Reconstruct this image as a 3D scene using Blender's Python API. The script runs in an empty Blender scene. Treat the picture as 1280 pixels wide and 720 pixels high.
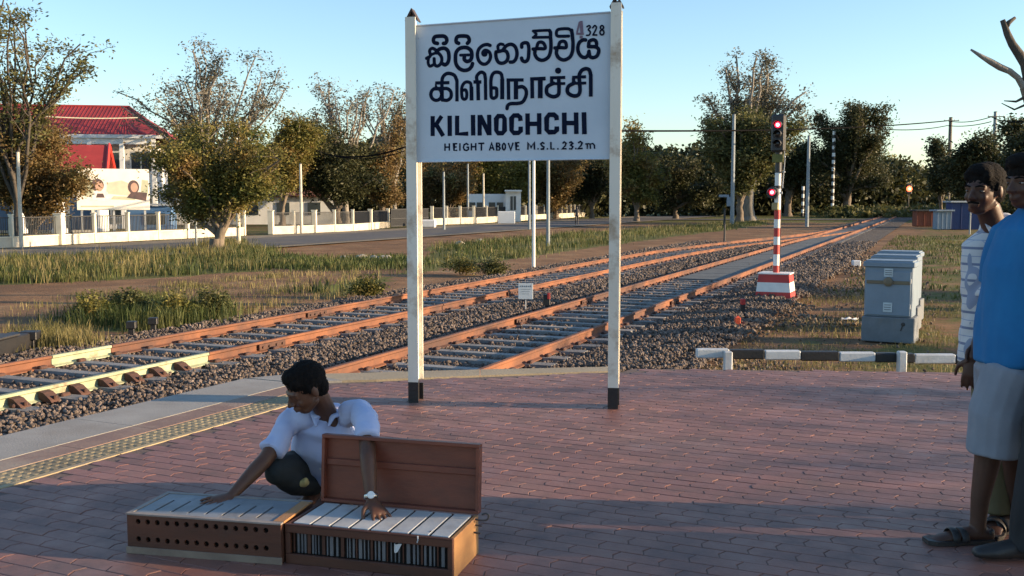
import bpy, bmesh, math, random
import numpy as np
from mathutils import Vector, Matrix, noise as mnoise

random.seed(7)
rng = np.random.default_rng(7)
R = math.radians
scene = bpy.context.scene
COL = scene.collection

# ------------------------------------------------------------------ camera
F = 1280.0
HZ = 251.0
PITCH = math.atan((360 - HZ) / F)
CAMZ = 1.5
cam_data = bpy.data.cameras.new('camera')
cam_data.lens = 36.0
cam_data.sensor_width = 36.0
cam_data.clip_start = 0.05
cam_data.clip_end = 6000
cam = bpy.data.objects.new('camera', cam_data)
COL.objects.link(cam)
cam.location = (0, 0, CAMZ)
cam.rotation_euler = (math.pi / 2 - PITCH, 0, 0)
scene.camera = cam

# ------------------------------------------------------------------ world, sun, exposure
SUN_EL = R(11.0)
SUN_AZ = R(-5.0)          # direction towards the sun, angle from +X in the ground plane
world = bpy.data.worlds.new('World')
scene.world = world
world.use_nodes = True
wn = world.node_tree.nodes
wl = world.node_tree.links
wn.clear()
wo = wn.new('ShaderNodeOutputWorld')
wb = wn.new('ShaderNodeBackground')
sky = wn.new('ShaderNodeTexSky')
sky.sky_type = 'NISHITA'
sky.sun_disc = False
sky.sun_elevation = SUN_EL
sky.sun_rotation = R(90) - SUN_AZ
sky.air_density = 1.0
sky.dust_density = 0.35
sky.ozone_density = 2.5
wl.new(sky.outputs[0], wb.inputs[0])
wb.inputs[1].default_value = 0.13
wl.new(wb.outputs[0], wo.inputs[0])

sd = bpy.data.lights.new('sun', 'SUN')
sd.energy = 5.0
sd.angle = R(0.6)
sd.color = (1.0, 0.74, 0.46)
sun = bpy.data.objects.new('sun', sd)
COL.objects.link(sun)
sdir = Vector((math.cos(SUN_AZ) * math.cos(SUN_EL), math.sin(SUN_AZ) * math.cos(SUN_EL), math.sin(SUN_EL)))
sun.rotation_euler = sdir.to_track_quat('Z', 'Y').to_euler()
sun.location = (30, -2, 12)
scene.view_settings.view_transform = 'Standard'
scene.view_settings.look = 'None'
scene.view_settings.exposure = 1.2
scene.view_settings.gamma = 1.0

# ------------------------------------------------------------------ pixel helpers (reference picture is 1280x720)
_fw = Vector((0, math.cos(PITCH), -math.sin(PITCH)))
_up = Vector((0, math.sin(PITCH), math.cos(PITCH)))
_rt = Vector((1, 0, 0))
_o = Vector((0, 0, CAMZ))
def ray(px, py):
    return _fw + _rt * ((px - 640) / F) + _up * ((360 - py) / F)
def G(px, py, z=0.0):
    d = ray(px, py)
    return _o + d * ((z - CAMZ) / d.z)
def At(px, py, Y):
    d = ray(px, py)
    return _o + d * (Y / d.y)
GZ = -0.74                 # ground level beyond the platform

# ------------------------------------------------------------------ scene helpers
def tag(o, label=None, cat=None, group=None, kind=None):
    if label: o['label'] = label
    if cat: o['category'] = cat
    if group: o['group'] = group
    if kind: o['kind'] = kind
    return o
def thing(name, label, cat, loc=(0, 0, 0), rz=0.0, group=None):
    o = bpy.data.objects.new(name, None)
    COL.objects.link(o)
    o.location = loc
    o.rotation_euler = (0, 0, rz)
    o.empty_display_size = 0.2
    return tag(o, label, cat, group)
def link(name, me, parent=None):
    o = bpy.data.objects.new(name, me)
    COL.objects.link(o)
    if parent is not None:
        o.parent = parent
    return o
def copy_tree(o, parent=None):
    c = o.copy()
    COL.objects.link(c)
    if parent is not None:
        c.parent = parent
    for ch in list(o.children):
        if ch is not c:
            copy_tree(ch, c)
    return c

class MB:
    """collects shapes; build() links them as one mesh object"""
    def __init__(s):
        s.v = []; s.f = []
    def add(s, vs, fs):
        b = len(s.v)
        s.v.extend([tuple(p) for p in vs])
        s.f.extend([tuple(b + i for i in f) for f in fs])
        return s
    def box(s, c, d, rz=0.0, rx=0.0, ry=0.0, taper=1.0):
        x, y, z = d[0] / 2, d[1] / 2, d[2] / 2
        m = Matrix.Rotation(rz, 3, 'Z') @ Matrix.Rotation(ry, 3, 'Y') @ Matrix.Rotation(rx, 3, 'X')
        vs = []
        for sz in (-1, 1):
            t = taper if sz > 0 else 1.0
            for sx, sy in ((-1, -1), (1, -1), (1, 1), (-1, 1)):
                vs.append(Vector(c) + m @ Vector((sx * x * t, sy * y * t, sz * z)))
        return s.add(vs, [(3, 2, 1, 0), (4, 5, 6, 7), (0, 1, 5, 4), (1, 2, 6, 5), (2, 3, 7, 6), (3, 0, 4, 7)])
    def bbox(s, c, d, b=0.01, rz=0.0):
        """box with chamfered edges"""
        bm = bmesh.new()
        bmesh.ops.create_cube(bm, size=1.0)
        for v in bm.verts:
            v.co = Vector((v.co.x * d[0], v.co.y * d[1], v.co.z * d[2]))
        bmesh.ops.bevel(bm, geom=list(bm.edges), offset=b, segments=1, affect='EDGES', profile=0.5)
        m = Matrix.Rotation(rz, 3, 'Z')
        bm.verts.index_update()
        vs = [Vector(c) + m @ v.co for v in bm.verts]
        fs = [tuple(v.index for v in f.verts) for f in bm.faces]
        bm.free()
        return s.add(vs, fs)
    def prism(s, poly, z0, z1):
        n = len(poly)
        vs = [(p[0], p[1], z0) for p in poly] + [(p[0], p[1], z1) for p in poly]
        fs = [tuple(reversed(range(n))), tuple(range(n, 2 * n))]
        fs += [(i, (i + 1) % n, n + (i + 1) % n, n + i) for i in range(n)]
        return s.add(vs, fs)
    def extr(s, poly, org, ax, ay, az, depth):
        """poly in the (ax, ay) plane at org, extruded along az by depth"""
        n = len(poly)
        a = [org + ax * p[0] + ay * p[1] for p in poly]
        b = [p + az * depth for p in a]
        fs = [tuple(reversed(range(n))), tuple(range(n, 2 * n))]
        fs += [(i, (i + 1) % n, n + (i + 1) % n, n + i) for i in range(n)]
        return s.add(a + b, fs)
    def tube(s, pts, rad, n=8, cap=True, flat=1.0):
        pts = [Vector(p) for p in pts]
        if not hasattr(rad, '__len__'):
            rad = [rad] * len(pts)
        vs = []; fs = []
        ref = Vector((0, 0, 1))
        t0 = (pts[1] - pts[0]).normalized()
        if abs(t0.dot(ref)) > 0.9:
            ref = Vector((1, 0, 0))
        u = t0.cross(ref).normalized()
        for i, p in enumerate(pts):
            a = pts[max(i - 1, 0)]; b = pts[min(i + 1, len(pts) - 1)]
            t = (b - a).normalized()
            u = (u - t * u.dot(t))
            if u.length < 1e-6:
                u = t.orthogonal()
            u.normalize()
            w = t.cross(u)
            for k in range(n):
                an = 2 * math.pi * k / n
                vs.append(p + u * (math.cos(an) * rad[i]) + w * (math.sin(an) * rad[i] * flat))
        for i in range(len(pts) - 1):
            for k in range(n):
                k2 = (k + 1) % n
                fs.append((i * n + k, i * n + k2, (i + 1) * n + k2, (i + 1) * n + k))
        if cap:
            fs.append(tuple(reversed(range(n))))
            fs.append(tuple(range((len(pts) - 1) * n, len(pts) * n)))
        return s.add(vs, fs)
    def cyl(s, c, r, h, n=16, r2=None):
        c = Vector(c)
        return s.tube([c, c + Vector((0, 0, h))], [r, r if r2 is None else r2], n)
    def lathe(s, c, prof, n=16, ax=None):
        """prof: list of (radius, height)"""
        c = Vector(c)
        z = Vector((0, 0, 1)) if ax is None else Vector(ax).normalized()
        u = z.orthogonal().normalized(); w = z.cross(u)
        vs = []; fs = []
        for r, h in prof:
            for k in range(n):
                a = 2 * math.pi * k / n
                vs.append(c + z * h + (u * math.cos(a) + w * math.sin(a)) * max(r, 1e-4))
        for i in range(len(prof) - 1):
            for k in range(n):
                k2 = (k + 1) % n
                fs.append((i * n + k, i * n + k2, (i + 1) * n + k2, (i + 1) * n + k))
        fs.append(tuple(reversed(range(n))))
        fs.append(tuple(range((len(prof) - 1) * n, len(prof) * n)))
        return s.add(vs, fs)
    def mesh(s, name, mat, smooth=False):
        me = bpy.data.meshes.new(name)
        me.from_pydata(s.v, [], s.f)
        me.materials.append(mat)
        if smooth:
            me.shade_smooth()
        me.update()
        return me
    def build(s, name, mat, parent=None, smooth=False):
        return link(name, s.mesh(name, mat, smooth), parent)

def npmesh(name, V, Fc, mat, smooth=False):
    """V (n,3), Fc (m,k) numpy"""
    me = bpy.data.meshes.new(name)
    V = np.asarray(V, dtype=np.float32); Fc = np.asarray(Fc, dtype=np.int32)
    m, k = Fc.shape
    me.vertices.add(len(V)); me.vertices.foreach_set('co', V.ravel())
    me.loops.add(m * k); me.loops.foreach_set('vertex_index', Fc.ravel())
    me.polygons.add(m)
    me.polygons.foreach_set('loop_start', np.arange(0, m * k, k, dtype=np.int32))
    me.polygons.foreach_set('loop_total', np.full(m, k, dtype=np.int32))
    me.update(calc_edges=True)
    me.materials.append(mat)
    me.shade_smooth() if smooth else me.shade_flat()
    return me

# ------------------------------------------------------------------ materials
def newmat(name):
    m = bpy.data.materials.new(name)
    m.use_nodes = True
    nt = m.node_tree
    nt.nodes.clear()
    out = nt.nodes.new('ShaderNodeOutputMaterial')
    b = nt.nodes.new('ShaderNodeBsdfPrincipled')
    nt.links.new(b.outputs[0], out.inputs[0])
    return m, nt, b
def c4(c): return (c[0], c[1], c[2], 1.0)
def nd(nt, typ, **kw):
    n = nt.nodes.new(typ)
    for k, v in kw.items():
        setattr(n, k, v)
    return n
def noise_node(nt, coord, scale, detail=4, rough=0.6, stretch=None):
    if stretch:
        mp = nd(nt, 'ShaderNodeMapping')
        mp.inputs['Scale'].default_value = stretch
        nt.links.new(coord, mp.inputs['Vector'])
        coord = mp.outputs[0]
    n = nd(nt, 'ShaderNodeTexNoise')
    n.inputs['Scale'].default_value = scale
    n.inputs['Detail'].default_value = detail
    n.inputs['Roughness'].default_value = rough
    nt.links.new(coord, n.inputs['Vector'])
    return n.outputs['Fac']
def ramp(nt, fac, stops):
    r = nd(nt, 'ShaderNodeValToRGB')
    e = r.color_ramp.elements
    e[0].position = stops[0][0]; e[0].color = c4(stops[0][1])
    e[1].position = stops[-1][0]; e[1].color = c4(stops[-1][1])
    for p, c in stops[1:-1]:
        x = e.new(p); x.color = c4(c)
    nt.links.new(fac, r.inputs[0])
    return r.outputs[0]
def mixc(nt, fac, a, b):
    m = nd(nt, 'ShaderNodeMix', data_type='RGBA')
    if isinstance(fac, float): m.inputs[0].default_value = fac
    else: nt.links.new(fac, m.inputs[0])
    for s_, i in ((a, 6), (b, 7)):
        if isinstance(s_, tuple): m.inputs[i].default_value = c4(s_)
        else: nt.links.new(s_, m.inputs[i])
    return m.outputs[2]
def mrange(nt, val, a, b, c=0.0, d=1.0):
    m = nd(nt, 'ShaderNodeMapRange')
    m.inputs[1].default_value = a; m.inputs[2].default_value = b
    m.inputs[3].default_value = c; m.inputs[4].default_value = d
    nt.links.new(val, m.inputs[0])
    return m.outputs[0]
def bump(nt, b, h, strength=0.3, dist=0.01):
    n = nd(nt, 'ShaderNodeBump')
    n.inputs['Strength'].default_value = strength
    n.inputs['Distance'].default_value = dist
    nt.links.new(h, n.inputs['Height'])
    nt.links.new(n.outputs[0], b.inputs['Normal'])
MATS = {}
def M(name, a, b=None, scale=6.0, rough=0.7, bmp=0.3, bd=0.01, dirt=None, dscale=1.5, dpos=(0.5, 0.7),
      metal=0.0, stretch=None, island=0.0, coat=0.0, spec=None, fine=40.0, objrand=0.0, world=False):
    """mottled surface: colour a to b by noise, optional patches of dirt, fine relief"""
    if name in MATS: return MATS[name]
    m, nt, bs = newmat(name)
    if world:
        tc = nd(nt, 'ShaderNodeNewGeometry').outputs['Position']
    else:
        tc = nd(nt, 'ShaderNodeTexCoord').outputs['Object']
    if b is None: b = tuple(x * 0.75 for x in a)
    n1 = noise_node(nt, tc, scale, 5, 0.62, stretch)
    col = ramp(nt, n1, [(0.33, b), (0.66, a)])
    if dirt is not None:
        n2 = noise_node(nt, tc, dscale, 6, 0.7)
        col = mixc(nt, mrange(nt, n2, dpos[0], dpos[1]), col, dirt)
    if island or objrand:
        if island:
            rnd = nd(nt, 'ShaderNodeNewGeometry').outputs['Random Per Island']; amt = island
        else:
            rnd = nd(nt, 'ShaderNodeObjectInfo').outputs['Random']; amt = objrand
        hs = nd(nt, 'ShaderNodeHueSaturation')
        nt.links.new(mrange(nt, rnd, 0, 1, 1 - amt, 1 + amt), hs.inputs['Value'])
        nt.links.new(col, hs.inputs['Color'])
        col = hs.outputs[0]
    nt.links.new(col, bs.inputs['Base Color'])
    bs.inputs['Roughness'].default_value = rough
    bs.inputs['Metallic'].default_value = metal
    if spec is not None: bs.inputs['Specular IOR Level'].default_value = spec
    if coat: bs.inputs['Coat Weight'].default_value = coat
    if bmp:
        n3 = noise_node(nt, tc, fine, 4, 0.6, stretch)
        bump(nt, bs, n3, bmp, bd)
    MATS[name] = m
    return m
def leafmat(name, a, b, c, rough=0.55, trans=0.25, scale=0.35):
    if name in MATS: return MATS[name]
    m, nt, bs = newmat(name)
    tc = nd(nt, 'ShaderNodeTexCoord').outputs['Object']
    n1 = noise_node(nt, tc, scale, 3, 0.6)
    col = ramp(nt, n1, [(0.35, a), (0.5, b), (0.66, c)])
    rnd = nd(nt, 'ShaderNodeNewGeometry').outputs['Random Per Island']
    hs = nd(nt, 'ShaderNodeHueSaturation')
    nt.links.new(mrange(nt, rnd, 0, 1, 0.65, 1.35), hs.inputs['Value'])
    nt.links.new(col, hs.inputs['Color'])
    nt.links.new(hs.outputs[0], bs.inputs['Base Color'])
    bs.inputs['Roughness'].default_value = rough
    bs.inputs['Specular IOR Level'].default_value = 0.25
    tr = nd(nt, 'ShaderNodeBsdfTranslucent')
    nt.links.new(hs.outputs[0], tr.inputs[0])
    mx = nd(nt, 'ShaderNodeMixShader')
    mx.inputs[0].default_value = trans
    nt.links.new(bs.outputs[0], mx.inputs[1]); nt.links.new(tr.outputs[0], mx.inputs[2])
    out = [n for n in nt.nodes if n.type == 'OUTPUT_MATERIAL'][0]
    nt.links.new(mx.outputs[0], out.inputs[0])
    MATS[name] = m
    return m
def glow(name, col, strength):
    m, nt, bs = newmat(name)
    bs.inputs['Base Color'].default_value = c4(col)
    bs.inputs['Emission Color'].default_value = c4(col)
    bs.inputs['Emission Strength'].default_value = strength
    return m

m_conc = M('concrete', (0.36, 0.35, 0.33), (0.25, 0.245, 0.235), 5, 0.85, 0.4, dirt=(0.14, 0.13, 0.12), dpos=(0.52, 0.75))
m_black = M('black_paint', (0.012, 0.012, 0.014), (0.02, 0.018, 0.018), 8, 0.5)
m_white = M('white_paint', (0.78, 0.77, 0.74), (0.70, 0.69, 0.66), 3, 0.55, 0.15, dirt=(0.5, 0.45, 0.38), dscale=2.2, dpos=(0.58, 0.85))
m_cream = M('cream_paint', (0.76, 0.70, 0.56), (0.66, 0.60, 0.46), 2, 0.7, 0.2, dirt=(0.35, 0.28, 0.2), dscale=0.8, dpos=(0.55, 0.85))
m_red = M('red_paint', (0.50, 0.035, 0.03), (0.38, 0.03, 0.03), 4, 0.5, 0.2, dirt=(0.25, 0.1, 0.08), dpos=(0.6, 0.85))
m_dark = M('dark_metal', (0.03, 0.03, 0.032), (0.045, 0.04, 0.038), 8, 0.55)
m_galv = M('galvanised_steel', (0.46, 0.48, 0.5), (0.36, 0.38, 0.4), 5, 0.5, 0.1, metal=0.3)
m_wire = M('cable_black', (0.012, 0.012, 0.013), rough=1.0, bmp=0, spec=0.0)
# ================================================================== GROUND
TD = Vector((0.3827, 0.9239, 0))          # direction of the tracks
TN = Vector((0.9239, -0.3827, 0))         # towards the right of the tracks
RT0 = G(507.5, 460, -0.55) ; RT0.z = 0    # a point on the centre line of the right track
def trk(a, off):                          # a metres along, off metres to the right of the right track's centre
    return Vector((RT0.x, RT0.y, 0)) + TD * a + TN * off
LOFF = -((trk(0, 0) - (G(250, 440, -0.55) + G(100, 440, -0.55)) / 2).dot(TN))
LOFF = -4.45 if not (-6 < LOFF < -3) else LOFF
def loff(a):                              # the left track joins the right one far off
    t = min(max((a - 26) / 42.0, 0), 1)
    t = t * t * (3 - 2 * t)
    return LOFF * (1 - t) + (-0.0) * t

# patches of green in picture terms turned into ground outlines
def outline(pts): return [G(x, y, GZ) for x, y in pts]
GREEN = [outline(p) for p in (
    [(-60, 330), (60, 322), (190, 318), (300, 300), (340, 322), (330, 338), (200, 346), (60, 352), (-60, 358)],
    [(330, 320), (420, 326), (505, 322), (505, 334), (400, 338), (335, 334)],
    [(420, 372), (380, 362), (440, 350), (520, 340), (620, 326), (760, 306), (900, 288), (960, 280), (960, 276), (840, 283), (700, 292), (540, 308), (530, 330)],
    [(85, 412), (85, 398), (160, 380), (290, 384), (285, 402), (200, 410)],
    [(40, 436), (50, 420), (110, 418), (118, 432), (100, 438)],
)]
def inpoly(poly, X, Y):
    X = np.asarray(X); Y = np.asarray(Y)
    r = np.zeros(X.shape, bool)
    n = len(poly)
    j = n - 1
    for i in range(n):
        xi, yi, xj, yj = poly[i][0], poly[i][1], poly[j][0], poly[j][1]
        if yi != yj:
            c = ((yi > Y) != (yj > Y)) & (X < (xj - xi) * (Y - yi) / (yj - yi) + xi)
            r ^= c
        j = i
    return r
def make_ground():
    def axis(a, b, fine, lo, hi):
        s = list(np.arange(a, b, fine))
        x = a; st = fine; L = []
        while x > lo:
            st *= 1.35; x -= st; L.append(x)
        x = s[-1]; st = fine; U = []
        while x < hi:
            st *= 1.35; x += st; U.append(x)
        return np.array(L[::-1] + s + U)
    xs = axis(-45, 40, 0.55, -2500, 2500); ys = axis(-4, 75, 0.5, -600, 4000)
    X, Y = np.meshgrid(xs, ys)
    # height: nearly level, slightly uneven
    H = np.zeros_like(X)
    near = (np.abs(X) < 60) & (Y < 90)
    for i in range(X.shape[0]):
        for j in range(X.shape[1]):
            if near[i, j]:
                H[i, j] = 0.035 * mnoise.noise(Vector((X[i, j] * 0.35, Y[i, j] * 0.35, 1)))
    V = np.stack([X.ravel(), Y.ravel(), (GZ - 0.03 + H).ravel()], 1)
    ny, nx = X.shape
    I = np.arange(ny * nx).reshape(ny, nx)
    Fc = np.stack([I[:-1, :-1].ravel(), I[:-1, 1:].ravel(), I[1:, 1:].ravel(), I[1:, :-1].ravel()], 1)
    g = np.zeros(X.size)
    xf, yf = X.ravel(), Y.ravel()
    for p in GREEN:
        g = np.maximum(g, inpoly(p, xf, yf).astype(float))
    # right of the tracks: thin grass
    s = (xf - RT0.x) * TN.x + (yf - RT0.y) * TN.y
    g = np.maximum(g, np.clip((s - 3.4) / 2.0, 0, 1) * 0.5)
    g = np.where(s < -32, 0.6, g)
    g = np.where(yf > 110, 0.8, g)
    m, nt, bs = newmat('ground_soil')
    pos = nd(nt, 'ShaderNodeNewGeometry').outputs['Position']
    n1 = noise_node(nt, pos, 0.5, 6, 0.65)
    n2 = noise_node(nt, pos, 4.0, 5, 0.7)
    soil = ramp(nt, n1, [(0.3, (0.15, 0.09, 0.055)), (0.46, (0.22, 0.125, 0.07)), (0.58, (0.30, 0.175, 0.095)), (0.7, (0.34, 0.25, 0.14))])
    soil = mixc(nt, mrange(nt, n2, 0.45, 0.75), soil, (0.13, 0.09, 0.06))
    gr = ramp(nt, n2, [(0.3, (0.07, 0.08, 0.025)), (0.5, (0.13, 0.13, 0.045)), (0.7, (0.20, 0.16, 0.07))])
    at = nd(nt, 'ShaderNodeAttribute'); at.attribute_name = 'green'
    ad = nd(nt, 'ShaderNodeMath', operation='ADD')
    nt.links.new(at.outputs['Fac'], ad.inputs[0])
    nt.links.new(mrange(nt, noise_node(nt, pos, 0.9, 5, 0.7), 0.3, 0.7, -0.45, 0.45), ad.inputs[1])
    nt.links.new(mixc(nt, mrange(nt, ad.outputs[0], 0.35, 0.6), soil, gr), bs.inputs['Base Color'])
    bs.inputs['Roughness'].default_value = 0.95
    bs.inputs['Specular IOR Level'].default_value = 0.1
    bump(nt, bs, noise_node(nt, pos, 14, 6, 0.7), 0.7, 0.05)
    me = npmesh('ground', V, Fc, m, True)
    a = me.attributes.new('green', 'FLOAT', 'POINT')
    a.data.foreach_set('value', g.astype(np.float32))
    o = link('ground', me)
    tag(o, kind='structure')
make_ground()

def strip(name, pts_l, pts_r, z, mat, kind='structure'):
    mb = MB()
    n = len(pts_l)
    mb.add([(p[0], p[1], z) for p in pts_l] + [(p[0], p[1], z) for p in pts_r],
           [(i, i + n, i + n + 1, i + 1) for i in range(n - 1)])
    o = mb.build(name, mat)
    return tag(o, kind=kind)
m_bal = M('ballast_bed', (0.10, 0.08, 0.068), (0.04, 0.032, 0.028), 22, 0.95, 1.0, 0.05, dirt=(0.09, 0.075, 0.06), dscale=0.7, dpos=(0.5, 0.7), world=True, fine=26)
A = [-3, 5, 15, 26, 34, 42, 50, 60, 70, 100, 160, 260]
strip('ballast_bed', [trk(a, loff(a) - 2.2) for a in A], [trk(a, 3.0) for a in A], GZ + 0.012, m_bal)
b2 = strip('ballast_bed', [trk(a, -2.6) for a in (-12, -3.02)], [trk(a, -1.0) for a in (-12, -3.02)], GZ + 0.011, m_bal)
bpy.data.objects.remove(b2)
# ballast towards the camera beside the left track, up to the platform wall
strip('ballast_verge', [trk(a, LOFF - 2.2) for a in (-30, -15, -3.0)], [trk(a, 2.0) for a in (-30, -15, -3.0)], GZ + 0.010, m_bal)

# road on the left, parallel to the tracks
m_asph = M('asphalt', (0.085, 0.085, 0.09), (0.06, 0.06, 0.063), 2, 0.9, 0.4, dirt=(0.14, 0.115, 0.085), dscale=0.25, dpos=(0.5, 0.75), world=True)
m_edge = M('road_verge_soil', (0.24, 0.2, 0.14), (0.17, 0.13, 0.085), 1.2, 0.95, 0.5, 0.03, world=True)
rc = G(400, 298.5, GZ)
ro = (Vector((rc.x, rc.y, 0)) - Vector((RT0.x, RT0.y, 0))).dot(TN)
RA = list(range(-20, 150, 10))
strip('road', [trk(a, ro - 3.6) for a in RA], [trk(a, ro + 3.6) for a in RA], GZ + 0.035, m_asph)
strip('road_verge', [trk(a, ro - 6.4) for a in RA], [trk(a, ro + 4.6) for a in RA], GZ + 0.028, m_edge)
# level crossing road
lc = G(1080, 274.5, GZ)
ca = (Vector((lc.x, lc.y, 0)) - Vector((RT0.x, RT0.y, 0))).dot(TD)
cross_dir = Vector((1, 0.04, 0))
strip('crossing_road', [Vector((x, lc.y + 2.8 + 0.03 * (x - lc.x), 0)) for x in (-10, 30, 60, 120)],
      [Vector((x, lc.y - 2.8 + 0.03 * (x - lc.x), 0)) for x in (-10, 30, 60, 120)], GZ + 0.045, m_asph)

# ------------------------------------------------------------------ stones
def scatter_rocks(name, pts, sizes, mat, variants=6, detail=1, kind='stuff'):
    """one mesh of many rough stones"""
    base = []
    for k in range(variants):
        bm = bmesh.new()
        bmesh.ops.create_icosphere(bm, subdivisions=1, radius=1.0) if detail else bmesh.ops.create_cube(bm, size=1.3)
        if detail:
            # keep the 20 face one
            bm.free(); bm = bmesh.new(); bmesh.ops.create_icosphere(bm, subdivisions=1, radius=1.0)
        for v in bm.verts:
            v.co = Vector((v.co.x * 1.2, v.co.y, v.co.z * 0.75)) * random.uniform(0.65, 1.2)
        bmesh.ops.triangulate(bm, faces=bm.faces)
        bm.verts.index_update()
        base.append((np.array([v.co[:] for v in bm.verts]), np.array([[v.index for v in f.verts] for f in bm.faces])))
        bm.free()
    VV = []; FF = []; off = 0
    pts = np.asarray(pts); sizes = np.asarray(sizes)
    which = rng.integers(0, variants, len(pts))
    for k in range(variants):
        sel = np.where(which == k)[0]
        bv, bf = base[k]
        n = len(sel)
        if n == 0: continue
        q = rng.normal(size=(n, 4)); q /= np.linalg.norm(q, axis=1)[:, None]
        w, x, y, z = q.T
        Rm = np.stack([1 - 2 * (y * y + z * z), 2 * (x * y - z * w), 2 * (x * z + y * w),
                       2 * (x * y + z * w), 1 - 2 * (x * x + z * z), 2 * (y * z - x * w),
                       2 * (x * z - y * w), 2 * (y * z + x * w), 1 - 2 * (x * x + y * y)], 1).reshape(n, 3, 3)
        v = np.einsum('nij,vj->nvi', Rm, bv) * sizes[sel][:, None, None] + pts[sel][:, None, :]
        VV.append(v.reshape(-1, 3))
        FF.append((bf[None] + (np.arange(n) * len(bv))[:, None, None]).reshape(-1, 3) + off)
        off += n * len(bv)
    o = link(name, npmesh(name, np.concatenate(VV), np.concatenate(FF), mat))
    return o
# platform outline (top of the platform is z = 0)
PE0 = G(0, 546, 0); PE1 = G(310, 472.5, 0)
PDIR = (PE1 - PE0).normalized()
PN = Vector((PDIR.y, -PDIR.x, 0))
EDGE = [PE0 - PDIR * 12, PE0, PE1, G(345, 469, 0), G(385, 467.5, 0), G(430, 466.5, 0), G(600, 461.8, 0), G(775, 458, 0), G(790, 459, 0), G(1200, 463.5, 0), G(1290, 464.0, 0), Vector((16, 8.7, 0))]
PLAT = [(p.x, p.y) for p in EDGE] + [(16, -7), (-9.5, -7)]
def stone_pts(a0, a1, l, r, dens, excl_plat=True):
    A_ = (a1 - a0) * (r - l)
    n = int(A_ * dens)
    a = rng.uniform(a0, a1, n); s = rng.uniform(l, r, n)
    X = RT0.x + TD.x * a + TN.x * s; Y = RT0.y + TD.y * a + TN.y * s
    ok = Y > 6.0
    if excl_plat: ok &= ~inpoly(PLAT, X, Y)
    ok &= np.abs((X) / np.maximum(Y, 0.1)) < 0.56
    return X[ok], Y[ok], a[ok], s[ok]
m_stone = M('ballast_stone', (0.175, 0.135, 0.11), (0.075, 0.057, 0.048), 1.5, 0.9, 0, island=0.5, world=True)
m_stoneb = M('ballast_stone_brown', (0.2, 0.145, 0.10), (0.11, 0.08, 0.06), 1.5, 0.9, 0, island=0.5, world=True)
P_ = []; S_ = []
for (a0, a1, dens, sz) in ((-16, 3, 360, 0.0255), (3, 12, 240, 0.029), (12, 24, 115, 0.039), (24, 45, 40, 0.056)):
    X, Y, a, s = stone_pts(a0, a1, LOFF - 2.3, 3.2, dens)
    # heap between the two tracks, low under the rails
    mid = np.exp(-((s - (LOFF / 2 + 0.1)) / 0.8) ** 2) * 0.05
    shoulder = np.exp(-((s - 2.6) / 0.8) ** 2) * 0.09
    lt = np.abs(s - LOFF) < 1.35
    rt = np.abs(s) < 1.35
    keep = rng.uniform(size=len(X)) < np.where(lt | rt, 0.6, 1.0)
    z = GZ + 0.026 + mid + shoulder + rng.uniform(-0.01, 0.03, len(X)) - np.where(lt | rt, 0.02, 0)
    P_.append(np.stack([X, Y, z], 1)[keep]); S_.append((rng.uniform(0.6, 1.35, len(X)) * sz)[keep])
P_ = np.concatenate(P_); S_ = np.concatenate(S_)
tag(scatter_rocks('ballast', P_, S_, m_stone), 'grey crushed stone ballast heaped along the railway tracks', 'ballast', kind='stuff')
print('ballast stones', len(P_))
# ballast and grass mixed, right of the right track
P_ = []; S_ = []
for (a0, a1, dens, sz) in ((-6, 6, 130, 0.024), (6, 18, 90, 0.030), (18, 36, 30, 0.046)):
    X, Y, a, s = stone_pts(a0, a1, 2.2, 6.0, dens)
    edge = 3.7 + 0.7 * np.sin(a * 0.9) + 0.4 * np.sin(a * 2.3 + 1)
    keep = (s < edge) | (rng.uniform(size=len(X)) < 0.08)
    z = GZ + 0.0 + np.exp(-((s - 2.8) / 0.9) ** 2) * 0.08 + rng.uniform(-0.015, 0.02, len(X))
    P_.append(np.stack([X, Y, z], 1)[keep]); S_.append((rng.uniform(0.5, 1.3, len(X)) * sz)[keep])
P_ = np.concatenate(P_); S_ = np.concatenate(S_)
tag(scatter_rocks('ballast', P_, S_, m_stoneb), 'brownish spilled stones thinning into the grass right of the tracks', 'ballast', kind='stuff')

# ------------------------------------------------------------------ grass
def blades(name, X, Y, Z, H, W, mat, lean=0.45):
    n = len(X)
    an = rng.uniform(0, 2 * math.pi, n); la = rng.uniform(0, 2 * math.pi, n)
    le = rng.uniform(0.1, 1.0, n) * lean * H
    ux, uy = np.cos(an) * W / 2, np.sin(an) * W / 2
    lx, ly = np.cos(la) * le, np.sin(la) * le
    v = np.zeros((n, 5, 3))
    v[:, 0] = np.stack([X - ux, Y - uy, Z - 0.02], 1); v[:, 1] = np.stack([X + ux, Y + uy, Z - 0.02], 1)
    v[:, 2] = np.stack([X - ux * .7 + lx * .35, Y - uy * .7 + ly * .35, Z + H * .58], 1)
    v[:, 3] = np.stack([X + ux * .7 + lx * .35, Y + uy * .7 + ly * .35, Z + H * .58], 1)
    v[:, 4] = np.stack([X + lx, Y + ly, Z + H * rng.uniform(0.8, 1.0, n)], 1)
    b = (np.arange(n) * 5)[:, None]
    f = np.concatenate([b + np.array([0, 1, 3]), b + np.array([0, 3, 2]), b + np.array([2, 3, 4])])
    return npmesh(name, v.reshape(-1, 3), f, mat)
g_green = leafmat('grass_green', (0.035, 0.055, 0.016), (0.075, 0.095, 0.026), (0.14, 0.13, 0.045), scale=0.5, trans=0.3)
g_dry = leafmat('grass_dry', (0.11, 0.11, 0.035), (0.19, 0.16, 0.06), (0.28, 0.22, 0.10), scale=0.8, trans=0.3)
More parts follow.
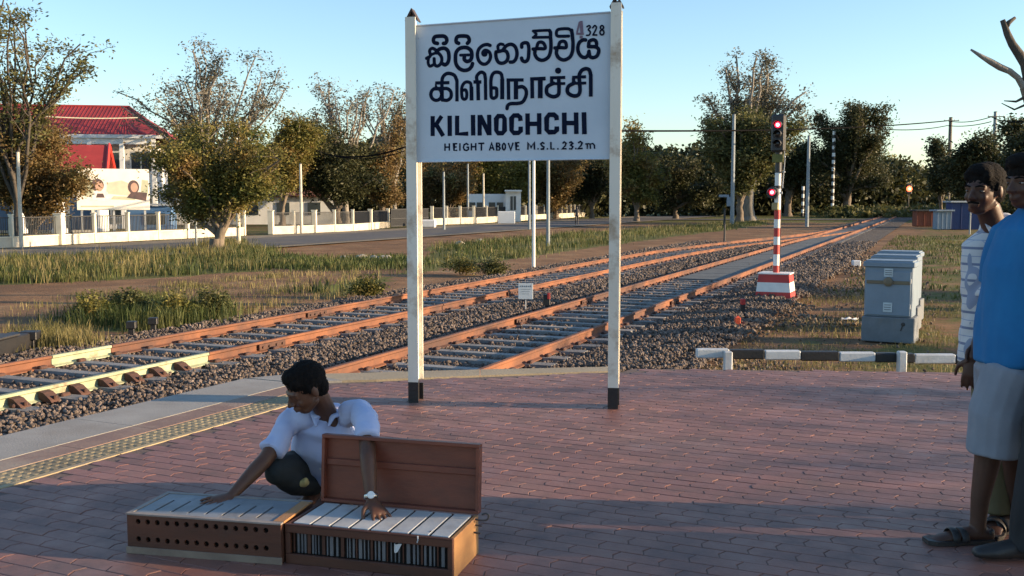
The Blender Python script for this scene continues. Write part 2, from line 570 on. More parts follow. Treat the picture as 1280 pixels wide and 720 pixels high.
def area_pts(poly, n, clump=0.0, nclump=40):
    xs = [p[0] for p in poly]; ys = [p[1] for p in poly]
    X = rng.uniform(min(xs), max(xs), n * 3); Y = rng.uniform(min(ys), max(ys), n * 3)
    ok = inpoly(poly, X, Y)
    X, Y = X[ok][:n], Y[ok][:n]
    if clump and len(X) > nclump:
        ci = rng.integers(0, nclump, len(X))
        cx, cy = X[:nclump], Y[:nclump]
        t = rng.uniform(0, 1, len(X)) < 0.75
        X = np.where(t, cx[ci] + rng.normal(0, clump, len(X)), X)
        Y = np.where(t, cy[ci] + rng.normal(0, clump, len(X)), Y)
    return X, Y
def grass_patch(label, poly, n, hmin, hmax, w, mat, clump=0.5, nclump=60):
    X, Y = area_pts(poly, n, clump, nclump)
    H = rng.uniform(hmin, hmax, len(X)) * (0.55 + 0.9 * np.array([0.5 + 0.5 * mnoise.noise(Vector((x * .7, y * .7, 3))) for x, y in zip(X, Y)]))
    o = link('grass', blades('grass', X, Y, np.full(len(X), GZ - 0.01), H, np.full(len(X), w) * rng.uniform(0.6, 1.3, len(X)), mat))
    return tag(o, label, 'grass', kind='stuff')
grass_patch('long strip of green weeds in front of the far left fence', GREEN[0], 13000, 0.08, 0.40, 0.03, g_green, 0.45, 75)
grass_patch('taller dry stalks scattered through the long strip of weeds', GREEN[0], 3500, 0.25, 0.6, 0.02, g_dry, 0.4, 60)
grass_patch('dry stalks in the wide grass between track and road', GREEN[2], 5000, 0.15, 0.5, 0.022, g_dry, 0.6, 80)
grass_patch('low green weeds along the road edge behind the bare soil', GREEN[1], 5000, 0.1, 0.32, 0.035, g_green, 0.7, 50)
grass_patch('wide green grass between the left track and the road', GREEN[2], 20000, 0.08, 0.38, 0.032, g_green, 0.55, 100)
grass_patch('tall shaggy grass clump beside the left track', GREEN[3], 4500, 0.15, 0.50, 0.014, g_green, 0.24, 30)
grass_patch('small pale yellowish grass tuft by the black boxes', GREEN[4], 1500, 0.15, 0.38, 0.012, g_dry, 0.2, 8)
grass_patch('scattered dry tufts on the bare soil left of the tracks', outline([(-40, 430), (20, 380), (300, 345), (500, 330), (420, 375), (200, 415), (40, 450)]), 5000, 0.05, 0.2, 0.014, g_dry, 0.25, 70)
# thin grass on the right side of the tracks
def right_grass(n, a0, a1, s0, s1, hmin, hmax, w, mat, label):
    a = rng.uniform(a0, a1, n); s = rng.uniform(s0, s1, n)
    X = RT0.x + TD.x * a + TN.x * s; Y = RT0.y + TD.y * a + TN.y * s
    nz = np.array([mnoise.noise(Vector((x * .45, y * .45, 8))) + 0.5 * mnoise.noise(Vector((x * 1.7, y * 1.7, 2))) for x, y in zip(X, Y)])
    ok = (nz > -0.22) & (~inpoly(PLAT, X, Y)) & (X / Y < 0.60)
    X, Y, nz = X[ok], Y[ok], nz[ok]
    H = rng.uniform(hmin, hmax, len(X)) * (1 + nz)
    o = link('grass', blades('grass', X, Y, np.full(len(X), GZ - 0.01), H, rng.uniform(0.6, 1.3, len(X)) * w, mat, 0.9))
    tag(o, label, 'grass', kind='stuff')
right_grass(42000, -9, 14, 3.2, 15, 0.03, 0.10, 0.012, g_dry, 'short worn grass between the striped rail and the grey cabinets')
right_grass(30000, 14, 60, 3.6, 26, 0.05, 0.16, 0.03, g_green, 'short green grass beyond the signal and the cabinets')
# rubbish and lumps of stone lying about
lump_lb = ['pale stone on the bare soil above the left grass clump', 'low stone on the red soil right of the grass clump', 'rubble lump leftmost of the row left of the left sign post', 'larger rubble lump second in the row left of the left sign post', 'rubble lump third in the row left of the left sign post', 'rubble lump nearest the left sign post in its row', 'pale lump in the grass under the left half of the board', 'small pale lump between signal base and grey cabinets', 'pale lump in the grass under the middle of the board']
lump = [(152, 330, .10), (200, 336, .12), (430, 324, .16), (452, 325, .22), (468, 326, .2), (481, 326, .22), (575, 306, .2), (1030, 330, .14), (600, 302, .16)]
m_lump = M('pale_rubble', (0.5, 0.45, 0.38), (0.35, 0.3, 0.24), 6, 0.9, 0.5)
for i, (x, y, s_) in enumerate(lump):
    p = G(x, y, GZ)
    mb = MB(); bm = bmesh.new(); bmesh.ops.create_icosphere(bm, subdivisions=2, radius=1)
    for v in bm.verts: v.co = Vector((v.co.x * 1.3, v.co.y, v.co.z * .7)) * (1 + 0.35 * mnoise.noise(v.co * 1.4 + Vector((i, 0, 0))))
    bm.verts.index_update()
    mb.add([p + v.co * s_ + Vector((0, 0, s_ * .3)) for v in bm.verts], [tuple(v.index for v in f.verts) for f in bm.faces]); bm.free()
    o = mb.build('rubble_lump', m_lump)
    tag(o, lump_lb[i], 'stone', 'rubble lumps on the rough ground')

# ================================================================== TRACKS
RAILP = [(-.07, 0), (.07, 0), (.07, .012), (.02, .028), (.011, .04), (.011, .105), (.036, .12), (.036, .145), (.03, .152), (-.03, .152), (-.036, .145), (-.036, .12), (-.011, .105), (-.011, .04), (-.02, .028), (-.07, .012)]
def rail_mesh(fn, a0, a1, side, mat, z0=-0.702, step=4.0):
    n = max(2, int((a1 - a0) / step) + 1)
    mb = MB(); k = len(RAILP); vs = []
    for i in range(n):
        a = a0 + (a1 - a0) * i / (n - 1)
        c = fn(a); d = (fn(a + .5) - fn(a - .5)).normalized(); nn = Vector((d.y, -d.x, 0))
        for x, z in RAILP:
            vs.append(c + nn * (side * 0.874 + x) + Vector((0, 0, z0 + z)))
    fs = [(i * k + j, i * k + (j + 1) % k, (i + 1) * k + (j + 1) % k, (i + 1) * k + j) for i in range(n - 1) for j in range(k)]
    fs += [tuple(range(k)), tuple(reversed(range((n - 1) * k, n * k)))]
    return mb.add(vs, fs)
m_rust = M('rail_rust', (0.25, 0.095, 0.042), (0.12, 0.048, 0.028), 1.4, 0.8, 0.5, 0.006, dirt=(0.075, 0.038, 0.03), dscale=0.45, dpos=(0.46, 0.62), world=True, fine=60)  # rust and dirt patches also paint in sunlit and shaded lengths of rail
m_railw = M('rail_whitewash', (0.40, 0.43, 0.29), (0.28, 0.31, 0.2), 4, 0.8, 0.4, dirt=(0.20, 0.1, 0.05), dscale=2.2, dpos=(0.52, 0.7), world=True)
m_sleep = M('sleeper_concrete', (0.28, 0.28, 0.27), (0.17, 0.17, 0.17), 3, 0.85, 0.5, dirt=(0.12, 0.09, 0.07), dscale=1.2, dpos=(0.5, 0.75), objrand=0.15)
m_clip = M('rail_fastening', (0.10, 0.045, 0.03), (0.055, 0.03, 0.025), 9, 0.85, 0.4)
def smesh():
    mb = MB()
    # sleeper with a slightly waisted middle and chamfered top
    L = 1.3; xs = [-L, -.45, .45, L]; hw = [.14, .105, .105, .14]
    vs = []
    for x, w in zip(xs, hw):
        vs += [(x, -w, -.1), (x, w, -.1), (x, w - .02, 0), (x, -w + .02, 0)]
    fs = []
    for i in range(3):
        b = i * 4
        for j in range(4):
            fs.append((b + j, b + (j + 1) % 4, b + 4 + (j + 1) % 4, b + 4 + j))
    fs += [(3, 2, 1, 0), (12, 13, 14, 15)]
    mb.add(vs, fs)
    return mb
SLM = smesh().mesh('sleeper', m_sleep)
def track(label, fn, a0, a1, rails, sp=0.66, near=44, shoulder_fix=None):
    root = thing('railway_track', label, 'railway track', fn(0) + Vector((0, 0, GZ)))
    inv = root.location.copy()
    for (r0, r1, side, mt, nm) in rails:
        o = rail_mesh(fn, r0, r1, side, mt).build(nm, mt, root)
        o.location = -inv
    a = a0; clips = MB(); far = MB(); cnt = 0
    while a < a1:
        c = fn(a); d = (fn(a + .5) - fn(a - .5)).normalized()
        if inpoly(PLAT, [c.x], [c.y])[0] or inpoly(PLAT, [c.x + TN.x * 1.3], [c.y + TN.y * 1.3])[0]:
            a += sp; continue
        rz = math.atan2(d.y, d.x) - math.pi / 2 + random.uniform(-.012, .012)
        nn = Vector((d.y, -d.x, 0))
        if a < near:
            o = link('sleeper', SLM, root)
            o.location = c + Vector((0, 0, -0.682 + random.uniform(-.006, .004))) - inv + nn * random.uniform(-.03, .03)
            o.rotation_euler = (0, 0, rz)
            for sd_ in (-.874, .874):
                for q in (-.105, .105):
                    clips.bbox(c + nn * (sd_ + q) + Vector((0, 0, -.668)), (.075, .13, .05), .015, rz)
        elif a < 120:
            far.box(c + Vector((0, 0, -.75)), (2.6, .25, .1), rz)
        a += sp
    o = clips.build('rail_clips', m_clip, root); o.location = -inv; o['kind'] = 'stuff'
    if far.v:
        o = far.build('far_sleepers', m_sleep, root); o.location = -inv; o['kind'] = 'stuff'
    return root
fnR = lambda a: trk(a, 0)
fnL = lambda a: trk(a, loff(a))
# where along the rail a pixel lies
def along(px, py):
    p = G(px, py, -.55); return (Vector((p.x, p.y, 0)) - Vector((RT0.x, RT0.y, 0))).dot(TD)
aw1 = along(250, 440); aw0 = along(0, 487)
af0 = along(86, 446); af1 = along(146, 432)
ae_l = along(412, 467) - 1.2
ae_r = along(592, 462) - 1.0
trackR = track('rusty railway track ending at the platform end, sleepers bare between rails', fnR, -1.6, 170,
      [(ae_l, 170, -1, m_rust, 'rail'), (ae_r, 170, 1, m_rust, 'rail')])
trackL = track('farther railway track on the left with whitewashed rail lengths', fnL, -15, 66,
      [(-40, aw1, 1, m_railw, 'whitewashed_rail'), (aw1 + .012, 72, 1, m_rust, 'rail'),
       (-40, af0 - .012, -1, m_rust, 'rail'), (af0, af1, -1, m_railw, 'whitewashed_rail'), (af1 + .012, 72, -1, m_rust, 'rail')])
# big dark slide chairs along the whitewashed rail
inv = trackL.location
for i, (cx_, cy_) in enumerate(((-40, 498), (-6, 489.5), (28, 481.5), (64, 473.5), (99, 466), (134, 459.5), (168, 453.5), (203, 447.5))):
    a = along(cx_, cy_)
    c = fnL(a) + TN * (0.874 + .13)
    mb = MB()
    mb.extr([(-.10, 0), (.09, 0), (.07, .03), (-.03, .10), (-.10, .115)], Vector((0, 0, 0)) - TD * .07, TN, Vector((0, 0, 1)), TD, .14)
    mb.cyl(TN * .07 + Vector((0, 0, .03)), .022, .04, 6)
    o = mb.build('rail_chair', m_clip, trackL); o.location = c + Vector((0, 0, -.70)) - inv
# fishplates on the rails
for fn, side, a in ((fnL, 1, along(330, 424)), (fnL, 1, along(620, 361)), (fnR, -1, along(668, 395)), (fnR, -1, along(752, 373)), (fnR, 1, along(850, 373)), (fnR, 1, along(917, 345)), (fnL, -1, along(400, 387))):
    root = trackL if fn is fnL else trackR
    mb = MB()
    c = fn(a) + TN * (side * .874 + .034) + Vector((0, 0, -.63))
    mb.extr([(-.32, -.04), (.32, -.04), (.32, .045), (-.32, .045)], c, TD, Vector((0, 0, 1)), TN, .022)
    for q in (-.24, -.09, .09, .24):
        mb.extr([(q + .02 * math.cos(t), .02 * math.sin(t)) for t in [k * math.pi / 3 for k in range(6)]], c + TN * .022, TD, Vector((0, 0, 1)), TN, .02)
    o = mb.build('fishplate', m_clip, root); o.location = -root.location
# check slab lying between the rails of the right track far off, and a cable duct lid between tracks
m_slab = M('crossing_slab_concrete', (0.11, 0.12, 0.122), (0.07, 0.078, 0.08), 2, 0.85, 0.4, world=True)
a0s, a1s = 17.5, 60
k = 0; a = a0s
while a < a1s:
    mb = MB(); c = fnR(a)
    mb.bbox((0, 0, 0), (1.3, 1.14, .05), .012)
    if k == 0: slabm = mb.mesh('centre_slab', m_slab)
    o = link('centre_slab', slabm, trackR); o.location = c + Vector((0, 0, -.672 + random.uniform(-.004, .004))) - trackR.location
    o.rotation_euler = (0, 0, math.atan2(TD.y, TD.x) - math.pi / 2)
    a += 1.16; k += 1
q0 = G(745, 343.5, GZ + .05); q1 = G(828, 344.5, GZ + .05)
mb = MB(); mb.box((q0 + q1) / 2 + Vector((0, 0, .0)), ((q1 - q0).length, .3, .09), math.atan2(q1.y - q0.y, q1.x - q0.x))
tag(mb.build('duct_cover', m_conc), 'pale concrete duct cover lying between the two tracks behind the right sign post', 'duct cover')
# ================================================================== PLATFORM
m_plat = M('platform_concrete', (0.34, 0.32, 0.30), (0.24, 0.225, 0.21), 3, 0.9, 0.5, dirt=(0.12, 0.1, 0.09), dscale=0.8, world=True)
mb = MB(); mb.prism(PLAT, GZ - 0.3, -0.065)
platform = tag(mb.build('platform', m_plat), kind='structure')
def off_line(pts, d):
    """polyline moved to its right by d"""
    out = []
    for i, p in enumerate(pts):
        a = pts[max(i - 1, 0)]; b = pts[min(i + 1, len(pts) - 1)]
        t = (b - a).normalized(); n = Vector((t.y, -t.x, 0))
        out.append(p + n * d)
    return out
m_cop = M('coping_concrete', (0.32, 0.305, 0.28), (0.25, 0.235, 0.215), 2.5, 0.85, 0.35, dirt=(0.22, 0.19, 0.16), dscale=1.1, dpos=(0.5, 0.8), world=True, fine=70)
m_cope = M('coping_end', (0.38, 0.31, 0.21), (0.29, 0.235, 0.155), 3, 0.85, 0.35, dirt=(0.2, 0.16, 0.11), dscale=1.5, dpos=(0.5, 0.8), world=True)
m_tan = M('pink_border_tile', (0.25, 0.16, 0.125), (0.19, 0.12, 0.10), 3, 0.85, 0.3, dirt=(0.3, 0.25, 0.2), dpos=(0.5, 0.75), world=True)
m_tact = M('tactile_tile', (0.29, 0.24, 0.145), (0.22, 0.18, 0.11), 3, 0.85, 0.3, dirt=(0.16, 0.13, 0.09), dscale=2.0, dpos=(0.5, 0.75), objrand=0.12, world=True)
m_line = M('yellow_edge_line', (0.40, 0.32, 0.19), (0.28, 0.22, 0.13), 4, 0.8, 0.3, dirt=(0.25, 0.2, 0.15), dscale=2.5, dpos=(0.5, 0.7), world=True)
W_COP = .52; W_TAN = .22; W_TAC = .25; W_LIN = .05
LSIDE = (PE1 - PE0).length
def slab(mb, a0, a1, d0, d1, z0, z1, g=.003):
    """a block between distances a0..a1 along the left edge and d0..d1 inwards"""
    p = [PE0 + PDIR * (a0 + g) + PN * (d0 + g), PE0 + PDIR * (a0 + g) + PN * (d1 - g), PE0 + PDIR * (a1 - g) + PN * (d1 - g), PE0 + PDIR * (a1 - g) + PN * (d0 + g)]
    mb.prism([(q.x, q.y) for q in p], z0, z1)
a = -9.0
while a < LSIDE - 0.3:
    b = min(a + 2.4, LSIDE - .02)
    mb = MB(); slab(mb, a, b, -0.02, W_COP, -.12, 0.0)
    mb.build('coping_stone', m_cop, platform)
    a = b
# corner and end coping
end_outer = [PE1 + PDIR * .005] + EDGE[3:8]
end_inner = [PE1 + PN * W_COP + PDIR * .005, G(398, 476.8, 0), G(428, 475.6, 0), G(470, 474.6, 0), G(600, 469.3, 0), G(775, 463.3, 0)]
for i in range(5):
    p = [end_outer[i], end_outer[i + 1], end_inner[i + 1], end_inner[i]]
    c = sum(p, Vector()) / 4
    p = [q + (c - q).normalized() * .002 for q in p]
    mb = MB(); mb.prism([(q.x, q.y) for q in reversed(p)], -.12, 0.0005)
    mb.build('coping_stone', m_cope if i > 1 else m_cop, platform)
a = -9.0
while a < LSIDE - 0.1:
    b = min(a + .6, LSIDE - .05)
    mb = MB(); slab(mb, a, b, W_COP, W_COP + W_TAN, -.06, -.002); mb.build('border_tile', m_tan, platform)
    a = b
# tactile tiles with raised bars
tm = MB(); tm.box((0, 0, -.03), (W_TAC - .006, W_TAC - .006, .05))
for i in range(4):
    for j in range(4):
        tm.lathe((-.09 + .06 * i, -.09 + .06 * j, -.005), [(.021, 0), (.017, .003), (.009, .0042)], 6)
tactm = tm.mesh('tactile_tile', m_tact)
a = -6.0
while a < 1.9:
    o = link('tactile_tile', tactm, platform)
    o.location = PE0 + PDIR * (a + W_TAC / 2) + PN * (W_COP + W_TAN + W_TAC / 2) + Vector((0, 0, .0005 * random.random()))
    o.rotation_euler = (0, 0, math.atan2(PDIR.y, PDIR.x))
    a += W_TAC
a = -9.0
d0 = W_COP + W_TAN + W_TAC
while a < 1.7:
    b = min(a + .9, 1.7)
    mb = MB(); slab(mb, a, b, d0, d0 + W_LIN, -.06, .002); mb.build('edge_line_kerb', m_line, platform)
    a = b
# pavers: interlocking blocks with toothed ends, laid in rows across the platform
dP = d0 + W_LIN
PL, PW = .202, .101
m_pav = None
def paver_mat():
    m, nt, bs = newmat('red_paver')
    geo = nd(nt, 'ShaderNodeNewGeometry')
    pos = geo.outputs['Position']
    rnd = geo.outputs['Random Per Island']
    n1 = noise_node(nt, pos, 0.9, 5, 0.65)
    n2 = noise_node(nt, pos, 45, 4, 0.7)
    n0 = noise_node(nt, pos, 3.5, 5, 0.7)
    col = ramp(nt, n1, [(0.3, (0.175, 0.075, 0.055)), (0.5, (0.235, 0.10, 0.072)), (0.68, (0.265, 0.135, 0.10))])
    col = mixc(nt, mrange(nt, n0, 0.45, 0.8), col, (0.12, 0.085, 0.08))
    col = mixc(nt, mrange(nt, n2, 0.55, 0.8, 0, .5), col, (0.26, 0.17, 0.145))
    hs = nd(nt, 'ShaderNodeHueSaturation')
    nt.links.new(mrange(nt, rnd, 0, 1, .84, 1.16), hs.inputs['Value'])
    nt.links.new(col, hs.inputs['Color'])
    nt.links.new(hs.outputs[0], bs.inputs['Base Color'])
    nt.links.new(mrange(nt, n0, 0.3, 0.7, 0.42, 0.7), bs.inputs['Roughness'])
    bump(nt, bs, n2, 0.35, 0.004)
    return m
m_pav = paver_mat()
def paver_outline(L, W, g=.0022):
    z = .014
    x0, x1, y0, y1 = -L / 2 + g, L / 2 - g, -W / 2 + g, W / 2 - g
    return [(x0 + z, y0), (x0 + z + .045, y0 + 0), (0, y0 + 0), (x1 + z, y0), (x1 - z * .2, y0 + (y1 - y0) * .5), (x1 - z, y1), (0, y1), (x0 - z, y1), (x0 + z * .2, y0 + (y1 - y0) * .5)]
def paver_poly(L, W, bev=0.0):
    g = .0016
    z = .009
    x0, x1, y0, y1 = -L / 2 + g + bev, L / 2 - g - bev, -W / 2 + g * .8 + bev, W / 2 - g * .8 - bev
    return [(x0 + z, y0), (x1 + z, y0), (x1 - z, 0), (x1 + z, y1), (x0 + z, y1), (x0 - z, 0)]
po = paver_poly(PL, PW); pi_ = paver_poly(PL, PW, .003)
PV = [(x, y, -.06) for x, y in po] + [(x, y, -.0022) for x, y in po] + [(x, y, 0) for x, y in pi_]
PF = []
for i in range(6):
    j = (i + 1) % 6
    PF.append((i, j, 6 + j, 6 + i)); PF.append((6 + i, 6 + j, 12 + j, 12 + i))
PF.append((12, 13, 14)); PF.append((12, 14, 17)); PF.append((14, 15, 16)); PF.append((14, 16, 17))
pmb = MB(); pmb.add(PV, PF); pavm = pmb.mesh('paver', m_pav)
ang = math.atan2(PN.y, PN.x)      # long side of a paver runs across the platform
cand = []
rows = int(16 / PW)
for r_ in range(-int(3.5 / PW), rows):
    for c_ in range(-4, int(15 / PL)):
        d = dP + .01 + (c_ + .5) * PL + (PL / 2 if r_ % 2 else 0)
        al = r_ * PW
        p = PE0 + PDIR * al + PN * d
        cand.append((p.x, p.y))
        if c_ == 0 and r_ % 2:
            pass
cand = np.array(cand)
inner = [PE0 - PDIR * 12 + PN * (dP), PE0 + PDIR * 1.72 + PN * dP, PE0 + PDIR * 1.74 + PN * (dP - W_LIN), PE0 + PDIR * 2.14 + PN * (dP - W_LIN - W_TAC + .01), PE0 + PDIR * (LSIDE) + PN * (W_COP + W_TAN + .01), G(398, 479.2, 0), G(428, 477.8, 0), G(470, 476.6, 0), G(600, 471, 0), G(778, 464.5, 0), G(790, 460.5, 0), G(1200, 465, 0), G(1290, 465.5, 0), Vector((15.9, 8.6, 0)), Vector((15.9, -6, 0)), Vector((-9, -6, 0))]
qx, qy = PN.x * PL * .47, PN.y * PL * .47
ok = inpoly(inner, cand[:, 0], cand[:, 1]) & inpoly(inner, cand[:, 0] - qx, cand[:, 1] - qy) & inpoly(inner, cand[:, 0] + PDIR.x * PW * .4, cand[:, 1] + PDIR.y * PW * .4) & (cand[:, 1] > 2.6) & (cand[:, 0] < 0.55 * cand[:, 1] + 1.2)
cand = cand[ok]
# paved bed under / between the blocks
m_joint = M('paver_joint_sand', (0.15, 0.10, 0.085), (0.10, 0.07, 0.06), 20, 0.95, 0.4, world=True)
mb = MB(); mb.prism([(p.x, p.y) for p in inner], -.064, -.004)
mb.build('paver_bed', m_joint, platform)
# 300 largest in view as parts
vis = (np.abs(cand[:, 0] / cand[:, 1]) < .49) & (cand[:, 1] > 4.05)
order = np.where(vis)[0]
order = order[np.argsort(cand[order, 1])][:300]
big = set(order.tolist())
near_c = []
rest = []
for i, (x, y) in enumerate(cand):
    tx, ty, dz = random.gauss(0, .003), random.gauss(0, .004), random.gauss(0, .0006)
    if i in big:
        o = link('paver', pavm, platform)
        o.location = (x, y, dz); o.rotation_euler = (tx, ty, ang)
    else:
        rest.append((x, y, dz, tx, ty))
rest = np.array(rest)
bv = np.array(PV); ca_, sa_ = math.cos(ang), math.sin(ang)
n = len(rest)
loc = np.repeat(bv[None], n, 0)
zz = loc[:, :, 2] + rest[:, 2:3] + loc[:, :, 1] * rest[:, 3:4] - loc[:, :, 0] * rest[:, 4:5]
xx = loc[:, :, 0] * ca_ - loc[:, :, 1] * sa_ + rest[:, 0:1]
yy = loc[:, :, 0] * sa_ + loc[:, :, 1] * ca_ + rest[:, 1:2]
V = np.stack([xx, yy, zz], 2).reshape(-1, 3)
tri = []
for f in PF:
    if len(f) == 4: tri += [(f[0], f[1], f[2]), (f[0], f[2], f[3])]
    else: tri.append(f)
tri = np.array(tri)
Fc = (tri[None] + (np.arange(n) * len(bv))[:, None, None]).reshape(-1, 3)
o = link('far_pavers', npmesh('far_pavers', V, Fc, m_pav), platform); o['kind'] = 'stuff'
print('pavers', len(cand))

# ================================================================== STATION NAME BOARD
Lb = G(516.5, 503.5, 0); Rb = G(766, 511, 0)
Lb = Vector((Lb.x * 1.0, Lb.y, 0))
sc_ = 7.30 / Rb.y; Rb = Vector((Rb.x * sc_, 7.30, 0))
e = (Rb - Lb).normalized(); dpt = Vector((-e.y, e.x, 0))
sign = thing('station_name_board', 'white station name board on two white posts with black feet', 'sign', (Lb + Rb) / 2)
SO = -sign.location
m_post = M('post_cream_paint', (0.80, 0.76, 0.66), (0.70, 0.65, 0.54), 2.5, 0.6, 0.3, 0.004, dirt=(0.34, 0.22, 0.12), dscale=3.2, dpos=(0.54, 0.74), stretch=(1, 1, .25), world=True)
def ibeam(c, z0, z1, D=.17, fw=.075, t=.014):
    mb = MB()
    def bx(x0, x1, y0, y1, za, zb):
        mb.extr([(x0, y0), (x1, y0), (x1, y1), (x0, y1)], c + Vector((0, 0, za)), e, dpt, Vector((0, 0, 1)), zb - za)
    bx(-fw / 2, fw / 2, 0, t, z0, z1)
    bx(-fw / 2, fw / 2, D - t, D, z0, z1 - .03)
    bx(-.008, .008, t, D - t, z0, z1 - .01)
    return mb
m_cap = M('cap_dark_rust', (0.06, 0.04, 0.035), rough=0.7)
ztop_l = At(517, 21, Lb.y).z; ztop_r = At(766, 3, Rb.y).z
for c, zt in ((Lb, ztop_l), (Rb, ztop_r)):
    p = ibeam(c, .155, zt).build('post', m_post, sign); p.location = SO
    f = ibeam(c, -.02, .155).build('black_foot', m_black, p)
    mb = MB()
    cc = c + dpt * .085 + Vector((0, 0, zt))
    # little pitched cap of two plates
    hw = .05
    mb.extr([(-hw, -.02), (0, .07), (hw, -.02), (hw - .012, -.02), (0, .048), (-hw + .012, -.02)], cc - dpt * .05, e, Vector((0, 0, 1)), dpt, .10)
    mb.box(cc + Vector((0, 0, -.01)), (.02, .06, .06))
    k_ = mb.build('post_cap', m_cap, p)
# board
pl_n = -dpt
pl_o = Lb + dpt * .045
def onboard(px, py, lift=0.0):
    d = ray(px, py); t = (pl_o - dpt * lift - _o).dot(dpt) / d.dot(dpt)
    return _o + d * t
def bxy(px, py):
    p = onboard(px, py) - pl_o
    return (p.dot(e), p.z)
zt_l = bxy(527, 31.5)[1]; zt_r = bxy(762, 14.5)[1]; zb_l = bxy(530, 203)[1]; zb_r = bxy(762, 199)[1]
xl = .004; xr = (Rb - Lb).dot(e) - .009
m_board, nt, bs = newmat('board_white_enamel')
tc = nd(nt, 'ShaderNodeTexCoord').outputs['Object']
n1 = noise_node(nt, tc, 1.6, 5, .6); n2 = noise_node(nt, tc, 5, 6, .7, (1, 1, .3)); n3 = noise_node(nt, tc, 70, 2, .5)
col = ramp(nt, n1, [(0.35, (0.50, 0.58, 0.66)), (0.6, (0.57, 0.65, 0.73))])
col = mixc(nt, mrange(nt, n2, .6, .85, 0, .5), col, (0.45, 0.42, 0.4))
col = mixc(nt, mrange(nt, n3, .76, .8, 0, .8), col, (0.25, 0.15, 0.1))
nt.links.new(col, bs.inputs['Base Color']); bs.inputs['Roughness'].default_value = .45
bump(nt, bs, n1, .2, .01)
mb = MB()
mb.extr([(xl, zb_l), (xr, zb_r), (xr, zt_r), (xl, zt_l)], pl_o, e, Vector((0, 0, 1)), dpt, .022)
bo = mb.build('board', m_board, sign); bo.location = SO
# thin folded rim round the board
rim = [(xl + .035, zb_l + .004), (xr - .035, zb_r + .004), (xr - .035, zt_r - .004), (xl + .035, zt_l - .004)]
for i in range(4):
    a_, b_ = rim[i], rim[(i + 1) % 4]
    if i in (1, 3): continue
    mb = MB(); mb.tube([pl_o - dpt * .004 + e * a_[0] + Vector((0, 0, a_[1])), pl_o - dpt * .004 + e * b_[0] + Vector((0, 0, b_[1]))], .006, 6)
    rr = mb.build('board_rim', m_board, sign); rr.location = SO
# lettering: strokes in the plane of the board
def smooth(pts, n=6):
    P = [np.array(p, float) for p in pts]
    if len(P) < 3: return P
    Q = [P[0] * 2 - P[1]] + P + [P[-1] * 2 - P[-2]]
    out = []
    for i in range(1, len(Q) - 2):
        for k in range(n):
            t = k / n
            out.append(.5 * ((2 * Q[i]) + (-Q[i - 1] + Q[i + 1]) * t + (2 * Q[i - 1] - 5 * Q[i] + 4 * Q[i + 1] - Q[i + 2]) * t * t + (-Q[i - 1] + 3 * Q[i] - 3 * Q[i + 1] + Q[i + 2]) * t ** 3))
    out.append(P[-1])
    return out
PXM = 7.45 / F
def letter_mesh(strokes, ox, oy, sc, mb, lvl):
    for st in strokes:
        w = st[0]; pts = st[1]; sm = st[2] if len(st) > 2 else True
        P = [bxy(ox + x / sc, oy + y / sc) for x, y in pts]
        P = smooth(P) if sm else [np.array(p) for p in P]
        hw = w / sc * PXM / 2
        rnd_cap = sm
        L_ = []; R_ = []
        for i in range(len(P)):
            a_ = P[max(i - 1, 0)]; b_ = P[min(i + 1, len(P) - 1)]
            t = b_ - a_; t = t / (np.linalg.norm(t) + 1e-9); nn = np.array([-t[1], t[0]])
            m_ = hw
            if not sm and 0 < i < len(P) - 1:
                t1 = P[i] - P[i - 1]; t1 /= np.linalg.norm(t1)
                m_ = hw / max(.5, abs(np.dot(nn, np.array([-t1[1], t1[0]]))))
            L_.append(P[i] + nn * m_); R_.append(P[i] - nn * m_)
        lift = .0012 + lvl[0] * .00011; lvl[0] += 1
        def w3(q): return pl_o - dpt * lift + e * q[0] + Vector((0, 0, q[1]))
        n_ = len(P)
        vs = [w3(q) for q in L_] + [w3(q) for q in R_]
        fs = [(i, i + n_, i + n_ + 1, i + 1) for i in range(n_ - 1)]
        mb.add(vs, fs)
        if rnd_cap:
            for q, q2 in ((P[0], P[1]), (P[-1], P[-2])):
                t = q - q2; t = t / (np.linalg.norm(t) + 1e-9); nn = np.array([-t[1], t[0]])
                arc = [q + hw * (nn * math.cos(x) + t * math.sin(x)) for x in [k * math.pi / 6 for k in range(7)]]
                mb.add([w3(z) for z in arc], [tuple(range(7))])
m_ink = M('navy_lettering', (0.004, 0.008, 0.026), (0.007, 0.013, 0.034), 8, 0.8, 0, spec=.1)
m_ink2 = M('faded_purple_lettering', (0.16, 0.10, 0.16), (0.2, 0.14, 0.18), 8, 0.6, 0)
def circ(cx, cy, rx, ry, n=10, s=0):
    return [(cx + rx * math.cos(s + 2 * math.pi * k / n), cy + ry * math.sin(s + 2 * math.pi * k / n)) for k in range(n + 1)]
mb = MB(); lv = [0]
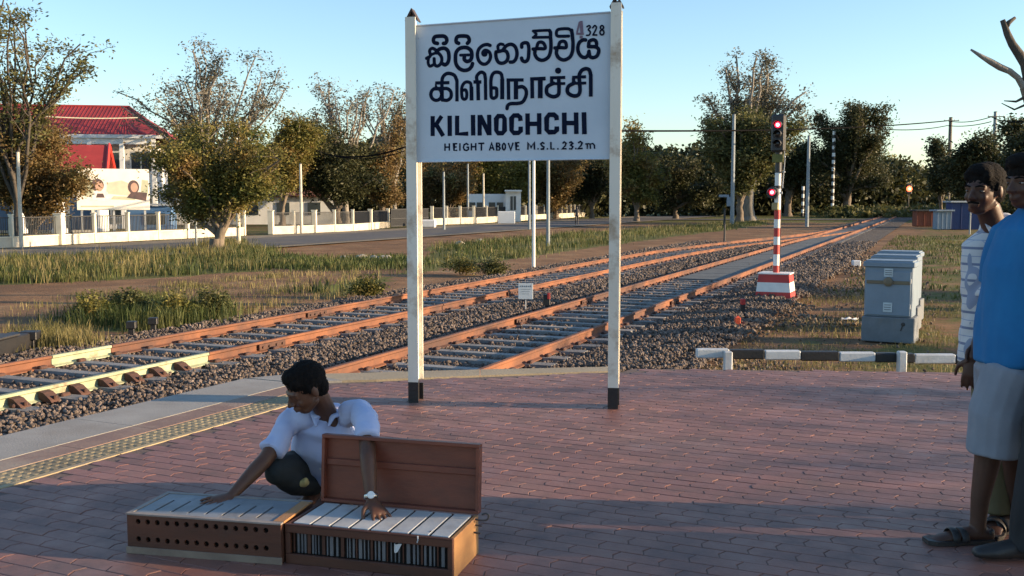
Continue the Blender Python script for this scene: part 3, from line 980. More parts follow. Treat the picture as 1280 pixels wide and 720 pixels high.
letter_mesh([
    (58, [(322, 292), (275, 278), (262, 235), (285, 192), (350, 182), (420, 184), (455, 212), (462, 255), (440, 288), (412, 292)]),
    (50, [(158, 515), (215, 478), (205, 400), (245, 365), (295, 390), (330, 430), (375, 480), (388, 540), (368, 600), (320, 632), (280, 605), (272, 520)]),
    (46, [(192, 495), (182, 575), (205, 632), (255, 615), (278, 590)]),
    (42, [(215, 470), (280, 440), (340, 440)]),
    (58, [(305, 415), (360, 375), (430, 365), (482, 410), (495, 500), (480, 575), (440, 612), (405, 600)]),
    (58, [(640, 290), (605, 270), (605, 220), (632, 187), (700, 180), (768, 187), (795, 220), (797, 260), (772, 290)]),
    (44, [(668, 468), (798, 464)]),
    (58, [(728, 480), (725, 530), (765, 562), (818, 540), (838, 480), (828, 405), (780, 362), (715, 352), (648, 372), (602, 430), (592, 520), (602, 598), (642, 660), (710, 695), (785, 685), (832, 640), (848, 595)]),
], 520, 30, 12, mb, lv)
letter_mesh([
    (52, [(392, 322), (345, 308), (280, 325), (222, 380), (202, 460), (218, 540), (262, 592), (320, 602), (370, 565), (398, 500), (388, 435), (350, 402), (310, 398), (284, 430), (294, 462), (322, 462), (332, 442)]),
    (54, [(480, 420), (540, 408), (600, 398), (645, 425), (662, 490), (640, 555), (580, 588), (520, 575), (488, 520), (478, 460), (480, 425)]),
    (46, [(512, 372), (510, 330), (545, 302), (588, 308)]),
    (54, [(595, 375), (640, 325), (708, 305), (768, 342), (795, 430), (782, 515), (742, 565), (695, 572)]),
], 580, 30, 12, mb, lv)
letter_mesh([
    (54, [(147, 468), (148, 425), (190, 402), (235, 412), (252, 470), (252, 560), (240, 648), (200, 685), (158, 668), (145, 632)]),
    (42, [(318, 226), (440, 218), (560, 214)]), (42, [(318, 322), (440, 320), (560, 318)]), (40, [(335, 240), (365, 275), (335, 310)]),
    (54, [(560, 218), (578, 250), (578, 320), (585, 400), (580, 520), (545, 618), (460, 665), (382, 638), (344, 570), (346, 505), (318, 497)]),
    (50, [(345, 492), (420, 490), (498, 486), (482, 420), (440, 392), (395, 405), (378, 450), (372, 488)]),
    (46, [(850, 302), (760, 304), (685, 300), (666, 260), (682, 212), (740, 194), (840, 192), (898, 222)]),
    (54, [(895, 215), (905, 290), (915, 400), (910, 520), (870, 615), (780, 660), (702, 628), (667, 560), (672, 495), (645, 480)]),
    (50, [(672, 475), (745, 475), (812, 472), (806, 402), (765, 378), (718, 398), (702, 450), (700, 475)]),
], 640, 20, 12, mb, lv)
letter_mesh([
    (54, [(505, 420), (465, 420), (415, 455), (390, 520), (396, 600), (440, 665), (500, 682), (545, 640), (555, 590)]),
    (54, [(555, 600), (572, 668), (622, 685), (678, 655), (702, 590), (690, 545), (640, 522), (550, 520)]),
    (52, [(548, 520), (560, 445), (610, 418), (655, 432), (670, 480), (662, 520)]),
], 690, 15, 12, mb, lv)
letter_mesh([
    (24, [(525, 222), (558, 205), (575, 230), (545, 265), (575, 300), (560, 345), (520, 350)]),
    (24, [(612, 238), (640, 205), (667, 228), (655, 270), (615, 345)]), (24, [(612, 345), (682, 345)], False),
    (24, circ(750, 233, 24, 28)), (24, circ(750, 308, 30, 36)),
], 690, 15, 12, mb, lv)
o = mb.build('lettering', m_ink, sign); o.location = SO; o['label'] = 'dark navy Sinhala line of lettering and small number 328'
mb = MB(); lv = [30]
letter_mesh([(46, [(436, 135), (452, 345)], False), (26, [(415, 150), (378, 300), (378, 335)], False), (30, [(365, 325), (478, 330)], False), (40, [(415, 378), (462, 378)], False)], 690, 15, 12, mb, lv)
o = mb.build('faded_numeral', m_ink2, sign); o.location = SO; o['label'] = 'faded purple numeral 4'
mb = MB(); lv = [0]
letter_mesh([
    (50, [(382, 340), (180, 345), (180, 430), (275, 430)], False),
    (54, [(275, 600), (272, 500), (270, 330), (285, 255), (330, 210), (385, 202), (455, 230), (490, 300), (495, 330)]),
    (52, [(495, 325), (495, 622)], False),
    (52, circ(185, 515, 82, 90)),
    (52, [(275, 430), (350, 430), (402, 475), (405, 555), (355, 602), (285, 600)]),
    (48, [(585, 455), (625, 450), (642, 500), (635, 570), (600, 588), (572, 555), (566, 430), (598, 352), (650, 328), (700, 352), (708, 420)]),
    (60, [(712, 400), (714, 608)], False),
    (52, [(742, 330), (862, 330)], False), (56, [(810, 340), (815, 605)], False),
    (52, [(800, 330), (792, 245), (850, 185), (905, 205), (922, 280)]), (50, [(922, 270), (926, 600)], False),
], 530, 75, 12, mb, lv)
letter_mesh([
    (52, [(195, 358), (245, 368), (252, 430), (248, 485), (212, 512), (172, 495), (166, 400), (166, 230), (200, 142), (260, 122), (318, 150), (336, 235)]),
    (62, [(334, 225), (334, 530)], False),
    (48, [(398, 240), (655, 240)], False), (52, [(426, 240), (430, 535)], False), (66, [(540, 250), (540, 530)], False),
    (54, [(575, 348), (640, 342), (690, 392), (690, 480), (640, 568), (560, 592), (465, 595), (418, 622), (406, 668)]),
    (50, [(752, 225), (985, 215)], False), (56, [(782, 225), (786, 516)], False), (72, [(905, 235), (905, 514)], False),
], 600, 80, 12, mb, lv)
letter_mesh([
    (46, circ(333, 160, 23, 23)), (44, [(318, 160), (348, 160)]),
    (46, [(212, 268), (440, 262)], False), (50, [(236, 268), (236, 355)], False), (42, [(240, 356), (440, 352)], False),
    (56, [(262, 348), (170, 405), (165, 500), (240, 548), (315, 538), (345, 480), (342, 280)]),
    (46, [(542, 262), (752, 252)], False), (50, [(564, 262), (564, 345)], False), (42, [(565, 352), (755, 346)], False),
    (56, [(580, 342), (485, 400), (478, 490), (560, 538), (630, 528), (660, 470), (656, 350), (648, 240), (680, 165), (740, 132), (798, 150), (822, 225)]),
    (56, [(822, 215), (823, 550)], False), (46, [(-20, 285), (142, 284)], False),
], 670, 75, 12, mb, lv)
o = mb.build('lettering', m_ink, sign); o.location = SO; o['label'] = 'dark navy Tamil line of lettering'
mb = MB(); lv = [0]
S = False
letter_mesh([
    (56, [(112, 155), (112, 412)], S), (54, [(228, 155), (135, 295)], S), (56, [(150, 250), (248, 412)], S),
    (58, [(330, 150), (332, 412)], S), (56, [(426, 150), (426, 384), (570, 381)], S),
    (58, [(630, 140), (633, 406)], S), (56, [(716, 140), (716, 406)], S), (58, [(722, 150), (838, 392)], S), (56, [(838, 138), (842, 402)], S),
    (56, [(983, 155), (958, 155), (930, 188), (930, 342), (955, 375), (1008, 375), (1036, 342), (1036, 188), (1010, 155), (980, 155)], S),
], 530, 130, 10.283, mb, lv)
letter_mesh([
    (56, [(110, 218), (106, 172), (78, 148), (25, 148), (-5, 182), (-5, 340), (25, 372), (82, 372), (112, 345), (112, 290)], S),
    (58, [(200, 120), (203, 396)], S), (58, [(350, 118), (351, 390)], S), (56, [(203, 255), (350, 255)], S),
    (58, [(576, 208), (571, 165), (540, 138), (478, 138), (446, 180), (446, 332), (478, 362), (548, 360), (576, 335), (576, 288)], S),
    (60, [(672, 110), (675, 388)], S), (58, [(824, 108), (828, 386)], S), (56, [(675, 245), (825, 245)], S),
    (60, [(925, 106), (932, 388)], S)], 640, 130, 10.283, mb, lv)
o = mb.build('lettering', m_ink, sign); o.location = SO; o['label'] = 'large navy capitals KILINOCHCHI'
mb = MB(); lv = [0]; w = 20
letter_mesh([
    (w, [(270, 508), (270, 602)], S), (w, [(326, 506), (326, 600)], S), (w, [(270, 555), (326, 554)], S),
    (w, [(428, 510), (386, 511), (386, 596), (428, 595)], S), (w, [(386, 553), (420, 552)], S), (w, [(462, 504), (462, 600)], S),
    (w, [(572, 525), (545, 508), (515, 525), (508, 560), (520, 590), (550, 598), (572, 582), (572, 556), (546, 556)], S),
    (w, [(610, 505), (610, 598)], S), (w, [(666, 502), (666, 597)], S), (w, [(610, 550), (666, 549)], S),
    (w, [(698, 508), (776, 504)], S), (w, [(738, 505), (738, 600)], S),
    (w, [(842, 598), (870, 502), (900, 596)], S), (w, [(852, 565), (894, 565)], S),
    (w, [(965, 547), (935, 547), (935, 502), (965, 505), (975, 525), (962, 546)], S), (w, [(935, 540), (935, 593), (966, 592), (980, 570), (962, 546)], S),
    (w, circ(1028, 548, 20, 42, 8), S), (w, [(1085, 500), (1115, 592), (1146, 497)], S)], 530, 130, 10.283, mb, lv)
letter_mesh([
    (w, [(96, 496), (54, 498), (54, 587), (98, 586)], S), (w, [(54, 541), (90, 540)], S),
    (w, [(205, 588), (208, 497), (246, 560), (285, 495), (291, 587)], S), (w, [(327, 576), (345, 576)], S),
    (w, [(418, 510), (392, 495), (370, 513), (385, 538), (412, 553), (406, 578), (368, 580)], S), (w, [(447, 576), (465, 576)], S),
    (w, [(500, 488), (502, 579), (547, 577)], S), (w, [(582, 576), (600, 576)], S),
    (w, [(650, 508), (672, 487), (696, 505), (684, 538), (648, 576), (702, 575)], S),
    (w, [(735, 500), (760, 486), (781, 505), (755, 530), (784, 550), (766, 579), (733, 574)], S), (w, [(812, 573), (830, 573)], S),
    (w, [(850, 502), (880, 481), (902, 500), (888, 535), (850, 573), (910, 571)], S),
    (18, [(942, 514), (998, 510)], S), (18, [(968, 514), (968, 578)], S), (18, [(1010, 578), (1004, 515), (1040, 508), (1060, 530), (1062, 576)], S)], 640, 130, 10.283, mb, lv)
o = mb.build('lettering', m_ink, sign); o.location = SO; o['label'] = 'small navy line HEIGHT ABOVE M.S.L. 23.2 m'
# ================================================================== LINESIDE THINGS
# ---- signal
sb = G(975, 378, GZ); sg = thing('railway_signal', 'tall signal with red lamps on red and white banded pole and block base', 'railway signal', (sb.x, sb.y + .40, GZ), R(-24))
Yp = sb.y + .35
def z_at(py, Y=Yp): return At(975, py, Y).z - GZ
m_wband = M('white_band', (0.8, 0.79, 0.76), (0.7, 0.68, 0.65), 4, 0.55, 0.15)
def frustum(mb, z0, z1, w0, w1):
    vs = []
    for z, w in ((z0, w0), (z1, w1)):
        vs += [(-w / 2, -w * .45, z), (w / 2, -w * .45, z), (w / 2, w * .45, z), (-w / 2, w * .45, z)]
    mb.add(vs, [(3, 2, 1, 0), (4, 5, 6, 7), (0, 1, 5, 4), (1, 2, 6, 5), (2, 3, 7, 6), (3, 0, 4, 7)])
bh = z_at(342); bw0, bw1 = .80, .66
for i, (f0, f1, mt, nm) in enumerate(((0, .36, m_red, 'red_base_course'), (.36, .70, m_wband, 'white_base_course'), (.70, 1, m_red, 'red_base_course'))):
    mb = MB(); frustum(mb, bh * f0, bh * f1, bw0 + (bw1 - bw0) * f0, bw0 + (bw1 - bw0) * f1); mb.build(nm, mt, sg)
mb = MB(); mb.box((0, 0, bh + .01), (.70, .62, .025)); mb.build('base_cap', m_wband, sg)
bands = [342, 332, 318, 306, 296, 285, 274, 262, 249, 236, 232, 216, 205, 190]
kinds = ['r', 'w', 'r', 'w', 'r', 'w', 'r', 'w', 'w', 'd', 'w', 'd', 'd']
for i in range(len(kinds)):
    z0, z1 = z_at(bands[i]), z_at(bands[i + 1])
    mt = {'r': m_red, 'w': m_wband, 'd': m_dark}[kinds[i]]
    mb = MB(); mb.cyl((0, 0, z0), .068 if i % 2 else .0675, z1 - z0, 14)
    mb.build('pole_band', mt, sg)
hz0, hz1 = z_at(190), z_at(143)
mb = MB(); mb.bbox((0, -.06, (hz0 + hz1) / 2), (.31, .16, hz1 - hz0), .04); head = mb.build('signal_head', m_dark, sg)
m_redglow = glow('red_lamp_glow', (1.0, 0.02, 0.05), 1.6)
m_redcore = glow('red_lamp_core', (1.0, 0.30, 0.35), 2.6)
m_lens = M('dark_lens', (0.02, 0.015, 0.015), rough=0.2, bmp=0)
def lamp(parent, x, y, z, r, lit):
    mb = MB(); mb.lathe((x, y, z), [(r * 1.15, 0), (r * 1.15, .03), (r * .9, .045)], 16, (0, -1, 0)); mb.build('lamp_ring', m_dark, parent)
    mb = MB(); mb.lathe((x, y - .046, z), [(r * .9, 0), (r * .6, .012), (r * .1, .018)], 14, (0, -1, 0)); l = mb.build('lamp_lens', m_redglow if lit else m_lens, parent)
    if lit:
        mb = MB(); mb.lathe((x, y - .06, z), [(r * .55, 0), (r * .3, .012), (.002, .014)], 10, (0, -1, 0)); mb.build('lamp_core', m_redcore, parent)
    # hood
    vs = []; fs = []; n = 9
    for k in range(n):
        a = math.pi * k / (n - 1)
        for yy in (0, -.17):
            for rr in (r * 1.2, r * 1.28):
                vs.append((x + rr * math.cos(a), y + yy, z + rr * math.sin(a)))
    for k in range(n - 1):
        b = k * 4
        fs += [(b, b + 2, b + 6, b + 4), (b + 1, b + 5, b + 7, b + 3), (b + 2, b + 3, b + 7, b + 6), (b, b + 4, b + 5, b + 1)]
    mb = MB(); mb.add(vs, fs); mb.build('lamp_hood', m_dark, parent)
lamp(sg, 0.0, -.14, z_at(156.5), .075, True)
lamp(sg, 0.0, -.14, z_at(168), .07, False)
lamp(sg, 0.0, -.14, z_at(180), .07, False)
m_olive = M('olive_plate', (0.16, 0.15, 0.03), (0.1, 0.1, 0.02), 6, .6)
mb = MB(); mb.bbox((0, -.09, z_at(198)), (.24, .03, .18), .006); mb.build('number_plate', m_olive, sg)
# lower lamp box, hung to the left
mb = MB(); mb.lathe((-.09, -.03, z_at(241)), [(.10, 0), (.135, .02), (.135, .10), (.12, .12)], 18, (0, -1, 0)); mb.build('lower_lamp_box', m_dark, sg)
lamp(sg, -.09, -.155, z_at(240.5), .07, True)
mb = MB(); mb.box((.02, 0, z_at(241)), (.16, .05, .05)); mb.tube([(.1, .02, z_at(235)), (.13, .05, z_at(200)), (.1, .02, z_at(165))], .012, 6)
for z in (z_at(215), z_at(196), z_at(170)): mb.bbox((.13, -.02, z), (.05, .08, .035), .008)
mb.build('bracket', m_galv, sg)
m_junk = M('brass_box', (0.42, 0.33, 0.15), (0.3, 0.22, 0.1), 6, .5)
mb = MB(); mb.bbox((-.03, -.09, z_at(258)), (.15, .1, .17), .02); mb.build('junction_box', m_junk, sg)
mb = MB(); mb.tube([(.06, .09, bh), (.06, .09, z_at(190))], .014, 6)
mb.build('conduit', m_dark, sg)

# ---- grey relay cabinets
m_cab = M('cabinet_grey_paint', (0.20, 0.26, 0.33), (0.165, 0.215, 0.275), 2.2, 0.5, 0.15, dirt=(0.15, 0.17, 0.19), dscale=1.6, dpos=(.55, .85))
m_cabc = M('cabinet_plinth', (0.18, 0.20, 0.225), (0.135, 0.15, 0.165), 4, 0.85, 0.4, dirt=(0.2, 0.16, 0.12), dpos=(.5, .8))
m_label = M('pale_label', (0.55, 0.62, 0.66), rough=.6, bmp=0)
m_lat = M('latch_brown', (0.17, 0.14, 0.09), (0.13, 0.1, 0.07), 6, .5)
c0 = G(1109, 428, GZ)
cabs = [(1109, 428, 0, 'nearest of the three grey cabinets, with label plates and brown latch bar'),
        (1116, 412, 1, 'middle one of the three grey cabinets, half hidden by the nearest'),
        (1121.5, 400.5, 2, 'rearmost of the three grey cabinets, only its right edge and lid showing')]
def cabinet(label):
    t = thing('relay_cabinet', label, 'cabinet', (0, 0, 0), 0, 'grey cabinets on the grass')
    W, D = .80, .50
    mb = MB(); mb.bbox((0, D / 2, .20), (W, D + .02, .40), .012); mb.build('plinth', m_cabc, t)
    mb = MB(); mb.bbox((-.012, D / 2, .40 + .40), (W * .9, D * .9, .79), .01); b = mb.build('body', m_cab, t)
    mb = MB(); mb.bbox((-.012, D * .03, .40 + .38), (W * .84, .022, .70), .006); d = mb.build('door', m_cab, t)
    mb = MB(); mb.bbox((-.012, D / 2, 1.235), (W * .97, D * 1.02, .085), .012)
    mb.prism([(-W * .45, .02), (W * .43, .02), (W * .43, D - .02), (-W * .45, D - .02)], 1.277, 1.30); mb.build('lid', m_cab, t)
    mb = MB(); mb.bbox((-.012, -.004, .955), (W * .82, .014, .055), .003); mb.build('latch_bar', m_lat, t)
    mb = MB(); mb.lathe((-.012, -.012, .965), [(.075, 0), (.07, .02), (.03, .03)], 12, (0, -1, 0)); mb.build('latch_knob', m_lat, t)
    for z, hh in ((1.11, .13), (.56, .15)):
        mb = MB(); mb.box((-.012, -.0005, z), (.135, .006, hh)); pl = mb.build('label_plate', m_label, t)
        mb = MB()
        for q in (.25, 0, -.25): mb.box((-.012, -.0045, z + q * hh), (.1, .003, .012))
        mb.build('label_lines', m_cabc, pl)
    mb = MB(); mb.lathe((.23, -.005, .30), [(.035, 0), (.03, .012), (.01, .016)], 10, (0, -1, 0)); mb.box((.21, -.01, .24), (.02, .015, .09), 0, 0, .3); mb.build('cable_gland', m_dark, t)
    for zz in (.55, .95):
        mb = MB(); mb.cyl((W * .40, -.005, zz), .012, .07, 8); mb.build('hinge', m_galv, t)
    return t
cab0 = cabinet(cabs[0][3])
for x, y, i, lb in cabs:
    t = cab0 if i == 0 else copy_tree(cab0)
    t['label'] = lb
    p = G(x, y, GZ); t.location = p; t.rotation_euler = (0, 0, R(-29))

# ---- striped rail (black and white) on short posts
bY = 10.55
bl = At(870, 441, bY); br = At(1203, 449, bY)
t = thing('striped_barrier', 'low black and white striped barrier rail on short posts behind the platform end', 'barrier', (bl.x, bY, GZ))
segs = [870, 911, 955, 1000, 1048, 1093, 1120, 1142, 1193, 1230, 1270]
ks = ['w', 'k', 'w', 'k', 'w', 'k', 'k', 'w', 'k', 'w']
m_bwhite = M('barrier_white', (0.55, 0.58, 0.60), (0.45, 0.47, 0.48), 5, .6, .2, dirt=(.35, .33, .3))
for i in range(len(ks)):
    x0, x1 = segs[i], segs[i + 1]
    ym = 441 + (449 - 441) * ((x0 + x1) / 2 - 870) / (1203 - 870)
    pa = At(x0, ym, bY); pb = At(x1, ym, bY)
    mb = MB(); c = (pa + pb) / 2; mb.bbox(c - t.location, ((pb - pa).length - .002, .09, .098), .012)
    mb.build('rail_segment', m_bwhite if ks[i] == 'w' else m_black, t)
for x in (908, 1124):
    p = At(x, 445, bY)
    mb = MB(); mb.bbox((p.x - t.location.x, .03 - .10, (p.z + .06 - GZ) / 2), (.085, .085, p.z + .06 - GZ), .01)
    mb.build('post', m_bwhite, t)
# ---- small red post and black/red post on the right
p = G(920.5, 414, GZ)
t = thing('marker_post', 'short orange red marker post leaning on the stones', 'marker post', p)
mb = MB(); mb.bbox((0, 0, .12), (.095, .095, .24), .008); mb.add([(-.047, -.047, .24), (.047, -.047, .24), (.047, .047, .24), (-.047, .047, .24), (0, 0, .275)], [(0, 1, 4), (1, 2, 4), (2, 3, 4), (3, 0, 4)])
m_orr = M('orange_red_paint', (0.75, 0.10, 0.035), (0.6, 0.08, 0.03), 5, .55)
mb.build('post', m_orr, t); t.rotation_euler = (R(3), R(4), 0)
p = G(928, 399, GZ)
t = thing('marker_post', 'thin black post with red top beside the orange red marker', 'marker post', p)
mb = MB(); mb.bbox((0, 0, .14), (.09, .09, .28), .008); mb.build('post', m_black, t)
mb = MB(); mb.bbox((0, 0, .335), (.088, .088, .11), .008); mb.build('red_top', m_red, t)
# ---- black post with red face between the tracks, white plate
p = G(683, 387, GZ)
t = thing('marker_post', 'black stub post with red face between the tracks', 'marker post', p)
mb = MB(); mb.bbox((0, 0, .16), (.14, .14, .32), .01); mb.build('post', m_black, t)
mb = MB(); mb.bbox((.045, -.05, .285), (.06, .06, .13), .006); mb.build('red_face', m_red, t)
p = G(657, 392.5, GZ)
t = thing('small_sign', 'small white plate with faint writing on thin stake between the tracks', 'sign', p)
zt = At(657, 354, p.y).z - GZ; zb = At(657, 374, p.y).z - GZ
mb = MB(); mb.cyl((0, 0, -.05), .011, zb + .1, 8); mb.build('stake', m_galv, t)
mb = MB(); mb.bbox((0, -.015, (zt + zb) / 2), (.29, .012, zt - zb), .004); pl = mb.build('plate', M('plate_white', (.62, .66, .68), (.5, .54, .56), 6, .5, .1), t)
mb = MB()
for k in range(6): mb.box((-.1 + .04 * k, -.0225, zt - .06), (.022, .002, .022 + .008 * (k % 2)))
for k in range(3): mb.box((0, -.0225, zt - .12 - .045 * k), (.2 - .03 * k, .002, .006))
mb.build('writing', m_cabc, pl)
# ---- point machine with black boxes on the far left
q0 = G(-28, 455, GZ); q1 = G(37, 437, GZ)
t = thing('point_machine', 'long black point machine box beside the left track at the frame edge', 'point machine', (q0 + q1) / 2, math.atan2(q1.y - q0.y, q1.x - q0.x))
L_ = (q1 - q0).length
mb = MB(); mb.bbox((0, .1, .14), (L_, .35, .26), .02); mb.build('housing', m_black, t)
mb = MB(); mb.bbox((-.2, .1, .285), (L_ * .7, .38, .03), .008); mb.build('cover', m_dark, t)
mb = MB(); mb.bbox((.1, -.2, .03), (L_ * .8, .08, .05), .01); mb.build('drive_rod', m_dark, t)
def stub(px, py, w, h, lb, cap=True):
    p = G(px, py, GZ)
    t = thing('black_stub_post', lb, 'post', p, R(8), 'black stub posts beside the left track')
    mb = MB(); mb.bbox((0, 0, h * .4), (w * .6, w * .6, h * .8), .008); mb.build('post', m_black, t)
    mb = MB(); mb.bbox((0, 0, h * .78), (w, w, h * .45), .012); mb.build('box', m_black, t)
stub(38, 437, .26, .28, 'black box on a stub right of the long point machine')
stub(165, 422, .15, .27, 'left of the two small black stubs beside the whitewashed rail')
stub(192, 416, .15, .26, 'right of the two small black stubs beside the whitewashed rail')

# ---- litter
def litter(px, py, s, lb, mt):
    p = G(px, py, GZ); mb = MB()
    n = 5; vs = [(p.x + (i / (n - 1) - .5) * s, p.y + (j / (n - 1) - .5) * s * .6, GZ + .03 + .25 * s * (mnoise.noise(Vector((i * .9 + px, j * .9, 0))) + .5)) for i in range(n) for j in range(n)]
    mb.add(vs, [(i * n + j, i * n + j + 1, (i + 1) * n + j + 1, (i + 1) * n + j) for i in range(n - 1) for j in range(n - 1)])
    o = mb.build('litter', mt); m_ = o.modifiers.new('thick', 'SOLIDIFY'); m_.thickness = .004
    tag(o, lb, 'litter')
m_lit = M('litter_white', (.72, .72, .72), (.6, .6, .6), 8, .6)
litter(1062, 403, .28, 'crumpled white bag on the grass left of the nearest cabinet', m_lit)
litter(1070, 331, .30, 'white scrap on the grass behind the cabinets', m_lit)
mb = MB(); p = G(1070, 333, GZ); mb.bbox(p + Vector((0, 0, .1)), (.28, .2, .22), .03)
tag(mb.build('white_tub', m_lit), 'small white tub lying near the rear cabinets', 'tub')

# ================================================================== POLES, WIRES
m_polec = M('pole_pale', (0.62, 0.58, 0.48), (0.52, 0.48, 0.4), 2, .7, .2, dirt=(.3, .26, .2), dscale=1)
m_poleg = M('pole_grey', (0.26, 0.30, 0.32), (0.2, 0.23, 0.25), 2, .6, .2)
m_polew = M('pole_wood', (0.2, 0.17, 0.14), (0.14, 0.12, 0.1), 3, .85, .4)
def pole(px, pb, pt, w, mt, lb, grp=None, name='pole', cat='pole', Y=None, arms=()):
    p = G(px, pb, GZ) if Y is None else Vector((At(px, 250, Y).x, Y, GZ))
    zt = At(px, pt, p.y).z
    r = w * p.y / F / 2
    t = thing(name, lb, cat, p, 0, grp)
    mb = MB(); mb.tube([(0, 0, -.1), (0, 0, (zt - GZ) * .5), (0, 0, zt - GZ)], [r * 1.15, r, r * .85], 10)
    mb.build('shaft', mt, t)
    mb = MB(); mb.lathe((0, 0, zt - GZ - .002), [(r * 1.0, 0), (r * 1.05, .03), (r * .4, .07)], 10); mb.build('pole_top', m_dark, t)
    for (az, aw) in arms:
        z = At(px, az, p.y).z - GZ
        mb = MB(); mb.box((0, -r - .04, z), (aw, .09, .10)); a = mb.build('crossarm', m_polew, t)
        mb = MB()
        for q in (-.45, -.2, .2, .45): mb.lathe((aw * q, -r - .04, z + .05), [(.03, 0), (.05, .05), (.03, .12), (.01, .15)], 8)
        mb.build('insulators', m_white, a)
    return t, p, zt
g_ = 'slender poles along the road'
pole(377, 292, 205, 3.6, m_polec, 'pale pole in front of the fence with thick white pillars', g_)
pole(555, 287.5, 215, 3, m_poleg, 'slender grey pole just right of the left sign post', g_)
pole(585, 279, 205, 2.6, m_poleg, 'slender pole left of the white gatehouse, taller of two', g_)
pole(604.5, 278, 217, 2.6, m_polec, 'shorter slender pole directly in front of the gatehouse', g_)
pole(661.5, 287, 150, 3, m_poleg, 'grey pole rising behind the board, left of the bright white one', g_)
pole(667, 333, 165, 4, m_white, 'bright white slim pole behind the board, standing in the grass by the track', g_)
pole(685, 307, 160, 4.4, m_poleg, 'bluish grey pole behind the board at the road edge', g_)
pole(27, 310, 190, 4.4, m_polec, 'cream pole at the far left in front of the trees', g_)
pole(298.5, 306, 170, 4.6, m_polec, 'pale pole right of the leaning trunk of the bushy tree', g_)
pole(245.5, 309, 262, 2.6, m_poleg, 'short grey stake left of the leaning trunk', g_)
pole(838.5, 266, 222, 3, m_poleg, 'left of the short pale poles right of the sign', g_)
bp = pole(852.5, 266, 221, 3, m_poleg, 'short pale pole with a leaning brace', g_)
mb = MB(); mb.tube([At(849, 228, bp[1].y) - bp[1], At(842, 263, bp[1].y) - bp[1]], .06, 6); mb.build('brace', m_polew, bp[0])
pole(867, 266, 205, 4, m_polew, 'dark weathered pole right of the braced pole', g_)
pc = pole(915, 280, 143, 4.6, m_poleg, 'tall pale blue pole with small lamp boards left of the signal', g_)
mb = MB(); mb.bbox(At(905, 245, pc[1].y) - pc[1], (1.0, .1, .25), .03); mb.bbox(At(911, 252, pc[1].y) - pc[1] , (.4, .15, .9), .03); mb.build('lamp_board', m_cab, pc[0])
pole(1008.5, 283, 170, 4, m_poleg, 'thin grey leaning pole right of the signal', g_)
p1 = pole(1184, 272, 147, 4.6, m_polew, 'dark power pole with crossarm over the orange fence', 'power poles', 'power_pole', 'power pole', None, ((151, 2.0),))
p2 = pole(1239, 276, 140, 4.6, m_poleg, 'grey power pole rising behind the two heads on the right', 'power poles', 'power_pole', 'power pole', None, ((146, 1.9),))
pole(1212, 292, 212, 1.8, m_poleg, 'very thin pole in front of the blue shed', g_)
# black short post
pole(905.5, 301, 281, 2.4, m_dark, 'short dark post beside the left track before the signal', None, 'short_post', 'post')
pole(905.5, 284, 262, 2.6, m_dark, 'short dark post farther along, beyond the other short dark one', None, 'short_post', 'post')
# striped booms standing upright
def boom(px, pb, pt, w, lb, n, box=True):
    p = G(px, pb, GZ); zt = At(px, pt, p.y).z - GZ; r = w * p.y / F / 2
    t = thing('crossing_boom', lb, 'barrier boom', p, 0, 'raised level crossing booms')
    z0 = .9 if box else .1
    for i in range(n):
        a = z0 + (zt - z0) * i / n; b = z0 + (zt - z0) * (i + 1) / n
        mb = MB(); mb.cyl((0, 0, a), r, b - a, 8); mb.build('boom_band', m_wband if i % 2 else m_black, t)
    if box:
        mb = MB(); mb.bbox((0, 0, .25), (r * 5, r * 5, .5), .04); mb.build('motor_box', m_black, t)
        mb = MB(); mb.bbox((0, 0, .72), (r * 4.6, r * 4.6, .42), .05); mb.build('white_collar', m_wband, t)
boom(1040, 271, 164, 4, 'tall raised black and white boom right of the signal', 22)
boom(1003, 272, 233, 3.4, 'short black and white post just right of the signal', 8, False)
# distant red light
p = G(1136, 270, GZ); p.y = 150; p.x = At(1136, 237, 150).x
t = thing('distant_signal', 'far off signal with single red lamp down the line', 'railway signal', (p.x, p.y, GZ))
zz = At(1136, 236, 150).z - GZ
mb = MB(); mb.cyl((0, 0, 0), .09, zz, 8); mb.build('pole', m_dark, t)
mb = MB(); mb.bbox((0, -.1, zz), (.8, .2, 1.6), .1); mb.build('signal_head', m_dark, t)
mb = MB(); mb.lathe((0, -.2, zz), [(.42, 0), (.36, .08), (.05, .1)], 14, (0, -1, 0)); mb.build('lamp_lens', glow('orange_red_lamp', (1.0, .13, .05), 2.2), t)
mb = MB(); mb.lathe((0, -.31, zz), [(.15, 0), (.1, .03), (.01, .04)], 10, (0, -1, 0)); mb.build('lamp_core', m_redcore, t)
# wires
def wire(a, b, sag, r, lb, grp, mt=None):
    mb = MB(); n = 14
    pts = [a.lerp(b, i / n) - Vector((0, 0, sag * 4 * (i / n) * (1 - i / n))) for i in range(n + 1)]
    mb.tube(pts, r, 5, True)
    tag(mb.build('overhead_wire', mt or m_wire), lb, 'wire', grp)
gw = 'overhead wires crossing the view'
wire(At(1184, 151, p1[1].y), At(770, 163.5, 70), .4, .07, 'black cable running from the power pole to behind the right sign post', gw)
wire(At(1239, 146, p2[1].y), At(1184, 151, p1[1].y), .35, .05, 'upper wire between the two power poles', gw)
wire(At(1239, 152, p2[1].y), At(1184, 157, p1[1].y), .25, .05, 'lower wire between the two power poles', gw)
wire(At(1184, 157, p1[1].y), At(1098, 161, 108), .3, .05, 'short wire left of the power pole, above the dark trees', gw)
wire(At(1239, 146, p2[1].y), At(1300, 150, 60), .3, .05, 'wire leaving the frame above the two heads', gw)
wire(At(505, 184, 60), At(420, 195, 64), .25, .05, 'black cable crossing the dark trees left of the board', gw)
wire(At(770, 163.5, 70), At(505, 184, 60), .3, .05, 'black cable hidden behind the name board', gw)
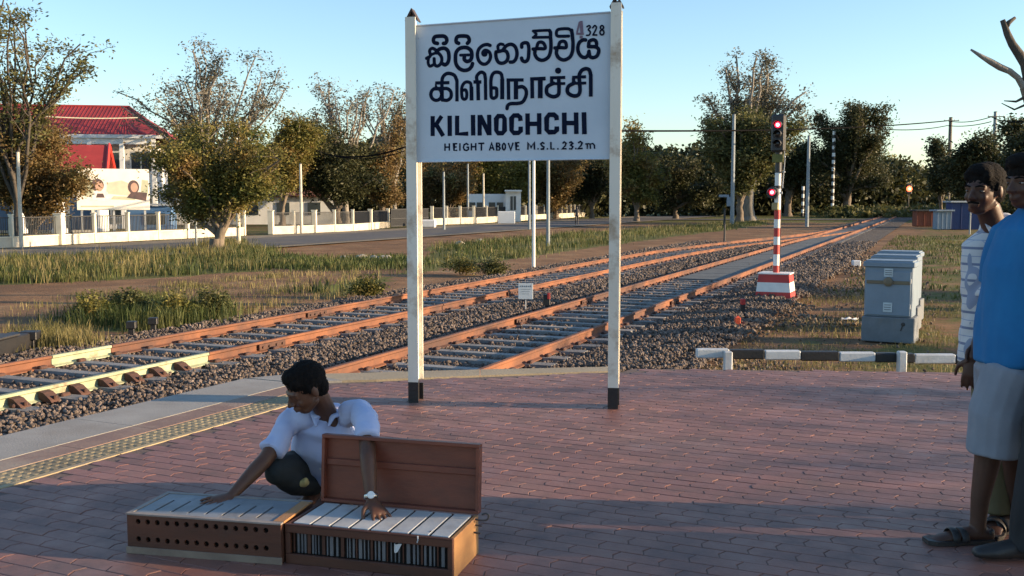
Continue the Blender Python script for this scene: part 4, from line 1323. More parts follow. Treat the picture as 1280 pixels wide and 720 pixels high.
wire(At(505, 189, 62), At(395, 188, 66), .5, .035, 'thinner second cable left of the board', gw)
m_wy = M('wire_pale', (.5, .5, .4), rough=.6, bmp=0)
wire(At(36, 144, 58), At(172, 147, 62), .1, .03, 'pale thin wire crossing the red roof', gw, m_wy)

# ================================================================== FENCES
m_fmesh = M('fence_mesh_dark', (0.03, 0.032, 0.035), rough=.7, bmp=0)
m_fence_wall = M('fence_wall_paint', (0.60, 0.56, 0.47), (0.5, 0.45, 0.36), 1.5, .8, .3, dirt=(.3, .24, .17), dscale=.9, dpos=(.5, .8))
def fence(lb, posts, wall_h=.48, ph=1.55, group=None, panel=True):
    """posts: list of (px, py base, width px)"""
    P = [G(x, y, GZ) for x, y, w in posts]
    t = thing('compound_fence', lb, 'fence', P[0])
    o0 = P[0]
    for (x, y, w), p in zip(posts, P):
        wd = w * p.y / F
        mb = MB(); mb.bbox(p - o0 + Vector((0, 0, ph / 2)), (wd, wd, ph), .02)
        mb.box(p - o0 + Vector((0, 0, ph + .03)), (wd * 1.12, wd * 1.12, .06))
        mb.build('fence_post', m_cream, t)
    for i in range(len(P) - 1):
        a, b = P[i] - o0, P[i + 1] - o0
        d = b - a; L = d.length; rz = math.atan2(d.y, d.x); c = (a + b) / 2
        mb = MB(); mb.box(c + Vector((0, 0, wall_h / 2)), (L - .12, .16, wall_h), rz); mb.build('low_wall', m_fence_wall, t)
        mb = MB(); mb.box(c + Vector((0, 0, wall_h + .025)), (L - .13, .22, .05), rz); mb.build('wall_coping', m_cream, t)
        if panel:
            mb = MB(); h0 = wall_h + .05; h1 = ph - .12
            for z in (h0 + .03, h1): mb.box(c + Vector((0, 0, z)), (L - .13, .05, .05), rz)
            k = max(3, int(L / .11))
            for q in range(k):
                pp = a.lerp(b, (q + .5) / k); mb.box(pp + Vector((0, 0, (h0 + h1) / 2)), (.028, .028, h1 - h0), rz)
            o = mb.build('mesh_panel', m_fmesh, t); 
    return t
fence('cream fence with low wall and wide pillars at the far left', [(-72, 315, 6), (-28, 311, 5.5), (15, 309.3, 5), (75, 306, 10), (118, 303.5, 5), (160, 301.5, 4.6), (198, 299.5, 4.6), (234, 298, 5.5), (268, 296, 4.5), (305, 294.5, 4.5)])
fence('sunlit white fence with thick pillars left of the sign', [(339, 293, 6.5), (367.5, 292, 4), (393, 291, 6), (418, 290, 3.8), (441, 289, 3.5), (463, 287, 5.2), (485, 284.5, 4)])
fence('farther white fence seen under the board', [(540, 281.5, 4), (558.5, 280.5, 3), (575, 280, 3.6), (592, 279.5, 3.8), (608, 278.5, 3), (622, 277.5, 2.5), (645, 276, 2.5), (656.5, 275.5, 3), (670, 274.5, 3), (680, 274, 2), (690, 273.5, 2), (696, 273, 2), (702, 272.7, 2), (708, 272.4, 2), (713, 272, 2.4), (718, 271.5, 2), (724, 271.2, 2), (729, 270.9, 2), (734, 270.6, 2), (739, 270.3, 2), (745, 270, 2), (751, 269.7, 2), (757, 269.4, 2.4)], .55, 1.7)
# gate between the second and third fence
p = G(487, 286, GZ); q = G(537, 283, GZ)
t = thing('dark_gate', 'dark metal gate between two white fences, beside the left sign post', 'gate', p)
d = q - p
for f0, f1 in ((.03, .49), (.51, .97)):
    mb = MB(); c = p.lerp(q, (f0 + f1) / 2) - p; rz = math.atan2(d.y, d.x); L = d.length * (f1 - f0)
    for z in (.2, .8, 1.55): mb.box(c + Vector((0, 0, z)), (L, .06, .07), rz)
    for k in range(26): mb.box((p.lerp(q, f0 + (f1 - f0) * (k + .5) / 26) - p) + Vector((0, 0, .85)), (L / 26 * .55, .03, 1.4), rz)
    mb.build('gate_leaf', m_fmesh, t)
# white rounded kerb block next to the gate
mb = MB(); c = G(536, 285, GZ); mb.bbox((0, 0, .35), (1.2, .5, .7), .12)
o = mb.build('white_block', m_white); o.location = c; tag(o, 'low white rounded block at the gate, right of the left sign post', 'block')

# ================================================================== BUILDINGS
m_roof, nt, bs = newmat('red_roof')
tc = nd(nt, 'ShaderNodeTexCoord').outputs['Object']
n1 = noise_node(nt, tc, .5, 5, .65)
col = ramp(nt, n1, [(.35, (.25, .028, .028)), (.65, (.36, .04, .04))])
nt.links.new(col, bs.inputs['Base Color']); bs.inputs['Roughness'].default_value = .65
m_wallw = M('building_white', (.82, .83, .82), (.74, .75, .74), .8, .8, .2, dirt=(.45, .44, .4), dscale=.4, dpos=(.5, .85))
m_glass = M('window_glass_dark', (.03, .045, .055), (.045, .06, .07), 1, .12, 0)
m_blue = M('blue_door', (.04, .10, .20), (.03, .07, .15), 2, .5)
def quadmesh(mb, pts, th=.12):
    """thick sheet from 3-4 points"""
    n = (pts[1] - pts[0]).cross(pts[2] - pts[0]).normalized() * th
    k = len(pts)
    mb.add([p for p in pts] + [p - n for p in pts], [tuple(range(k)), tuple(reversed(range(k, 2 * k)))] + [(i, k + i, k + (i + 1) % k, (i + 1) % k) for i in range(k)])
def V3(*a): return Vector(a)
def ridged(mb, a, b, c, d, n, r=.035):
    """ribs of roof sheet between bottom edge a-b and top edge d-c"""
    for i in range(n + 1):
        f = i / n
        mb.tube([a.lerp(b, f), d.lerp(c, f)], r, 4)
# main block: local x along facade, y depth
byc = 84
bo_ = At(200, 251, byc); B = thing('red_roofed_building', 'long two storey white building with red roof and pillared balcony', 'building', (bo_.x, byc, GZ), R(10))
def bz(py, Y): return At(0, py, Y).z - GZ
Hc = bz(171.5, 84); Hr = bz(134, 89); LB = 27.0; DB = 11.0
mb = MB(); mb.box((-LB / 2 - .6, DB / 2 + 1.7, Hc / 2), (LB - 1, DB - 2, Hc)); mb.build('wall', m_wallw, B)
mb = MB()
e0, e1 = V3(-LB, -.9, Hc), V3(.9, -.9, Hc); r0, r1 = V3(-LB, DB / 2, Hr), V3(-3.2, DB / 2, Hr)
b0, b1 = V3(-LB, DB + .9, Hc), V3(.9, DB + .9, Hc)
quadmesh(mb, [e0, e1, r1, r0]); quadmesh(mb, [e1, b1, r1]); quadmesh(mb, [b1, b0, r0, r1])
rf = mb.build('roof', m_roof, B)
mb = MB(); 
for i in range(90):
    x = -LB + i * .3
    top = r0.lerp(r1, min(1, (x + LB) / (LB - 3.2)))
    mb.tube([V3(x, -.92, Hc + .02), V3(min(x, -3.2) if x < -3.2 else x - (x + 3.2) * .9, DB / 2 if x < -3.2 else -.9 + (DB / 2 + .9) * .9 * max(0, (1 - (x + 3.2) / 4.1)), Hr + .02 if x < -3.2 else Hc + (Hr - Hc) * .9 * max(0, (1 - (x + 3.2) / 4.1)))], .016, 4)
mb.tube([r0, r1], .14, 6); mb.tube([r1, e1], .12, 6)
mb.build('roof_ribs', m_roof, rf)
mb = MB(); mb.box((-LB / 2 + .45, -.93, Hc - .02), (LB + .9, .12, .28)); mb.build('gutter', m_wallw, B)
# balcony storeys
for z, h in ((0.0, .35), (3.15, .3)):
    mb = MB(); mb.box((-LB / 2 - .1, .2, z + h / 2), (LB, 2.0, h)); mb.build('floor_slab', m_wallw, B)
mb = MB(); mb.box((-LB / 2 - .1, -.72, 3.9), (LB, .12, .95)); mb.build('balcony_parapet', m_wallw, B)
mb = MB(); mb.box((-LB / 2 - .1, -.72, Hc - .35), (LB, .18, .55)); mb.build('balcony_beam', m_wallw, B)
for i in range(10):
    x = -.25 - i * 2.45
    mb = MB(); mb.box((x, -.75, Hc / 2 - .1), (.32, .32, Hc - .2)); mb.build('pillar', m_wallw, B)
for i in range(9):
    x = -1.5 - i * 2.45
    for z in (1.7, 5.4):
        mb = MB(); mb.box((x, .68, z), (1.7, .08, 1.7)); w = mb.build('window', m_wallw, B)
        for q in (-.4, .4):
            mb = MB(); mb.box((x + q, .635, z), (.7, .03, 1.5)); mb.build('pane', m_glass, w)
# front porch with gabled red roof
yg = 72
pg = At(131, 251, yg); PB = thing('gabled_porch_building', 'lower white porch with steep red gable roof behind the hoarding', 'building', (pg.x, yg, GZ), R(14))
zr = bz(179, yg); ze = bz(222, yg)
LP = 9.0; hw = 2.4
mb = MB()
A0, A1 = V3(-LP, hw, zr), V3(0, hw, zr)
quadmesh(mb, [V3(-LP, -.6, ze - .3), V3(.2, -.6, ze - .3), V3(0, hw, zr), V3(-LP, hw, zr)])
quadmesh(mb, [V3(.2, hw * 2 + .6, ze - .3), V3(-LP, hw * 2 + .6, ze - .3), V3(-LP, hw, zr), V3(0, hw, zr)])
rf = mb.build('roof', m_roof, PB)
m_barge = M('bargeboard_red', (.62, .05, .04), rough=.5)
mb = MB(); mb.tube([V3(.22, -.65, ze - .3), V3(.1, hw, zr + .05), V3(.22, hw * 2 + .65, ze - .3)], .12, 4); mb.build('bargeboard', m_barge, rf)
mb = MB(); mb.add([V3(-.2, 0, ze), V3(-.2, hw * 2, ze), V3(-.2, hw, zr - .3), V3(-.4, 0, ze), V3(-.4, hw * 2, ze), V3(-.4, hw, zr - .3)], [(0, 1, 2), (5, 4, 3), (0, 3, 4, 1), (1, 4, 5, 2), (2, 5, 3, 0)])
mb.build('gable', M('gable_brown', (.3, .2, .15)), PB)
mb = MB(); mb.box((-LP / 2, hw + .6, ze / 2), (LP - .8, hw * 1.5, ze)); mb.build('wall', m_wallw, PB)
for x in (-.35, -3.0, -5.6, -8.2):
    mb = MB(); mb.lathe((x, .1, 0), [(.55, 0), (.55, .25), (.38, .4), (.34, ze - .7), (.5, ze - .5), (.5, ze - .3)], 14); mb.build('column', m_wallw, PB)
for x in (-1.7, -4.3, -6.9):
    mb = MB(); mb.box((x, .62, 1.35), (1.4, .12, 2.3)); dd = mb.build('door', m_blue, PB)
    mb = MB(); mb.box((x, .63, 2.95), (1.5, .1, .5)); mb.build('window', m_glass, PB)
mb = MB(); mb.box((-LP / 2, -.1, ze - .25), (LP, .5, .5)); mb.build('beam', m_wallw, PB)
# blue shed right of the hoarding, long low white building behind the trees
p = At(190, 251, 66); t = thing('blue_kiosk', 'small blue kiosk under the right end of the hoarding', 'kiosk', (p.x, 66, GZ), R(8))
mb = MB(); mb.bbox((0, 0, .95), (2.7, 1.6, 1.9), .04); mb.build('wall', M('kiosk_blue', (.10, .22, .42), (.08, .17, .33), 1, .6), t)
mb = MB(); mb.box((.1, 0, 2.0), (3.0, 2.0, .12)); mb.build('roof', m_galv, t)
mb = MB(); mb.box((.3, -.82, 1.1), (1.3, .06, .7)); mb.build('window', m_glass, t)
p = At(330, 251, 100); t = thing('long_low_building', 'long low white building hidden behind the trees, left of the sunlit fence', 'building', (p.x, 100, GZ), R(6))
mb = MB(); mb.box((-2, 0, 1.4), (18, 5, 2.8)); mb.build('wall', m_wallw, t)
mb = MB(); quadmesh(mb, [V3(-11.5, -3, 2.7), V3(7.5, -3, 2.7), V3(7.5, 0, 4.2), V3(-11.5, 0, 4.2)]); quadmesh(mb, [V3(7.5, 3, 2.7), V3(-11.5, 3, 2.7), V3(-11.5, 0, 4.2), V3(7.5, 0, 4.2)]); mb.build('roof', M('brown_tile_roof', (.2, .09, .06), (.14, .06, .045), 2, .8), t)
for i in range(6):
    mb = MB(); mb.box((-9.5 + i * 2.9, -2.53, 1.5), (1.2, .08, 1.2)); mb.build('window', m_glass, t)
# gatehouse under the board
yk = 112
p = At(618, 251, yk); t = thing('white_gatehouse', 'small white gatehouse with dark window seen under the board', 'gatehouse', (p.x, yk, GZ))
def kx(px): return At(px, 251, yk).x - p.x
z1 = At(0, 239.5, yk).z - GZ; z0_ = 0
mb = MB(); mb.box(((kx(632) + kx(651)) / 2, 0, z1 / 2), (kx(651) - kx(632), 2.4, z1)); w = mb.build('wall', m_white, t)
mb = MB(); mb.box(((kx(584) + kx(632)) / 2, 1.2, z1 * .46), (kx(632) - kx(584), 2.0, z1 * .92)); mb.build('side_wall', m_wallw, t)
mb = MB(); mb.box(((kx(638) + kx(645)) / 2, -1.22, (At(0, 254, yk).z - GZ)), (kx(645) - kx(638), .06, 1.5)); w2 = mb.build('window', m_glass, t)
mb = MB(); mb.box(((kx(638) + kx(645)) / 2, -1.25, (At(0, 254, yk).z - GZ)), (.06, .04, 1.5)); mb.build('window_bar', m_white, w2)
mb = MB(); mb.box(((kx(631) + kx(652)) / 2, -.2, z1 + .08), (kx(652) - kx(631), 3.2, .16)); mb.build('roof', m_wallw, t)
mb = MB()
for x_ in (590, 600, 615, 625): mb.box((kx(x_), .17, z1 * .5), (.7, .06, .9))
mb.build('side_window', m_glass, t)
a = G(633, 279.5, GZ); mb = MB(); mb.bbox((0, 0, .6), (21.5 * a.y / F, .4, (At(0, 264, a.y).z - GZ)), .05)
o = mb.build('white_panel_block', m_wallw); o.location = a; tag(o, 'square white panel standing before the gatehouse fence', 'panel')
# hoarding with printed picture of two people
yb = 62.5
hb = thing('hoarding', 'large sunlit cream hoarding with faded picture of two people by the left fence', 'billboard', (At(142, 251, yb).x, yb, GZ), R(26))
hz0, hz1 = At(0, 262.5, yb).z - GZ, At(0, 211, yb).z - GZ
WH = 4.15; HH = hz1 - hz0
mb = MB(); mb.bbox((0, 0, (hz0 + hz1) / 2), (WH, .10, HH), .02)
m_hb = M('hoarding_cream', (.82, .80, .72), (.76, .73, .64), 1.2, .6, .1, dirt=(.55, .45, .38), dscale=1.2, dpos=(.6, .8)); mb.build('panel', m_hb, hb)
for x in (-1.8, 0, 1.8):
    mb = MB(); mb.box((x, .12, hz1 / 2), (.12, .12, hz1)); mb.build('post', m_galv, hb)
def hp(x, z): return V3((x - .5) * WH, -.052, hz0 + z * HH)
def flat(name, pts, mt, lift, par):
    mb = MB(); mb.add([hp(x, z) + V3(0, -lift, 0) for x, z in pts], [tuple(range(len(pts)))]); return mb.build(name, mt, par)
def ell(cx, cz, rx, rz, n=14): return [(cx + rx * math.cos(2 * math.pi * k / n), cz + rz * math.sin(2 * math.pi * k / n)) for k in range(n)]
pr_ = bpy.data.objects.new('picture', None); COL.objects.link(pr_); pr_.parent = hb
mp_pink = M('print_pink', (.74, .56, .44), (.66, .46, .36), 2, .6, 0); mp_dk = M('print_dark', (.05, .04, .045), (.12, .07, .07), 3, .6, 0)
mp_sk = M('print_face', (.52, .32, .24), (.42, .25, .19), 3, .6, 0); mp_gr = M('print_green', (.36, .40, .28), (.5, .48, .36), 3, .6, 0); mp_w = M('print_white', (.8, .8, .77), rough=.6, bmp=0)
flat('print_patch', [(.40, .40), (.74, .34), (.76, .62), (.62, .72), (.42, .66)], mp_pink, .002, pr_)
flat('print_patch', [(.05, .35), (.22, .3), (.24, .66), (.15, .78), (.03, .72)], mp_gr, .002, pr_)
flat('print_patch', [(.46, .26), (.80, .24), (.78, .32), (.5, .34)], mp_gr, .003, pr_)
flat('print_patch', ell(.29, .60, .085, .16), mp_dk, .004, pr_); flat('print_patch', ell(.31, .57, .055, .12), mp_sk, .006, pr_)
flat('print_patch', [(.18, .22), (.46, .22), (.42, .44), (.34, .50), (.24, .46)], mp_w, .005, pr_); flat('print_patch', [(.26, .30), (.38, .30), (.36, .40), (.28, .40)], mp_dk, .008, pr_)
flat('print_patch', ell(.78, .56, .08, .17), mp_dk, .004, pr_); flat('print_patch', ell(.79, .55, .05, .115), mp_sk, .006, pr_)
flat('print_patch', [(.68, .30), (.95, .22), (.97, .42), (.86, .44), (.74, .42)], mp_dk, .0045, pr_)
flat('print_patch', [(.88, .42), (.98, .40), (.99, .72), (.90, .74)], mp_gr, .003, pr_)
flat('print_patch', [(.05, .07), (.5, .07), (.5, .105), (.05, .105)], mp_gr, .002, pr_)
# right side: orange fence panel, grey kiosk box, blue shed, far roofs
def shed(px0, px1, pyt, pyb, mt, lb, cat, name, roofm=None, depth=1.1, rz=0.0):
    a, b = G(px0, pyb, GZ), G(px1, pyb, GZ)
    w = b.x - a.x; h = At(0, pyt, a.y).z - GZ
    t = thing(name, lb, cat, ((a.x + b.x) / 2, a.y, GZ), rz)
    mb = MB(); mb.bbox((0, depth / 2, h / 2), (w, depth, h), .03); mb.build('wall', mt, t)
    n = max(3, int(w / .6)); mb = MB()
    for i in range(n + 1): mb.box((-w / 2 + w * i / n, -.03, h / 2), (.07, .06, h - .1))
    mb.build('ribs', mt, t)
    mb = MB(); mb.box((0, depth / 2, h + .06), (w + .4, depth + .5, .12)); mb.build('roof', roofm or mt, t)
    return t
shed(1146, 1173, 264, 283, M('orange_sheet', (.24, .07, .035), (.18, .055, .03), 1, .7, .2), 'orange brown sheet metal shed beyond the cabinets', 'shed', 'orange_shed', m_dark)
shed(1172, 1188, 264, 287, M('grey_blue_box', (.24, .30, .36), (.2, .25, .3), 1, .6), 'pale grey box between the orange shed and the blue shed', 'cabinet', 'grey_box', None, 1.0)
shed(1189, 1225, 253, 287, M('blue_tarp', (.012, .035, .13), (.01, .025, .10), 1.5, .55, .3), 'blue tarpaulin shed with pale roof left of the watching man', 'shed', 'blue_shed', m_galv)
t = shed(1141, 1166, 241, 266, m_wallw, 'distant building with pale blue roof beside the far red lamp', 'building', 'distant_building', M('roof_pale_blue', (.5, .62, .68)), 8)
# straight row of low white/grey house between trees (right of signal) and parked things by the road
shed(945, 965, 252, 268, m_wallw, 'small pale house under the big tree behind the signal', 'house', 'small_house', m_dark, 5)
shed(903, 925, 254, 268, M('shop_brown', (.25, .2, .17)), 'low brownish roadside stall left of the signal', 'stall', 'roadside_stall', m_galv, 4)
t, _, _ = pole(799, 266, 249, 1.5, m_poleg, 'small roadside sign with white face right of the right sign post', None, 'road_sign', 'road sign')
mb = MB(); yy = t.location.y; mb.bbox((0, -.08, 2.2), (.75, .05, 1.1), .02); mb.build('plate', m_white, t)
# ================================================================== TREES
m_bark = M('bark', (0.20, 0.16, 0.12), (0.11, 0.085, 0.065), 6, .9, .8, .03, stretch=(1, 1, .3), fine=14)
m_barkg = M('bark_pale', (0.30, 0.27, 0.23), (0.18, 0.16, 0.14), 6, .9, .6, .03, stretch=(1, 1, .3), fine=14)
m_barkd = M('bark_dark', (0.09, 0.075, 0.06), (0.05, 0.042, 0.035), 6, .9, .6, .03, stretch=(1, 1, .3), fine=14)
l_mid = leafmat('leaf_mid', (0.06, 0.07, 0.026), (0.115, 0.115, 0.04), (0.17, 0.15, 0.055), trans=.35)
l_brown = leafmat('leaf_brown', (0.12, 0.105, 0.04), (0.19, 0.12, 0.048), (0.16, 0.145, 0.05), trans=.35)
l_grey = leafmat('leaf_grey', (0.10, 0.10, 0.065), (0.14, 0.13, 0.09), (0.19, 0.165, 0.12))
l_dark = leafmat('leaf_dark', (0.032, 0.04, 0.018), (0.056, 0.06, 0.025), (0.085, 0.08, 0.032), trans=.3)
l_yel = leafmat('leaf_yellow', (0.10, 0.10, 0.025), (0.16, 0.15, 0.035), (0.23, 0.19, 0.05))
l_bushy = leafmat('leaf_bushy', (0.085, 0.105, 0.028), (0.19, 0.165, 0.045), (0.24, 0.15, 0.055), scale=0.55, trans=.35)

class TR:
    def __init__(s, seed): s.r = random.Random(seed); s.V = []; s.F = []; s.tips = []
    def seg(s, pts, rads, n):
        mb = MB(); mb.tube(pts, rads, n, False)
        b = len(s.V); s.V.extend(mb.v); s.F.extend([tuple(b + i for i in f) for f in mb.f])
    def limb(s, a, b, r0, r1, n=5, wob=.12, rise=.15, k=6):
        d = b - a; L = d.length; r = s.r
        ctrl = a + d * .45 + Vector((0, 0, L * rise)) + Vector((r.uniform(-1, 1), r.uniform(-1, 1), r.uniform(-.5, .5))) * L * wob
        pts = []; rad = []
        for i in range(k + 1):
            t = i / k
            p = a * (1 - t) ** 2 + ctrl * 2 * t * (1 - t) + b * t * t
            if 0 < i < k: p = p + Vector((r.uniform(-1, 1), r.uniform(-1, 1), r.uniform(-1, 1))) * L * .025
            pts.append(p); rad.append(r0 + (r1 - r0) * t ** .8)
        s.seg(pts, rad, n)
        return pts, rad
def rnd_in(r, ell, lo=.2, hi=1.0):
    cx, cy, cz, rx, ry, rz = ell
    while True:
        v = Vector((r.uniform(-1, 1), r.uniform(-1, 1), r.uniform(-1, 1)))
        if lo < v.length < hi: break
    return Vector((cx + v.x * rx, cy + v.y * ry, cz + v.z * rz))
def make_tree(label, base, ells, trunk_top, r0, leaf, nleaf, lsize, bark=None, seed=1, limbs=9, subs=7, twigs=4, lean=(0, 0), cat='tree', group=None, name='tree', spread=.9, cl=1.0, sides=5, twl=1.0):
    """ells: crown ellipsoids (offset from the base, metres); leaves gather round the twigs"""
    T = TR(seed); r = T.r
    top = Vector((lean[0], lean[1], trunk_top))
    tp, trd = T.limb(Vector((0, 0, -.2)), top, r0, r0 * .62, 9, .05, 0, 8)
    T.seg([Vector((0, 0, -.25)), Vector((0, 0, .12)), Vector((0, 0, .5))], [r0 * 1.6, r0 * 1.2, r0 * 1.0], 9)
    tips = []
    wts = [e[3] * e[4] * e[5] for e in ells]
    for i in range(limbs):
        e = ells[i % len(ells)]
        tgt = rnd_in(r, e, .35, .85)
        t0 = r.uniform(.45, 1.0); ip = min(int(t0 * 8), 8)
        st = tp[ip]
        lp, lr = T.limb(st, tgt, trd[ip] * .62, r0 * .14, sides + 1, .15, .12, 7)
        for j in range(subs):
            q = r.randint(2, 7)
            d = rnd_in(r, e, .0, 1.0) - lp[q]
            mxl = (e[3] + e[4] + e[5]) / 3 * spread
            if d.length > mxl: d = d.normalized() * mxl * r.uniform(.5, 1)
            sp, sr = T.limb(lp[q], lp[q] + d, lr[q] * .6, r0 * .04, sides, .15, .10, 4)
            for k in range(twigs):
                q2 = r.randint(1, 4)
                d2 = Vector((r.gauss(0, 1), r.gauss(0, 1), r.gauss(.35, .8))).normalized() * mxl * r.uniform(.18, .45) * twl
                wp, wr = T.limb(sp[q2], sp[q2] + d2, max(sr[q2] * .6, r0 * .02), r0 * .012, 3, .12, .1, 3)
                tips += [wp[1], wp[2], wp[3], wp[3]]
    t = thing(name, label, cat, base, 0, group)
    me = bpy.data.meshes.new('trunk'); me.from_pydata(T.V, [], T.F); me.materials.append(bark or m_bark); me.shade_smooth()
    link('trunk', me, t)
    g = np.random.default_rng(seed)
    tips = np.array([p[:] for p in tips])
    n = nleaf
    if n:
        c = tips[g.integers(0, len(tips), n)] + g.normal(0, 1, (n, 3)) * (np.array([.34, .34, .22]) * cl)
        a = g.normal(size=(n, 3)); a[:, 2] *= .6; a /= np.linalg.norm(a, axis=1)[:, None]
        b = g.normal(size=(n, 3)); b -= a * (a * b).sum(1)[:, None]; b /= np.linalg.norm(b, axis=1)[:, None]
        s = (g.uniform(.55, 1.3, n) * lsize)[:, None]
        v = np.stack([c - a * s * .7, c - b * s * .32, c + a * s * .7, c + b * s * .32], 1)
        I = (np.arange(n) * 4)[:, None]
        f = np.concatenate([I + np.array([0, 1, 2]), I + np.array([0, 2, 3])])
        o = link('crown', npmesh('crown', v.reshape(-1, 3), f, leaf), t)
    return t
def tree_px(label, px, pyb, crowns, trunk_py, tw, leaf, nleaf, lsize, Y=None, cl=1.0, depth=1.0, clumps=6, cfrac=.42, **kw):
    """crowns: list of (px centre, py centre, px half width, px half height)"""
    base = G(px, pyb, GZ) if Y is None else Vector((At(px, 251, Y).x, Y, GZ))
    Y = base.y; k = Y / F
    ells = []
    for i, (cx, cy, rx, ry) in enumerate(crowns):
        p = At(cx, cy, Y)
        ells.append((p.x - base.x, (kw.get('seed', 1) * (i + 1) * 37 % 10 / 10 - .5) * rx * k * .5, p.z - GZ, rx * k, rx * k * depth, ry * k))
    if clumps:
        rr_ = random.Random(kw.get('seed', 1) + 500); out = []
        for e_ in ells:
            for q in range(clumps):
                c_ = rnd_in(rr_, e_, .3, .80); f_ = cfrac * rr_.uniform(.7, 1.25)
                out.append((c_.x, c_.y, c_.z, e_[3] * f_, e_[4] * f_, e_[5] * f_ * .8))
        ells = out
        kw['limbs'] = max(kw.get('limbs', 9), int(len(ells) * 1.25))
        kw['spread'] = max(kw.get('spread', .9), 1.0)
        nleaf = int(nleaf * 1.35); lsize = lsize * .72; cl = cl * .8
    tt = At(px, trunk_py, Y).z - GZ
    return make_tree(label, base, ells, tt, tw * k / 2, leaf, nleaf, lsize, cl=cl, **kw)
# A: tall sparse tree at the far left, branches reaching in
tree_px('tall sparse leaved tree at the far left edge', 24, 305, [(35, 55, 118, 72), (15, 15, 115, 50), (75, 95, 62, 32)], 200, 11, l_mid, 5200, .22, seed=3, limbs=22, subs=9, twigs=5, bark=m_barkd, cl=.9, spread=.6)
# A2: browner bushy tree in front of the red building
tree_px('brown green bushy tree in front of the red roofed building', 40, 303, [(30, 190, 72, 68), (85, 200, 50, 50), (0, 205, 60, 62)], 260, 12, l_brown, 30000, .20, seed=5, limbs=12, subs=8, twigs=4, cl=1.5)
# B: bushy tree with leaning trunk
tree_px('bushy green and yellow tree with short leaning trunk by the left fence', 270, 312, [(278, 210, 98, 62), (330, 200, 52, 55), (232, 230, 52, 42), (285, 165, 72, 38)], 268, 15, l_bushy, 38000, .16, seed=8, limbs=15, subs=9, twigs=4, lean=(.5, 0), cl=1.1, bark=m_bark)
# B2 bare crowned tree behind
tree_px('tall half bare tree rising behind the bushy one', 262, 300, [(250, 108, 125, 70), (185, 125, 70, 45), (330, 105, 58, 48), (265, 68, 60, 34)], 195, 10, l_grey, 8000, .24, Y=78, seed=11, limbs=30, subs=10, twigs=5, spread=.6, bark=m_barkg, cl=1.3)
# C bare trees above the fence
tree_px('bare branched tree above the sunlit fence', 432, 285, [(420, 150, 85, 62), (395, 160, 45, 50), (440, 118, 55, 30)], 195, 9, l_grey, 3800, .28, Y=96, seed=14, limbs=28, subs=10, twigs=5, spread=.6, bark=m_barkg, cl=1.4)
tree_px('half bare tree just left of the sign', 492, 285, [(488, 140, 48, 52), (510, 125, 40, 34)], 190, 8, l_grey, 4000, .28, Y=104, seed=17, limbs=22, subs=9, twigs=5, spread=.6, bark=m_barkg, cl=1.4)
tree_px('brown leaved tree right beside the left sign post', 478, 282, [(485, 190, 42, 62), (470, 215, 40, 40)], 235, 10, l_brown, 14000, .26, Y=92, seed=19, limbs=10, subs=7, twigs=4, cl=1.7)
tree_px('dark round tree with forked trunk behind the sunlit fence', 422, 280, [(415, 200, 68, 52), (380, 190, 42, 48), (440, 215, 52, 42)], 240, 10, l_dark, 26000, .28, Y=88, seed=21, limbs=11, subs=8, twigs=4, cl=1.8)
tree_px('sunlit olive tree left of the dark round tree', 352, 285, [(350, 195, 42, 65), (365, 165, 36, 36)], 245, 8, l_bushy, 20000, .24, Y=84, seed=23, limbs=10, subs=7, twigs=4, cl=1.6)
# trees under and behind the board
gB = 'trees behind the white fence'
bd = [(560, 218, 34, 28, l_brown, 'brownish tree seen under the left half of the board'), (605, 214, 30, 30, l_yel, 'yellowish tree with pale fork behind the gatehouse'),
      (645, 216, 34, 26, l_yel, 'yellow green tree over the gatehouse'), (695, 220, 38, 30, l_brown, 'dull brown tree behind the blue grey pole'),
      (740, 215, 34, 34, l_dark, 'dark tree beside the right sign post'), (520, 215, 30, 40, l_brown, 'brown tree directly behind the left sign post')]
for i, (x, y, rx, ry, lf, lb) in enumerate(bd):
    tree_px(lb, x, 272, [(x, y, rx * 1.25, ry * 1.25), (x + 12, y - 18, rx, ry)], 245, 6, lf, 13000, .36, Y=118 + 3 * i, seed=30 + i, limbs=9, subs=7, twigs=4, cl=2.2, group=gB)
tree_px('round sunlit green tree just right of the right sign post', 796, 268, [(795, 172, 34, 36), (788, 210, 40, 40), (815, 225, 36, 32)], 235, 7, l_bushy, 13000, .34, Y=112, seed=41, limbs=11, subs=7, twigs=4, cl=1.9)
tree_px('dark low tree between the right sign post and the signal', 845, 268, [(848, 222, 34, 34), (820, 238, 30, 22), (880, 235, 28, 26)], 245, 7, l_dark, 12000, .38, Y=128, seed=43, limbs=10, subs=7, twigs=4, cl=2.2)
# big tree behind the signal
tree_px('very tall half bare grey brown tree behind the signal', 938, 272, [(938, 118, 68, 56), (900, 140, 48, 44), (980, 130, 48, 48), (940, 82, 38, 28)], 185, 15, l_grey, 13000, .34, Y=118, seed=47, spread=.65, limbs=28, subs=9, twigs=5, bark=m_barkg, cl=1.9)
tree_px('dense olive lower tree beneath the very tall one', 925, 272, [(925, 190, 55, 52), (965, 165, 45, 50), (895, 175, 35, 35)], 225, 10, l_mid, 24000, .40, Y=110, seed=53, limbs=14, subs=8, twigs=4, cl=2.2)
tree_px('dense dark tree right of the signal with rounded top', 1060, 270, [(1062, 160, 46, 42), (1040, 200, 66, 62), (1085, 205, 42, 52), (1010, 170, 46, 52)], 225, 12, l_dark, 34000, .40, Y=147, seed=59, limbs=16, subs=8, twigs=4, cl=2.3)
tree_px('dark tree directly behind the signal lamps', 985, 270, [(990, 205, 45, 55)], 230, 10, l_dark, 18000, .40, Y=150, seed=61, limbs=11, subs=8, twigs=4, cl=2.3)
